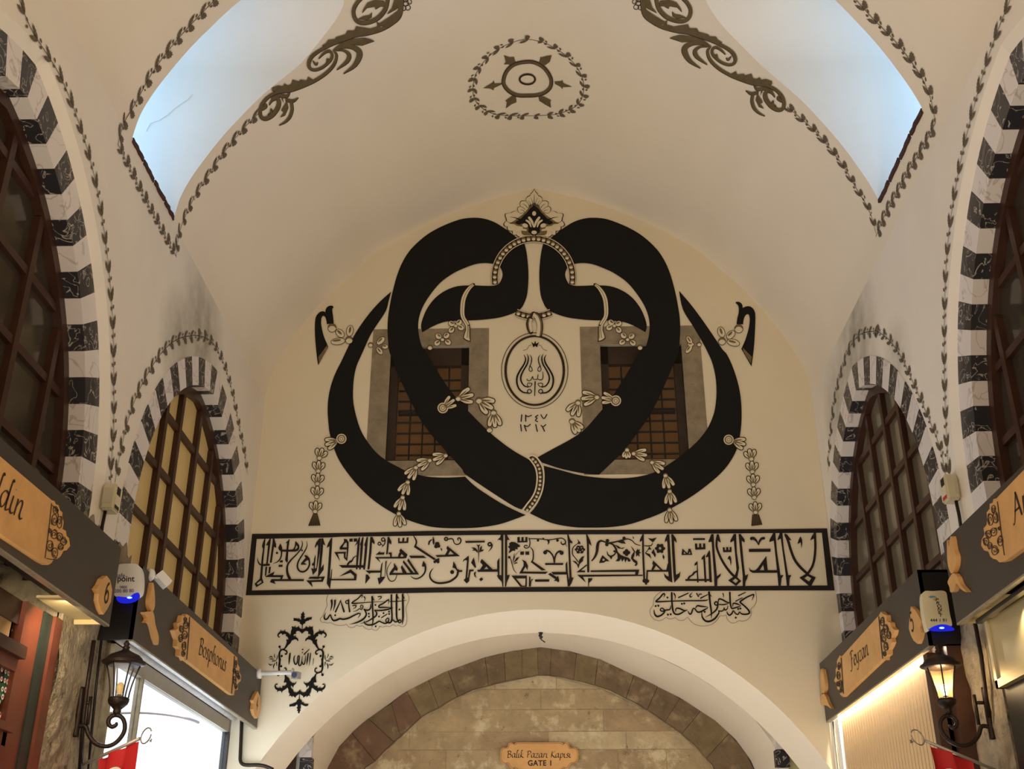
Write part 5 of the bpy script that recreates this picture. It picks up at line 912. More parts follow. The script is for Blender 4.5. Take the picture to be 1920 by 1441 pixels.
# ---- rosette at the crown of the vault
T = (840, 40, 6.4); wr = [(T[0] + a / T[2], T[1] + b / T[2]) for a, b in [(960, 212), (1060, 228), (1150, 250), (1290, 320), (1420, 410), (1520, 510), (1590, 620), (1625, 720), (1628, 820), (1605, 920), (1540, 1010), (1430, 1070), (1300, 1110), (1130, 1125), (950, 1130), (780, 1130), (620, 1120), (500, 1090), (400, 1030), (330, 950), (300, 860), (300, 760), (330, 640), (390, 530), (480, 425), (590, 335), (720, 270), (860, 222)]]
ros = vine('ceiling_rosette', [wr[::-1]], 'round painted wreath around a ring with six leaf spokes on the vault crown', None, 0.150, 0.92, closed=True, berry_r=.014)
P = Pt(T); vm = lambda u, v, o_: onV(u, v, o_)
ringp = [(955, 480), (1070, 500), (1170, 570), (1235, 680), (1230, 780), (1160, 850), (1060, 880), (955, 885), (840, 882), (740, 840), (672, 760), (668, 680), (712, 580), (805, 508)]
P.stroke(ringp, 48, 5, True); P.build('rosette_ring', M['scroll_paint'], ros, .007, vm)
P = Pt(T); P.stroke([(955 + (x - 955) * 1.06, 690 + (y - 690) * 1.08) for x, y in ringp], 12, 5, True); P.build('ring_line', M['scroll_dark'], ros, .008, vm)
P = Pt(T); P.stroke([(952 + 95 * math.cos(i * math.pi / 7), 690 + 60 * math.sin(i * math.pi / 7)) for i in range(14)], 24, 2, True); P.build('rosette_eye', M['scroll_dark'], ros, .007, vm)
for L in ([(640, 735), (560, 740), (545, 702), (530, 730), (420, 797), (500, 800), (545, 822), (550, 795), (640, 752)], [(1280, 715), (1355, 712), (1375, 698), (1385, 735), (1492, 780), (1380, 785), (1375, 808), (1350, 780), (1285, 745)], [(760, 532), (720, 510), (668, 512), (690, 478), (668, 400), (740, 425), (790, 420), (800, 460), (820, 490)], [(1135, 522), (1095, 490), (1110, 420), (1130, 425), (1180, 410), (1247, 400), (1225, 480), (1170, 520)], [(770, 885), (685, 945), (702, 965), (692, 1040), (760, 990), (820, 965), (815, 905)], [(1085, 895), (1098, 950), (1125, 965), (1160, 990), (1237, 1032), (1230, 960), (1240, 940), (1150, 895)]):
    q = Pt(T); q.poly(L); q.build('leaf_spoke', M['scroll_paint'], ros, .007, vm)
# ================================================================ SIGN BOARDS
M['plaque'] = mat('plaque_wood', (218, 164, 100), 0.5, 0.20, 6.0)
M['plaque_edge'] = mat('plaque_edge', (150, 92, 42), 0.6, 0.2, 7.0)
M['ink'] = mat('burnt_ink', (44, 26, 14), 0.6)
M['trim_metal'] = mat('trim_metal', (170, 160, 140), 0.35, 0.3, 20, metal=0.6)
M['inner_panel'] = mat('inner_panel', (206, 186, 132), 0.5, 0.1, 3)
M['white_plastic'] = mat('white_plastic', (226, 222, 216), 0.4, 0.06, 5)
M['aged_plastic'] = mat('aged_plastic', (214, 202, 168), 0.45, 0.12, 6)
GL = {'a': (1.0, [[(.78, .93), (.45, 1.0), (.15, .7), (.1, .25), (.3, .02), (.6, .3), (.8, .95)], [(.82, 1.0), (.7, .2), (.85, .02), (1.05, .15)]]), 'B': (1.15, [[(.38, 1.55), (.22, .02)], [(-.02, 1.32), (.35, 1.58), (.85, 1.55), (.95, 1.2), (.6, .9), (.35, .85)], [(.5, .88), (.95, .7), (.9, .2), (.5, 0), (.1, .05)]]), 'o': (.95, [[(.5, 1), (.15, .75), (.1, .25), (.4, 0), (.75, .25), (.82, .75), (.5, 1)]]), 's': (.72, [[(.68, .85), (.42, 1.0), (.22, .75), (.5, .45), (.55, .15), (.3, 0), (.05, .12)]]), 'p': (.98, [[(.35, 1.0), (.05, -.7)], [(.3, .8), (.65, 1.0), (.88, .7), (.72, .2), (.4, .0), (.2, .15)]]), 'h': (1.0, [[(.62, 1.62), (.4, 1.7), (.1, 0)], [(.2, .55), (.5, .95), (.75, .9), (.65, .2), (.8, .0), (1.0, .12)]]), 'r': (.68, [[(.3, 1.0), (.12, 0)], [(.22, .6), (.45, .95), (.72, .92)]]), 'u': (1.0, [[(.2, 1.0), (.1, .3), (.25, .0), (.55, .2), (.75, 1.0)], [(.78, 1.0), (.65, .2), (.8, 0), (1.0, .12)]]), 'F': (.95, [[(.5, 1.5), (.25, .0), (.05, -.3), (-.25, -.25)], [(.02, 1.3), (.4, 1.58), (1.08, 1.55)], [(.35, .8), (.8, .85)]]), 'e': (.8, [[(.15, .5), (.6, .62), (.7, .85), (.45, 1.0), (.15, .7), (.1, .25), (.35, 0), (.72, .15)]]), 'y': (.95, [[(.15, 1.0), (.15, .3), (.35, .05), (.65, .3), (.8, 1.0)], [(.82, 1.0), (.65, .0), (.35, -.55), (.0, -.55)]]), 'z': (.82, [[(.1, .9), (.7, .95), (.1, .05), (.78, .05)]]), 'n': (1.0, [[(.25, 1.0), (.1, 0)], [(.18, .5), (.5, .98), (.75, .9), (.65, .2), (.8, 0), (1, .12)]]), 'd': (1.05, [[(.78, .93), (.45, 1), (.15, .7), (.1, .25), (.3, .02), (.6, .3), (.8, .95)], [(1.1, 1.72), (.95, 1.75), (.72, .2), (.85, .02), (1.05, .15)]]), 'i': (.52, [[(.25, 1.0), (.12, .2), (.3, 0), (.5, .12)], [(.36, 1.4), (.37, 1.43)]]), '1': (.52, [[(.25, 1.0), (.12, .2), (.3, 0), (.5, .12)]]), 'A': (1.15, [[(-.15, -.1), (.1, .05), (.75, 1.6)], [(.72, 1.6), (.98, 0)], [(.25, .55), (.88, .55)]]), 'l': (.48, [[(.55, 1.66), (.38, 1.75), (.12, .2), (.3, 0), (.48, .1)]]), 'k': (.92, [[(.55, 1.66), (.38, 1.75), (.08, 0)], [(.72, 1.0), (.2, .5), (.7, 0), (.92, .1)]]), 'P': (1.05, [[(.42, 1.55), (.2, .0)], [(-.02, 1.35), (.4, 1.58), (.95, 1.5), (.95, 1.0), (.5, .75), (.35, .78)]]), 'K': (1.15, [[(.42, 1.55), (.15, 0)], [(1.1, 1.6), (.35, .8), (.9, .1), (1.18, .0)]]), ' ': (.6, [])}
def script_text(txt, fmap, parent, wd=0.17, name='letter'):
    """chancery hand drawn with a broad nib; fmap: (x, y) in x-heights -> world"""
    x = 0.0
    for ch in txt:
        adv, st = GL[ch]; m_ = MB()
        for P_ in st:
            pts = crom(P_, 4) if len(P_) > 2 else P_
            W = []
            for i in range(len(pts)):
                a, b = pts[max(i - 1, 0)], pts[min(i + 1, len(pts) - 1)]; d = math.atan2(b[1] - a[1], b[0] - a[0]); W.append(max(.07, wd * 1.15 * abs(math.sin(d - math.radians(38)))))
            for k, q in enumerate(strip(pts, W, 1)): m_.add([fmap(x + p[0], p[1]) for p in q], [(0, 1, 2, 3)])
        if m_.v: m_.build(name, M['ink'], None).parent = parent
        x += adv
    return x
def text_width(t): return sum(GL[c][0] for c in t)
def font_text(txt, fmap, parent, mt, size=1.0, bold=0.0, name='lettering', spread=1.0):
    """plain sans lettering from the built-in font, one object per character; fmap takes (x, y) with the height of a capital = 0.73 * size"""
    def glyphs(t):
        cu = bpy.data.curves.new('t', 'FONT'); cu.size = size; cu.offset = bold; cu.space_character = spread; cu.body = t
        o = bpy.data.objects.new('t', cu); me = bpy.data.meshes.new_from_object(o); V = [tuple(v.co) for v in me.vertices]; F = [tuple(q.vertices) for q in me.polygons]
        bpy.data.objects.remove(o); bpy.data.curves.remove(cu); bpy.data.meshes.remove(me); return V, F
    for idx, ch in enumerate(txt):
        if ch == ' ': continue
        V, F = glyphs(ch); W_, _ = glyphs(txt[:idx + 1]); dx = max(v[0] for v in W_) - max(v[0] for v in V)
        mk(name, [fmap(v[0] + dx, v[1]) for v in V], F, mt, parent)
def SX(u, v, X): return onX(u, v, X)
def slab(parent, name, T, outline, X, th, mt, smooth_n=0):
    """flat piece on a board face: pixel outline on the plane x = X, thickness th towards the hall"""
    s = 1 if X > 0 else -1; px = [(T[0] + a / T[2], T[1] + b / T[2]) for a, b in outline]
    if smooth_n: px = crom(px, smooth_n, True)
    yz = [(lambda p: (p.y, p.z))(SX(u, v, X - s * th)) for u, v in px]
    m_ = MB(); prism(m_, yz, lambda y, z: (X - s * th, y, z), lambda y, z: (X, y, z)); o = m_.build(name, mt, None)
    o.parent = parent; o.matrix_parent_inverse = Matrix.Translation(-Vector(parent.location)) if parent.type == 'EMPTY' else Matrix.Identity(4); return o
def carve(parent, T, strokes, X, wpx):
    s = 1 if X > 0 else -1; P = Pt(T)
    for st in strokes:
        P.stroke(st, wpx, 3, caps=False)
        if len(st) == 11:
            c = (sum(q[0] for q in st[:10]) / 10, sum(q[1] for q in st[:10]) / 10); rx, ry = max(q[0] for q in st) - c[0], max(q[1] for q in st) - c[1]; a0 = random.uniform(0, 6)
            P.stroke([(c[0] + rx * (.75 - .07 * j) * math.cos(a0 + .75 * j), c[1] + ry * (.75 - .07 * j) * math.sin(a0 + .75 * j)) for j in range(9)], [wpx * 1.6, wpx * 1.3] + [wpx * .9] * 7, 3, caps=False)
            P.stroke([(c[0] + rx * 1.05 * math.cos(a0 + 2), c[1] + ry * 1.05 * math.sin(a0 + 2)), (c[0] + rx * 1.35 * math.cos(a0 + 2.4), c[1] + ry * 1.3 * math.sin(a0 + 2.4)), (c[0] + rx * 1.2 * math.cos(a0 + 3), c[1] + ry * 1.2 * math.sin(a0 + 3))], [wpx * 1.4, wpx, wpx * .5], 3, caps=False)
    o = P.build('carving', M['ink'], None, 0.0, lambda u, v, o_: SX(u, v, X - s * .0015)); o.parent = parent; o['kind'] = 'stuff'
def ringpts(c, rx, ry, n=10): return [(c[0] + rx * math.cos(2 * math.pi * i / n), c[1] + ry * math.sin(2 * math.pi * i / n)) for i in range(n + 1)]
def board(label, s, y0, y1, z0, z1, near_black):
    """boxed fascia along a side wall"""
    X = s * 2.74; r = empty('shop_sign', (X, (y0 + y1) / 2, z0)); tag(r, label, 'sign', 'sign boards over the shops'); t = .03
    a, b = sorted((X, X + s * t)); MB().box((a, y0, z0), (b, y1, z1)).build('fascia_panel', M['board'], r)
    a, b = sorted((X + s * t, s * 2.995)); MB().box((a, y0, z1 - .02), (b, y1, z1)).build('top_panel', M['board'], r)
    a, b = sorted((X, X + s * .035)); MB().box((a, y0, z0 - .012), (b, y1, z0)).build('edge_trim', M['trim_metal'], r)
    if near_black: a, b = sorted((X + s * .001, s * 2.995)); MB().box((a, y0, z0), (b, y0 + .02, z1 - .001)).build('end_panel', M['black_metal'], r)
    a, b = sorted((X + s * t, s * 2.995)); MB().box((a, y0 + .02, z0 + .10), (b, y1, z0 + .115)).build('dark_gap_panel', M['black_metal'], r)  # black sheet across the open underside, imitating the dark gap there
    return r
bLn = board('dark grey sign board with number 6 and a plaque cut off by the left edge', -1, -1.0, 7.13, 3.36, 3.87, False)
bLf = board('dark grey sign board over the white-lit shop, wooden plaque with a nine-letter name', -1, 7.58, 11.28, 3.37, 3.88, True)
bRf = board('dark grey sign board with number 5 over the ribbed wooden shutter', 1, 8.07, 11.28, 3.41, 3.96, True)
bRn = board('dark grey sign board with large tulip and a plaque cut off by the right edge', 1, -1.0, 7.47, 3.42, 3.97, False)
# closing plate at the far end of the near boards
for r, s, ye, z0, z1 in ((bLn, -1, 7.13, 3.36, 3.87), (bRn, 1, 7.47, 3.42, 3.97)):
    a, b = sorted((s * 2.77, s * 2.995)); MB().box((a, ye - .02, z0), (b, ye, z1)).build('end_panel', M['inner_panel'], r)
    MB().box((a, ye - .55, z0 + .03), (b, ye - .02, z0 + .045)).build('bottom_panel', M['inner_panel'], r)

TB = (180, 1000, 3.268)
XL, XR = -2.74, 2.74
# --- Bosphorus plaque
pq = slab(bLf, 'name_plaque', TB, [(575, 505), (555, 492), (545, 510), (530, 500), (520, 540), (500, 548), (505, 580), (480, 592), (490, 622), (500, 650), (497, 690), (515, 708), (513, 748), (535, 758), (543, 778), (555, 775), (830, 985), (845, 990), (850, 960), (870, 955), (868, 920), (887, 900), (890, 870), (876, 845), (880, 820), (868, 798), (866, 758), (850, 745)], XL, .035, M['plaque'])
XF = XL + .037
carve(pq, TB, [[(575, 510), (568, 640), (557, 770)], ringpts((552, 560), 14, 22), ringpts((545, 620), 16, 24), ringpts((525, 585), 12, 18), ringpts((540, 690), 12, 24), ringpts((520, 640), 12, 20), ringpts((535, 735), 9, 16), ringpts((548, 525), 9, 12), [(850, 750), (842, 860), (832, 980)], ringpts((856, 800), 7, 20), ringpts((866, 860), 9, 20), ringpts((850, 900), 9, 24), ringpts((858, 935), 7, 14), ringpts((848, 840), 7, 16), ringpts((876, 880), 7, 12)], XF, 5)
def plaque_text(pq, txt, T, p0, p1, xh, X, s):
    a, b = SX(T[0] + p0[0] / T[2], T[1] + p0[1] / T[2], X), SX(T[0] + p1[0] / T[2], T[1] + p1[1] / T[2], X); k = (b.y - a.y) / text_width(txt)
    script_text(txt, lambda x, y: (X, a.y + x * k, a.z + (b.z - a.z) * x / text_width(txt) + y * xh), pq)
plaque_text(pq, 'Bosphorus', TB, (628, 735), (795, 845), .082, XF + .001, -1)
def number(board_, T, outline, X, txt, c, h, dirY):
    s = 1 if X > 0 else -1; o = slab(board_, 'number_plaque', T, outline, X, .03, M['plaque']); Xf = X - s * .032; p = SX(T[0] + c[0] / T[2], T[1] + c[1] / T[2], Xf)
    st = {'6': [[(.62, 1.5), (.25, 1.2), (.08, .6), (.1, .2), (.4, 0), (.75, .25), (.72, .7), (.4, .85), (.12, .5)]], '5': [[(.8, 1.5), (.25, 1.5), (.2, .9), (.55, .95), (.8, .6), (.65, .15), (.3, 0), (.05, .15)]], '4': [[(.6, 0), (.6, 1.5), (.05, .5), (.9, .5)]]}[txt]
    m_ = MB()
    for q in st:
        pts = crom(q, 4) if txt != '4' else q
        for w_ in strip(pts, .2, 1): m_.add([(Xf, p.y + dirY * a * h * .9, p.z + b * h) for a, b in w_], [(0, 1, 2, 3)])
    m_.build('numeral', M['ink'], None).parent = o
number(bLf, TB, [(992, 965), (1005, 1000), (1010, 1060), (1000, 1110), (988, 1132), (972, 1110), (962, 1075), (968, 1040), (962, 1020), (978, 985)], XL, '4', (980, 1075), .085, 1)
TN = (0, 800, 4.367)
number(bLn, (0, 1080, 3.99), [(800, -5), (825, 30), (840, 100), (830, 190), (800, 250), (775, 285), (755, 250), (735, 180), (740, 130), (722, 95), (745, 65), (765, 20)], XL, '6', (778, 185), .085, 1)
# --- cut-off plaque at the left edge
pq = slab(bLn, 'name_plaque', TN, [(-420, -110), (0, 240), (425, 600), (445, 605), (460, 635), (480, 640), (490, 680), (512, 700), (510, 740), (522, 780), (512, 835), (540, 850), (545, 890), (565, 910), (575, 975), (545, 1010), (520, 1015), (495, 1060), (470, 1080), (440, 1085), (420, 1115), (395, 1130), (345, 1105), (-420, 590)], XL, .035, M['plaque'])
carve(pq, TN, [[(425, 625), (400, 850), (370, 1075)], ringpts((448, 760), 22, 45), ringpts((488, 780), 20, 48), ringpts((455, 680), 18, 30), ringpts((445, 880), 26, 34), ringpts((490, 900), 24, 32), ringpts((520, 935), 22, 34), ringpts((410, 970), 26, 40), ringpts((450, 1030), 24, 40), ringpts((500, 980), 20, 26), ringpts((410, 850), 12, 16), [(430, 640), (470, 690), (480, 740)], [(380, 1075), (430, 1085), (470, 1070)]], XF, 6)
a_, b_ = SX(-15 / 4.367, 800 + 640 / 4.367, XF), SX(178 / 4.367, 800 + 762 / 4.367, XF); kx = (b_.y - a_.y) / text_width('din'); x0_ = text_width('Alad')
script_text('Aladdin', lambda x, y: (XF + .001, a_.y + (x - x0_) * kx, a_.z + (b_.z - a_.z) * (x - x0_) / text_width('din') + y * .092), pq)
# --- Feyzan
TF = (1400, 1000, 3.268); XG = XR - .037
pq = slab(bRf, 'name_plaque', TF, [(810, 500), (822, 478), (835, 492), (855, 500), (858, 535), (880, 545), (885, 570), (905, 590), (898, 620), (885, 640), (890, 665), (880, 690), (868, 710), (868, 740), (850, 755), (850, 775), (830, 770), (605, 985), (590, 1000), (572, 985), (575, 965), (555, 950), (552, 920), (535, 900), (548, 870), (545, 830), (555, 815), (552, 780), (570, 745), (580, 755)], XR, .035, M['plaque'])
carve(pq, TF, [[(808, 505), (820, 640), (832, 765)], ringpts((830, 540), 12, 24), ringpts((850, 580), 14, 24), ringpts((838, 640), 14, 26), ringpts((870, 620), 12, 22), ringpts((852, 690), 12, 24), ringpts((835, 600), 10, 16), ringpts((845, 735), 8, 14), [(578, 760), (585, 870), (592, 980)], ringpts((566, 810), 8, 20), ringpts((562, 870), 10, 22), ringpts((575, 920), 9, 22), ringpts((560, 920), 7, 14), ringpts((578, 960), 6, 12)], XG, 5)
plaque_text(pq, 'Feyzan', TF, (640, 822), (748, 740), .082, XG - .001, 1)
number(bRf, (1590, 1080, 3.99), [(470, 225), (500, 250), (530, 300), (545, 330), (538, 380), (545, 420), (535, 470), (520, 505), (490, 480), (470, 440), (455, 390), (460, 300)], XR, '5', (475, 415), .085, -1)
# --- cut-off plaque at the right edge
TA = (1590, 800, 4.367)
pq = slab(bRn, 'name_plaque', TA, [(1441, 350), (1215, 585), (1190, 590), (1185, 620), (1160, 630), (1160, 670), (1135, 700), (1140, 760), (1135, 800), (1110, 830), (1118, 880), (1095, 920), (1090, 970), (1115, 1010), (1150, 1020), (1165, 1060), (1190, 1080), (1215, 1085), (1240, 1108), (1290, 1095), (1441, 985), (1800, 720), (1800, 60)], XR, .035, M['plaque'])
carve(pq, TA, [[(1222, 610), (1250, 840), (1278, 1050)], ringpts((1205, 740), 20, 45), ringpts((1165, 760), 22, 46), ringpts((1190, 670), 16, 28), ringpts((1190, 860), 26, 32), ringpts((1150, 880), 22, 32), ringpts((1130, 940), 22, 30), ringpts((1245, 935), 22, 38), ringpts((1200, 1010), 24, 38), ringpts((1160, 970), 18, 24), ringpts((1240, 830), 10, 14)], XG, 6)
a_, b_ = SX(1590 + 1362 / 4.367, 800 + 778 / 4.367, XG), SX(1590 + 1441 / 4.367, 800 + 705 / 4.367, XG); kx = (b_.y - a_.y) / 1.22
script_text('Ar', lambda x, y: (XG - .001, a_.y + x * kx, a_.z + (b_.z - a_.z) * x / 1.22 + y * .092), pq)
# --- carved tulip ornaments
TU = (1590, 800, 4.367)
for brd, T, parts_, X in ((bLf, TB, ([(350, 300), (340, 345), (330, 400), (330, 440), (345, 478), (360, 450), (362, 400), (358, 340)], [(297, 482), (330, 478), (345, 472), (358, 505), (365, 560), (385, 630), (380, 682), (362, 640), (345, 570), (330, 545), (305, 545), (318, 520)]), XL),
                          (bRn, TU, ([(810, 925), (825, 985), (835, 905), (850, 905), (865, 1000), (885, 1060), (880, 1140), (850, 1200), (825, 1160), (812, 1080)], [(815, 1265), (850, 1205), (870, 1200), (895, 1230), (920, 1290), (972, 1352), (920, 1325), (885, 1280), (870, 1340), (838, 1352), (830, 1310)]), XR),
                          (bRf, TF, ([(455, 825), (462, 860), (465, 830), (478, 900), (480, 950), (465, 985), (455, 950), (450, 890)], [(452, 1010), (465, 975), (485, 1000), (500, 1040), (518, 1072), (495, 1055), (475, 1050), (455, 1045)]), XR)):
    for L in parts_: slab(brd, 'tulip_ornament', T, L, X, .03, M['plaque'], 3)

# ================================================================ SHOPS, PILLARS
# --- stone pillars between the shops
for s, y0, y1, lab in ((-1, 6.95, 7.80, 'rough weathered stone pillar behind the left lantern'), (1, 7.50, 8.20, 'rough weathered stone pillar behind the lit right lantern')):
    m_ = MB(); n1, n2 = 10, 40; X = s * 2.97; V = []
    for j in range(n2 + 1):
        for i in range(n1 + 1):
            y = y0 + (y1 - y0) * i / n1; z = 3.75 * j / n2; V.append((X + s * (.018 * math.sin(7 * y + 3 * z) * math.sin(5.3 * z + 2 * y) + random.uniform(-.008, .012)), y, z))
    F = [(j * (n1 + 1) + i, j * (n1 + 1) + i + 1, (j + 1) * (n1 + 1) + i + 1, (j + 1) * (n1 + 1) + i) for j in range(n2) for i in range(n1)]
    m_.add(V, F); a, b = sorted((s * 3.0, s * 3.6)); m_.box((a, y0, 0), (b, y1, 3.75)); m_.add([(X, y0, 0), (s * 3.01, y0, 0), (s * 3.01, y0, 3.75), (X, y0, 3.75)], [(0, 1, 2, 3)]); m_.add([(X, y1, 0), (s * 3.01, y1, 0), (s * 3.01, y1, 3.75), (X, y1, 3.75)], [(0, 1, 2, 3)])
    o = m_.build('wall_pillar_left' if s < 0 else 'wall_pillar_right', M['stone']); o['kind'] = 'structure'
    # crumbling foot of the painted wall above the boards
    ym = [(6.9, 8.0), (7.4, 8.3)][s > 0]; m_ = MB(); N_ = 40; top = [4.06 + .05 * math.sin(5 * i / N_ * 6.28 / 3 + s) + .03 * math.sin(i * 1.3) + random.uniform(-.012, .012) for i in range(N_ + 1)]
    for i in range(N_):
        ya, yb = ym[0] + (ym[1] - ym[0]) * i / N_, ym[0] + (ym[1] - ym[0]) * (i + 1) / N_
        m_.add([(s * 2.985, ya, 3.7), (s * 2.985, yb, 3.7), (s * 2.988, yb, top[i + 1]), (s * 2.988, ya, top[i])], [(0, 1, 2, 3)])
    o = m_.build('trim_%d' % (7 + (s > 0)), mat('bare_plaster', (150, 132, 108), 0.95, 0.45, 9, 0.8, 30)); o['kind'] = 'structure'
# --- walls behind the shops (closing the bays below the boards)
for s in (-1, 1):
    a, b = sorted((s * 3.9, s * 4.0)); MB().box((a, -1, 0), (b, 12.3, 4.0)).build('wall_shop_left' if s < 0 else 'wall_shop_right', mat('shop_wall', (196, 184, 160), 0.8, 0.1, 2))['kind'] = 'structure'
    a, b = sorted((s * 3.0, s * 4.0)); MB().box((a, -1, 3.75), (b, 11.3, 3.8)).build('ceiling_shop', M['board'])['kind'] = 'structure'
# --- left far shop: bright interior behind glass
sh = empty('shop_window', (-2.95, 9.4, 0)); tag(sh, 'glazed shop front with bright white interior under the left sign board', 'shop front')
MB().box((-3.0, 7.82, 3.29), (-2.94, 11.0, 3.40)).build('lintel', mat('lintel_grey', (168, 158, 142), 0.6, 0.1, 4), sh)
m_ = MB(); m_.tube([(-2.90, 7.75, 3.425), (-2.90, 11.0, 3.425)], .036, 12); m_.build('shutter_roll', mat('shutter_roll', (206, 202, 200), 0.6, 0.2, 12), sh, True)
MB().box((-2.99, 7.7, 3.40), (-2.965, 11.0, 3.475)).build('shutter_case', M['black_metal'], sh)
for y, w_ in ((7.84, .03), (8.45, .02), (10.98, .06)): MB().box((-2.99, y, 0), (-2.93, y + w_, 3.29)).build('mullion', M['trim_metal'] if y < 9 else M['black_metal'], sh)
for y0, y1 in ((7.87, 8.45), (8.47, 10.98)): MB().box((-2.965, y0, 0), (-2.955, y1, 3.29)).build('pane', glassmat('shop_glass', (200, 215, 225), 0.07), sh)
m_ = MB(); m_.tube([onX(u, v, -3.25) for u, v in crom([(205, 1337), (262, 1335), (320, 1340), (368, 1352), (405, 1375), (428, 1392)], 4)], .014, 8); m_.build('curved_rail', mat('rail_brown', (92, 58, 40), 0.4, 0.4, 14), sh, True)
MB().box((-3.8, 7.85, 0), (-3.75, 11.1, 3.5)).build('back_wall', mat('lit_white', (236, 242, 248), 0.6, emit=(225, 238, 255), estr=0.8), sh)  # back wall, side wall and ceiling glow by emission to imitate the lit interior
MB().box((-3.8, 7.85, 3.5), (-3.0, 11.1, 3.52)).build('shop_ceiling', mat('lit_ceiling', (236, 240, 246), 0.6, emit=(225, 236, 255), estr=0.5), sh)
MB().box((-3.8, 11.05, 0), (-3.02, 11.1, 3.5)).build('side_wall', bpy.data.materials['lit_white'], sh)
area('shop_lamp', (-3.3, 9.4, 3.4), (-3.3, 9.4, 0), .5, 2.6, 30, (.86, .93, 1.0))
# --- left near shop: wooden display with plates
cab = empty('display_cabinet', (-3.1, 6.3, 0)); tag(cab, 'dark red wooden display cabinet with stepped mouldings at the lower left edge', 'cabinet')
XC = -3.0
def yz(u, v, X=XC): p = onX(u, v, X); return p.y, p.z
MB().box((-3.7, 3.0, 0), (-3.6, 6.7, 3.34)).build('back_panel', M['wood_dark'], cab)
MB().box((-3.25, 6.47, 0), (-2.99, 6.70, 3.34)).build('post', M['wood_red'], cab)
for z0, z1, x1, mt in ((3.00, 3.07, -2.94, 'wood_dark'), (2.93, 3.00, -2.98, 'wood_red'), (2.86, 2.93, -3.03, 'wood_dark')): MB().box((-3.6, 3.0, z0), (x1, 6.47, z1)).build('crown_moulding', M[mt], cab)
for z0, z1, x1 in ((2.60, 2.645, -2.95), (2.53, 2.60, -2.99)): MB().box((-3.6, 3.0, z0), (x1, 6.52, z1)).build('shelf', M['wood_red'], cab)
MB().box((-3.12, 6.70, 0), (-2.98, 6.83, 3.34)).build('shutter_rail', mat('rail_green', (36, 44, 36), 0.4, 0.3, 10), cab)
MB().box((-3.08, 6.83, 0), (-2.96, 6.94, 3.34)).build('door_post', M['wood_red'], cab)
MB().box((-3.6, 3.0, 3.2), (-3.02, 6.6, 3.34)).build('top_beam', M['wood_dark'], cab)
area('shop_lamp', (-2.80, 6.55, 3.30), (-2.99, 7.15, 2.55), .08, .3, 5, (1.0, .84, .60))
area('shop_lamp', (-2.95, 5.6, 3.3), (-3.05, 6.4, 2.4), .1, 1.2, 9, (1.0, .86, .66))
def plate(label, yc, zc, R, tilt, c1, c2, c3):
    r = empty('painted_plate', (-3.02, yc, zc - R)); tag(r, label, 'plate', 'painted plates in the cabinet'); X = -3.03; n = 10
    oc = lambda rad, x: [(x, yc + rad * math.cos(2 * math.pi * (i + .5) / n), zc + rad * math.sin(2 * math.pi * (i + .5) / n)) for i in range(n)]
    m_ = MB(); A, B, C_ = oc(R, X), oc(R * .94, X + .012), oc(R * .6, X - .006); m_.add(A + B + C_, [(i, (i + 1) % n, n + (i + 1) % n, n + i) for i in range(n)] + [(n + i, n + (i + 1) % n, 2 * n + (i + 1) % n, 2 * n + i) for i in range(n)] + [tuple(range(2 * n, 3 * n))]); m_.build('dish', c1, r)
    for ring_, rr, k in ((.82, .055, 22), (.64, .05, 16), (.42, .05, 10), (.2, .05, 5)):
        for i in range(k):
            a = 2 * math.pi * i / k; cy, cz = yc + ring_ * R * math.cos(a), zc + ring_ * R * math.sin(a); xo = X + .013
            m_ = MB(); m_.add([(xo, cy + rr * R * math.cos(t) * 1.5, cz + rr * R * math.sin(t) * 1.5) for t in (2 * math.pi * q / 7 for q in range(7))], [tuple(range(7))]); o = m_.build('petal_dot', c2, r)
            m_ = MB(); m_.add([(xo + .001, cy + rr * R * math.cos(t) * .7, cz + rr * R * math.sin(t) * .7) for t in (2 * math.pi * q / 6 for q in range(6))], [tuple(range(6))]); m_.build('petal_eye', c3, None).parent = o
WH = mat('glaze_white', (232, 222, 206), 0.2); RD = mat('glaze_red', (176, 52, 40), 0.2); GN = mat('glaze_green', (58, 104, 76), 0.2, 0.3, 40)
py, pz = yz(8, 1272); plate('green octagonal plate covered in white and red blossoms, upper shelf', py - .08, pz, .20, 0, GN, WH, RD)
py, pz = yz(5, 1408); plate('white plate with red scrolling pattern, lower shelf', py - .1, pz, .22, 0, WH, RD, WH)
bx = empty('cardboard_box', (-3.2, 6.2, 3.07)); tag(bx, 'open brown cardboard box on top of the cabinet', 'box'); CB = mat('cardboard', (164, 128, 82), 0.8, 0.15, 6)
for a, b in (((-3.35, 6.0, 3.07), (-3.33, 6.42, 3.2)), ((-3.05, 6.0, 3.07), (-3.03, 6.42, 3.2)), ((-3.35, 6.0, 3.07), (-3.03, 6.02, 3.2)), ((-3.35, 6.40, 3.07), (-3.03, 6.42, 3.2)), ((-3.35, 6.0, 3.07), (-3.03, 6.42, 3.085))): MB().box(a, b).build('side', CB, bx)
MB().hexa([(-3.05, 6.42, 3.19), (-3.33, 6.42, 3.19), (-3.33, 6.55, 3.12), (-3.05, 6.55, 3.12), (-3.05, 6.42, 3.2), (-3.33, 6.42, 3.2), (-3.33, 6.55, 3.13), (-3.05, 6.55, 3.13)]).build('flap', CB, bx)
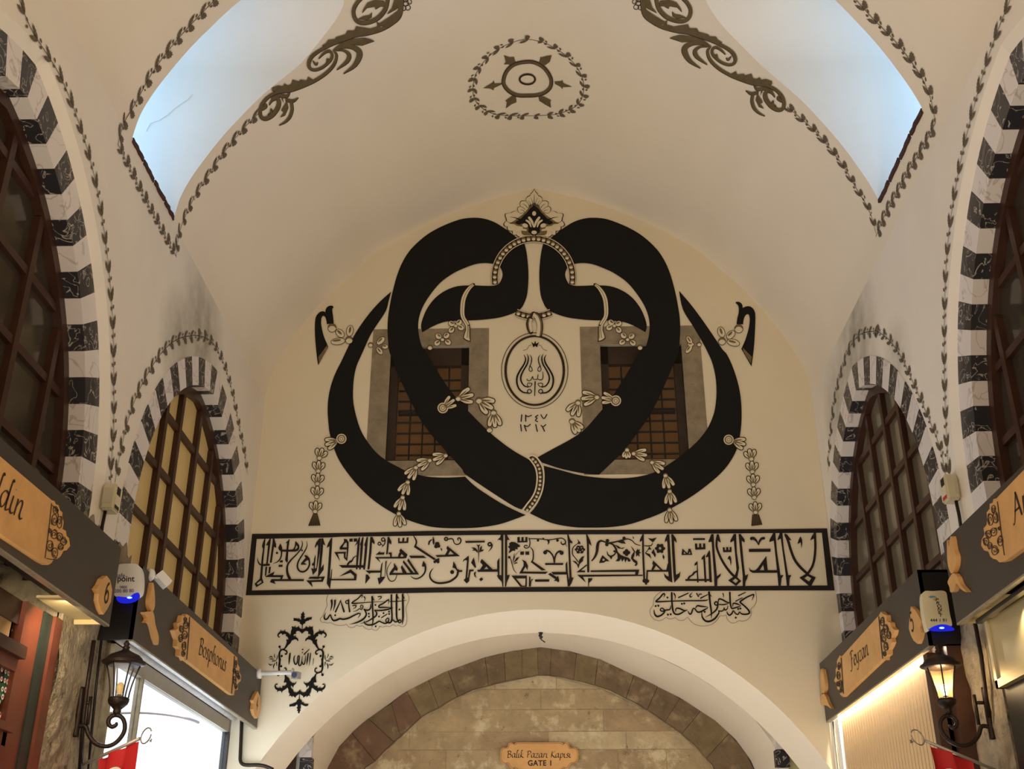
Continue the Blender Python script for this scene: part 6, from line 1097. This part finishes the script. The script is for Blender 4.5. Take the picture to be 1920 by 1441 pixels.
# --- right far shop: ribbed wooden shutter lit by an LED strip
st = empty('ribbed_shutter', (2.8, 9.6, 0)); tag(st, 'pale ribbed wooden shutter of vertical slats lit from above beside the right lantern', 'shutter')
SL = [mat('slat_wood', (206, 172, 128), 0.5, 0.2, 4), mat('slat_wood_dark', (190, 152, 106), 0.5, 0.2, 4)]
MB().box((2.83, 8.2, 0), (2.86, 10.98, 3.49)).build('backing', mat('slat_gap', (90, 62, 38), 0.8), st)
y = 8.30; proto = None
while y < 10.94:
    if proto is None: proto = MB().box((2.795, 0, 0), (2.835, .066, 3.49)).build('slat', SL[0], st); o = proto
    else: o = proto.copy(); COL.objects.link(o)
    o.location = (0, y, 0); o.matrix_parent_inverse = Matrix.Translation(-Vector(st.location)); y += .080
MB().box((2.76, 8.20, 0), (2.88, 8.29, 3.39)).build('jamb', M['wood_dark'], st)
MB().box((2.78, 10.98, 0), (2.9, 11.29, 3.49)).build('side_panel', mat('panel_white', (236, 230, 220), 0.6), st)
m_ = MB(); m_.tube([(2.77, 11.13, 0), (2.77, 11.13, 3.385)], .012, 8); m_.build('pole', M['trim_metal'], st, True)
MB().box((2.773, 8.3, 3.46), (2.785, 11.2, 3.468)).build('led_strip', mat('led', (255, 240, 215), 0.5, emit=(255, 226, 176), estr=6.0), st)
o = area('led_light', (2.783, 9.75, 3.455), (2.783, 9.75, 2.0), .012, 2.9, 64, (1.0, .86, .64)); o.rotation_euler = (0, -0.12, 0)
MB().box((2.86, 8.07, 0), (3.05, 8.25, 3.42)).build('wall_jamb_right', M['wood_dark'])['kind'] = 'structure'
# --- right near shop: metal shutter box
pn = empty('shutter_box', (2.9, 6.4, 2.98)); tag(pn, 'beige metal shutter box lit by a spot at the right edge', 'shutter')
MB().box((2.90, 3.0, 3.02), (3.3, 7.36, 3.405)).build('casing', mat('beige_metal', (196, 178, 134), 0.35, 0.08, 3, metal=0.35), pn)
MB().box((2.885, 3.0, 2.98), (2.93, 7.38, 3.03)).build('lower_rail', mat('beige_rail', (186, 166, 122), 0.4, metal=0.4), pn)
MB().box((2.885, 7.34, 2.98), (2.93, 7.38, 3.405)).build('side_rail', mat('beige_rail2', (200, 184, 146), 0.4, metal=0.4), pn)
MB().box((2.93, 3.0, 0), (3.2, 7.36, 2.98)).build('opening', M['black_metal'], pn)  # solid black block, coloured to imitate the shade inside the opening
MB().box((2.80, 3.0, 3.375), (2.84, 7.30, 3.40)).build('light_rail', M['black_metal'], pn)
for yy in (6.75, 5.6): 
    l = bpy.data.lights.new('spot', 'SPOT'); l.energy = 14; l.color = (1.0, .84, .55); l.spot_size = math.radians(115); l.spot_blend = .6; l.shadow_soft_size = .02
    o = bpy.data.objects.new('spot', l); COL.objects.link(o); o.location = (2.82, yy, 3.37); o.rotation_euler = (Vector((2.95, yy, 2.9)) - o.location).to_track_quat('-Z', 'Y').to_euler()

# ================================================================ LANTERNS
M['cast_iron'] = mat('cast_iron', (50, 36, 28), 0.45, 0.35, 14, 0.2, 60, metal=0.5)
def lantern(label, s, Yp, arm, plate_, stub, base_px, top_px, lit):
    b = onY(base_px[0], base_px[1], Yp); t = onY(top_px[0], top_px[1], Yp); c = Vector(((b.x + t.x) / 2, Yp, b.z)); H = t.z - b.z
    r = empty('wall_lantern', (s * 2.96, Yp, b.z)); tag(r, label, 'lantern', 'wall lanterns on the pillars')
    P = lambda L: [onY(u, v, Yp) for u, v in crom(L, 4)]
    m_ = MB(); m_.tube(P(arm), [.0145] * (len(P(arm)) - 6) + [.013, .012, .011, .010, .009, .008], 8); m_.build('scroll_arm', M['cast_iron'], r, True)
    pp = P(plate_); m_ = MB(); m_.tube(pp, .022, 8); m_.build('wall_plate', M['cast_iron'], r, True)
    for q in stub:
        m_ = MB(); m_.tube([onY(u, v, Yp) for u, v in q], .012, 8); m_.build('bracket_bar', M['cast_iron'], r, True)
    k = H / 0.50
    kr = k * 1.3; L1 = lambda nm, prof, mt, n=18, sm=True: MB().lathe([(rr * (kr if nm != 'bulb' else k * 1.15), zz * k) for rr, zz in prof], c, n).build(nm, mt, r, sm)
    L1('base_cup', [(.012, -.03), (.022, 0), (.020, .012), (.034, .03), (.050, .05), (.056, .072), (.056, .09), (.050, .095)], M['cast_iron'])
    L1('cap', [(.118, .335), (.120, .345), (.100, .358), (.096, .372), (.080, .392), (.050, .410), (.022, .428), (.016, .44), (.022, .45), (.012, .462), (.018, .474), (.006, .50)], M['cast_iron'])
    L1('cap_rim', [(.088, .32), (.094, .325), (.118, .335), (.104, .338), (.086, .335)], M['cast_iron'])
    hexr = lambda z: .050 + (.088 - .050) * ((z - .095) / .225) ** 1.6
    zz = [.095 + .225 * i / 6 for i in range(7)]
    for i in range(6):
        a = math.pi / 3 * i + .2; m_ = MB(); m_.tube([c + Vector((hexr(z) * kr * math.cos(a), hexr(z) * kr * math.sin(a), z * k)) for z in zz], .0055 * k, 6); m_.build('glazing_bar', M['cast_iron'], r, True)
        a2 = a + math.pi / 3; m_ = MB(); vs = []
        for z in zz: vs += [c + Vector((hexr(z) * .97 * kr * math.cos(q), hexr(z) * .97 * kr * math.sin(q), z * k)) for q in (a, a2)]
        m_.add(vs, [(2 * j, 2 * j + 1, 2 * j + 3, 2 * j + 2) for j in range(6)]); m_.build('pane', M['lantern_glass_lit' if lit else 'lantern_glass'], r, True)
    L1('bulb', [(.008, .10), (.012, .11), (.018, .135), (.024, .16), (.024, .178), (.014, .196), (.003, .203)], M['bulb_lit' if lit else 'bulb_dim'])
    L1('bulb_socket', [(.014, .09), (.014, .115), (.008, .118)], M['cast_iron'])
    if lit:
        l = bpy.data.lights.new('bulb_light', 'POINT'); l.energy = 5; l.color = (1.0, .74, .42); l.shadow_soft_size = .03; o = bpy.data.objects.new('bulb_light', l); COL.objects.link(o); o.location = c + Vector((0, 0, .22 * k))
M['lantern_glass'] = glassmat('lantern_glass', (170, 166, 158), 0.22); M['lantern_glass_lit'] = glassmat('lantern_glass_lit', (220, 190, 140), 0.28, 0.4)
M['bulb_lit'] = mat('bulb_lit', (255, 240, 210), 0.3, emit=(255, 214, 150), estr=25.0); M['bulb_dim'] = mat('bulb_dim', (206, 176, 110), 0.2, emit=(230, 180, 90), estr=0.35)
zl = lambda L: [(a / 3.99, 1080 + b / 3.99) for a, b in L]; zr = lambda L: [(1590 + a / 3.99, 1080 + b / 3.99) for a, b in L]
lantern('unlit iron lantern on a scrolled arm hanging at the left pillar', -1, 7.45, zl([(590, 1118), (640, 1122), (662, 1180), (710, 1245), (790, 1272), (865, 1245), (920, 1180), (935, 1120), (920, 1065), (885, 1040), (845, 1042), (815, 1070), (815, 1108), (840, 1125), (870, 1110), (868, 1092)]), zl([(612, 830), (600, 945), (580, 1080), (560, 1200)]), [zl([(605, 945), (680, 945)]), zl([(680, 900), (655, 1110)])], zl([(888, 1010)])[0], zl([(940, 480)])[0], False)
lantern('lit iron lantern with glowing bulb on a scrolled arm at the right pillar', 1, 7.78, zr([(1060, 1128), (1000, 1122), (975, 1190), (920, 1252), (840, 1265), (760, 1230), (702, 1160), (690, 1095), (720, 1048), (775, 1045), (812, 1080), (808, 1122), (780, 1132), (755, 1112)]), zr([(1020, 830), (1045, 980), (1065, 1100), (1085, 1220)]), [zr([(960, 945), (1035, 945)]), zr([(942, 885), (978, 1110)])], zr([(745, 1010)])[0], zr([(672, 512)])[0], True)

# ================================================================ SMALL DEVICES
# --- alarm sirens on the board ends
def siren(label, Yf, outline, lens, texts, mt):
    r = empty('alarm_siren', onY(outline[0][0], outline[0][1], Yf)); tag(r, label, 'alarm')
    f0 = lambda u, v: onY(u, v, Yf - .07); f1 = lambda u, v: (onY(u, v, Yf - .07).x, Yf, onY(u, v, Yf - .07).z)
    m_ = MB(); prism(m_, crom(outline, 4, True), f0, f1); m_.build('housing', mt, r)
    m_ = MB(); prism(m_, crom(lens, 4, True), lambda u, v: onY(u, v, Yf - .075), lambda u, v: onY(u, v, Yf - .01)); m_.build('blue_lens', mat('blue_lens', (20, 24, 120), 0.2, emit=(30, 40, 255), estr=0.5), r)
    cx = sum(p[0] for p in lens) / len(lens); cy = sum(p[1] for p in lens) / len(lens) - 1
    m_ = MB(); g = [onY(cx + 5.0 * math.cos(t), cy + 2.0 * math.sin(t), Yf - .0765) for t in (2 * math.pi * i / 12 for i in range(12))]; m_.add(g, [tuple(range(12))]); m_.build('led', mat('blue_led', (120, 140, 255), 0.3, emit=(70, 90, 255), estr=9.0), r)
    for txt, o, size, ang, mt2, bold, *wx in texts:
        wx = wx[0] if wx else 1.0
        ca, sa = math.cos(ang), math.sin(ang)
        font_text(txt, lambda x, y: tuple(onY(o[0] + (x * wx * ca + y * sa), o[1] + (x * wx * sa - y * ca), Yf - .0715)), None, mt2, size, bold)
        for ob in [q for q in COL.objects if q.name.startswith('lettering') and q.parent is None]: child(ob, r)
INK = mat('print_dark', (36, 36, 40), 0.5); BLU = mat('print_blue', (66, 76, 130), 0.5); ORN = mat('print_orange', (206, 150, 110), 0.5); CYN = mat('print_cyan', (84, 150, 180), 0.5)
siren('white alarm siren box with dark lettering and blue light beside the number 6', 7.57, [(216, 1066), (222, 1058), (240, 1056), (256, 1057), (262, 1064), (265, 1080), (264, 1104), (259, 1114), (246, 1118), (222, 1119), (213, 1112), (214, 1090)], [(219, 1118), (240, 1119), (252, 1112), (260, 1111), (262, 1120), (252, 1128), (236, 1131), (222, 1128)],
      [('safe', (217.5, 1081.5), 11, 0.03, BLU, .1), ('point', (219.5, 1089.5), 15.5, 0.0, INK, .25), ('0800', (224.5, 1102.5), 7, 0.0, BLU, .08), ('200 80 80', (214.5, 1110.5), 9, -.02, BLU, .12)], M['white_plastic'])
siren('cream alarm siren box with downward lettering and blue light beside the number 5', 8.06, [(1731, 1110), (1750, 1107.5), (1772, 1108), (1777, 1125), (1781, 1150), (1785, 1168), (1783, 1173), (1770, 1170), (1755, 1173), (1741, 1181), (1736, 1168), (1731, 1140)], [(1741, 1180), (1755, 1172), (1770, 1170), (1784, 1174), (1789, 1181), (1770, 1183), (1752, 1183)],
      [('P', (1753.6, 1125.8), 7.6, .12, INK, .14, 1.5), ('R', (1754.9, 1131.8), 7.6, .12, INK, .14, 1.5), ('O', (1756.1, 1137.8), 7.6, .12, INK, .14, 1.5), ('N', (1757.3, 1143.6), 7.6, .12, INK, .14, 1.5), ('E', (1758.8, 1149.3), 7.6, .12, INK, .14, 1.5), ('T', (1759.9, 1155.0), 7.6, .12, INK, .14, 1.5), ('444 1 91', (1744.0, 1165), 8.4, 0.0, INK, .12, 1.08)], M['aged_plastic'])
r = [o for o in COL.objects if o.name.startswith('alarm_siren')][-1]
for L, mt in (([(1740.5, 1118.5), (1746, 1116), (1753, 1117), (1756.5, 1119.5), (1750, 1119.5), (1745, 1121)], CYN), ([(1748, 1121.5), (1754, 1120.5), (1754.5, 1125), (1752, 1126)], ORN)):
    m_ = MB(); flat, tr = tess(L); m_.add([onY(u, v, 8.06 - .0712) for u, v in flat], tr); m_.build('logo', mt, r)
# --- motion sensor boxes on the side walls
def sensor(label, s, c, cable, win):
    p = onX(c[0], c[1], s * 2.93); r = empty('sensor_box', p); tag(r, label, 'sensor', 'sensor boxes on the side walls')
    a, b = sorted((s * 2.995, s * 2.90)); bm = bmesh.new(); bmesh.ops.create_cube(bm, size=1.0)
    for v in bm.verts: v.co = Vector(((a + b) / 2 + v.co.x * (b - a), p.y + v.co.y * .13, p.z + v.co.z * .19))
    bmesh.ops.bevel(bm, geom=list(bm.edges), offset=.012, segments=2, affect='EDGES'); me = bpy.data.meshes.new('case'); bm.to_mesh(me); bm.free(); me.materials.append(M['aged_plastic']); o = bpy.data.objects.new('case', me); COL.objects.link(o); child(o, r)
    MB().box((min(a, b) - (.002 if s > 0 else -.0), p.y - .045, p.z + .02), (max(a, b) + (.002 if s < 0 else 0), p.y + .02, p.z + .075)).build('window', M['black_metal'], r)
    MB().box((min(a, b) - (.002 if s > 0 else 0), p.y - .05, p.z - .08), (max(a, b) + (.002 if s < 0 else 0), p.y + .03, p.z - .055)).build('label_strip', win, r)
    MB().box((s * 2.975 - .012, p.y - .068, p.z - .05), (s * 2.93 + .012 if s < 0 else s * 2.975 + .012, p.y - .0645, p.z + .06)).build('side_label', mat('side_label', (196, 186, 160), 0.5), r)
    m_ = MB(); m_.tube([(s * 2.97, p.y - .02, p.z - .09), (s * 2.97, p.y - .03, p.z - .2), (s * 2.965, p.y - .035, p.z - .34)], .012, 8); m_.build('cable', M['cast_iron'], r, True)
sensor('yellowed sensor box on the left wall between the two striped arches', -1, (214, 935), None, M['black_metal'])
sensor('yellowed sensor box with red strip on the right wall between the striped arches', 1, (1776, 917), None, mat('red_strip', (170, 50, 40), 0.5))
# --- small cameras
r = empty('security_camera', onX(292, 1077, -2.74)); tag(r, 'small white box camera on a ball mount above the tulip ornament', 'camera')
c0 = onX(276, 1076, -2.76); c1 = onX(304, 1085, -2.68)
m_ = MB(); m_.tube([c0, c0.lerp(c1, .28), c0.lerp(c1, .4)], [.045, .045, .030], 14); m_.build('mount', M['white_plastic'], r, True)
m_ = MB(); m_.tube([c0.lerp(c1, .4), c0.lerp(c1, .85)], .010, 8); m_.build('arm', M['white_plastic'], r, True)
d = Vector((.35, .15, -.35)).normalized(); x_ = d.orthogonal().normalized(); y_ = d.cross(x_); h = [(-.032, -.032), (.032, -.032), (.032, .032), (-.032, .032)]
m_ = MB(); m_.hexa([c1 + x_ * a + y_ * b - d * .045 for a, b in h] + [c1 + x_ * a + y_ * b + d * .06 for a, b in h]); m_.build('camera_body', M['white_plastic'], r)
r = empty('security_camera', onY(487, 1262, 11.1)); tag(r, 'grey bullet camera on a white arm in front of the scrollwork cartouche', 'camera')
A = onY(487, 1262, 11.1); B = onY(548, 1260, 11.1)
m_ = MB(); m_.tube([A - Vector((.02, 0, 0)), A + Vector((.015, 0, 0))], .05, 14); m_.build('mount', M['white_plastic'], r, True)
m_ = MB(); m_.tube([A, B], .021, 12); m_.build('arm', M['white_plastic'], r, True)
m_ = MB(); m_.tube([B, B + Vector((.012, 0, 0))], .042, 14); m_.build('flange', M['white_plastic'], r, True)
bp = onY(555, 1266, 11.08); m_ = MB(); m_.hexa([(bp.x - .028, bp.y - .09, bp.z - .045), (bp.x + .032, bp.y - .09, bp.z - .045), (bp.x + .032, bp.y + .08, bp.z - .02), (bp.x - .028, bp.y + .08, bp.z - .02), (bp.x - .026, bp.y - .09, bp.z + .022), (bp.x + .034, bp.y - .09, bp.z + .022), (bp.x + .034, bp.y + .08, bp.z + .045), (bp.x - .026, bp.y + .08, bp.z + .045)]); m_.build('camera_body', mat('cam_grey', (150, 146, 144), 0.4), r)
m_ = MB(); m_.tube([(bp.x + .003, bp.y - .088, bp.z - .012), (bp.x + .003, bp.y - .10, bp.z - .014)], .026, 14); m_.build('lens_hood', mat('lens_blue', (60, 64, 92), 0.2), r)
# --- conduits
def conduit(label, pts, rad, mt=None):
    m_ = MB(); m_.tube(pts, rad, 10); o = m_.build('conduit', mt or M['cast_iron'], None, True); tag(o, label, 'pipe')
conduit('dark conduit bending along the foot of the end wall under the left board', [onY(u, v, 11.26) for u, v in crom([(454, 1328), (452.5, 1370), (451, 1408), (450.5, 1424), (454, 1431), (462, 1433.5), (484, 1433.5), (498, 1436), (512, 1442)], 3)], .017)
conduit('rusty conduit running up the left stone pillar behind the lantern', [onX(u, v, -2.94) for u, v in [(176, 1200), (163, 1290), (157, 1340), (150, 1441)]], .014)
conduit('thin black cable down the left pillar beside the rusty conduit', [onX(u, v, -2.95) for u, v in [(190, 1200), (180, 1290), (172, 1370), (166, 1441)]], .009, M['black_metal'])
conduit('rusty conduit running down the right stone pillar', [onX(u, v, 2.94) for u, v in [(1828, 1166), (1840, 1230), (1848, 1300), (1853, 1345)]], .014)
# --- small hook at the crown of the wide arch
hk = empty('ceiling_hook', onY(1014, 1186, 12.28)); tag(hk, 'small dark hook with twisted wire at the crown of the wide arch', 'hook')
hp = lambda L: [onY(940 + a / 3.2, 1130 + b / 3.2, 12.27) for a, b in L]
m_ = MB(); m_.tube(hp([(236, 172), (238, 182), (232, 196), (240, 204), (234, 216)]), [.008, .020, .018, .020, .010], 7); m_.build('hook', M['black_metal'], hk, True)
m_ = MB(); m_.tube(hp([(236, 212), (242, 222), (252, 228), (262, 236)]), .007, 6); m_.build('wire', M['black_metal'], hk, True)
for L in ([(224, 176), (236, 184)], [(248, 176), (238, 184)]): m_ = MB(); m_.tube(hp(L), .007, 6); m_.build('prong', M['black_metal'], hk, True)
# --- gate sign on the stone wall
gs = empty('gate_sign', onY(1011, 1445, YS - .06)); tag(gs, 'scalloped wooden gate sign with dark lettering on the ashlar wall', 'sign')
TG = (935, 1385, 12.0); go = [(470, 75), (1330, 75), (1390, 70), (1440, 95), (1465, 110), (1500, 70), (1545, 75), (1585, 130), (1590, 165), (1620, 200), (1680, 190), (1740, 210), (1785, 270), (1790, 330), (1790, 420), (1780, 480), (1740, 525), (1680, 540), (1630, 550), (1600, 590), (1570, 640), (1540, 670), (1490, 650), (1470, 640), (1430, 680), (1380, 700), (480, 700), (420, 690), (380, 660), (350, 645), (310, 670), (260, 640), (230, 580), (190, 545), (120, 555), (60, 510), (35, 440), (35, 320), (50, 240), (100, 195), (180, 190), (215, 160), (220, 110), (270, 80), (320, 90), (350, 110), (400, 80)]
f = lambda o_: (lambda u, v: onY(TG[0] + u / TG[2], TG[1] + v / TG[2], YS - .075 + o_))
m_ = MB(); prism(m_, crom(go, 2, True), f(0), f(.04)); m_.build('board', M['plaque'], gs)
P = Pt(TG); cxg, cyg = 915, 385; P.stroke([(cxg + (x - cxg) * .975, cyg + (y - cyg) * .93) for x, y in go], 9, 2, True); P.build('border_line', M['plaque_edge'], gs, 0, lambda u, v, o_: onY(u, v, YS - .077))
k_ = (1630 - 185) / text_width('Bal1k Pazar1 Kap1s1')
hold = mk('name_line', [], [], None); child(hold, gs); hold.matrix_parent_inverse = Matrix.Translation(-Vector(gs.location))
script_text('Bal1k Pazar1 Kap1s1', lambda x, y: tuple(onY(TG[0] + (185 + x * k_) / 12.0, TG[1] + (415 - y * 92) / 12.0, YS - .078)), hold, .2)
for ob in list(hold.children): child(ob, gs)
bpy.data.objects.remove(hold)
font_text('GATE 1', lambda x, y: tuple(onY(TG[0] + (655 + x * 12.0 * .92) / 12.0, TG[1] + (595 - y * 12.0) / 12.0, YS - .078)), None, M['ink'], 14.2, .35, 'gate_letter', 1.1)
for ob in [q for q in COL.objects if q.name.startswith('gate_letter') and q.parent is None]: child(ob, gs)
# --- flags
def flag(label, s, tip, low, cloth, Xt, Xl):
    A, B = onX(low[0], low[1], s * Xl), onX(tip[0], tip[1], s * Xt); r = empty('flag', A); tag(r, label, 'flag', 'red flags on poles below the lanterns')
    m_ = MB(); m_.tube([A, B], .011, 8); m_.build('pole', mat('pole_grey', (176, 166, 152), 0.4, metal=0.5), r, True)
    d = (B - A).normalized(); up_ = Vector((0, 0, 1)); c = B + d * .055
    m_ = MB(); m_.tube([c + (d * math.cos(t) + up_ * math.sin(t)) * .045 for t in (.3 + 5.9 * i / 20 for i in range(21))], .005, 6); m_.build('crescent_finial', M['trim_metal'], r, True)
    sc = c + d * .05 + up_ * -.045; m_ = MB(); m_.add([sc + (d * math.cos(a) + up_ * math.sin(a)) * (.02 if i % 2 == 0 else .008) for i, a in enumerate(math.pi / 5 * j + .3 for j in range(10))], [tuple(range(10))]); m_.build('star_finial', M['trim_metal'], r)
    # cloth hangs from the pole
    n1, n2 = 12, 10; a0, a1 = A.lerp(B, .32), A.lerp(B, .97); V = []
    for j in range(n2 + 1):
        for i in range(n1 + 1):
            q = a0.lerp(a1, i / n1); V.append(q + Vector((.018 * math.sin(i * 1.1 + j * .3), .02 * math.sin(i * .8 + j * .5), -.62 * j / n2 - .012)))
    m_ = MB(); m_.add(V, [(j * (n1 + 1) + i, j * (n1 + 1) + i + 1, (j + 1) * (n1 + 1) + i + 1, (j + 1) * (n1 + 1) + i) for j in range(n2) for i in range(n1)]); cl_ = m_.build('cloth', mat('flag_red', (196, 34, 34), 0.7, 0.12, 6), r, True)
    m_ = MB(); cc = a0.lerp(a1, .5) + Vector((0, 0, -.26)); ax = (a1 - a0).normalized(); R1 = .14
    nrm = ax.cross(up_).normalized(); nrm = nrm if nrm.dot(CAM - cc) > 0 else -nrm
    ou = [(R1 * math.cos(t), R1 * math.sin(t)) for t in (math.radians(40 + 280 * i / 26) for i in range(27))]; inn = [(.035 + .112 * math.cos(t), .112 * math.sin(t)) for t in (math.radians(322 - 284 * i / 26) for i in range(27))]
    flat, tr = tess(ou + inn); fl = lambda x, y: cc + ax * x + up_ * y + nrm * .03
    m_.add([fl(*p) for p in flat], tr); m_.build('crescent', mat('flag_white', (232, 226, 216), 0.7), r)
flag('red flag with white crescent hanging below the left lantern', -1, (262, 1384), (150, 1435), None, 2.5, 2.95)
flag('red flag with white crescent hanging below the right lantern', 1, (1735, 1388), (1866, 1443), None, 2.5, 2.95)
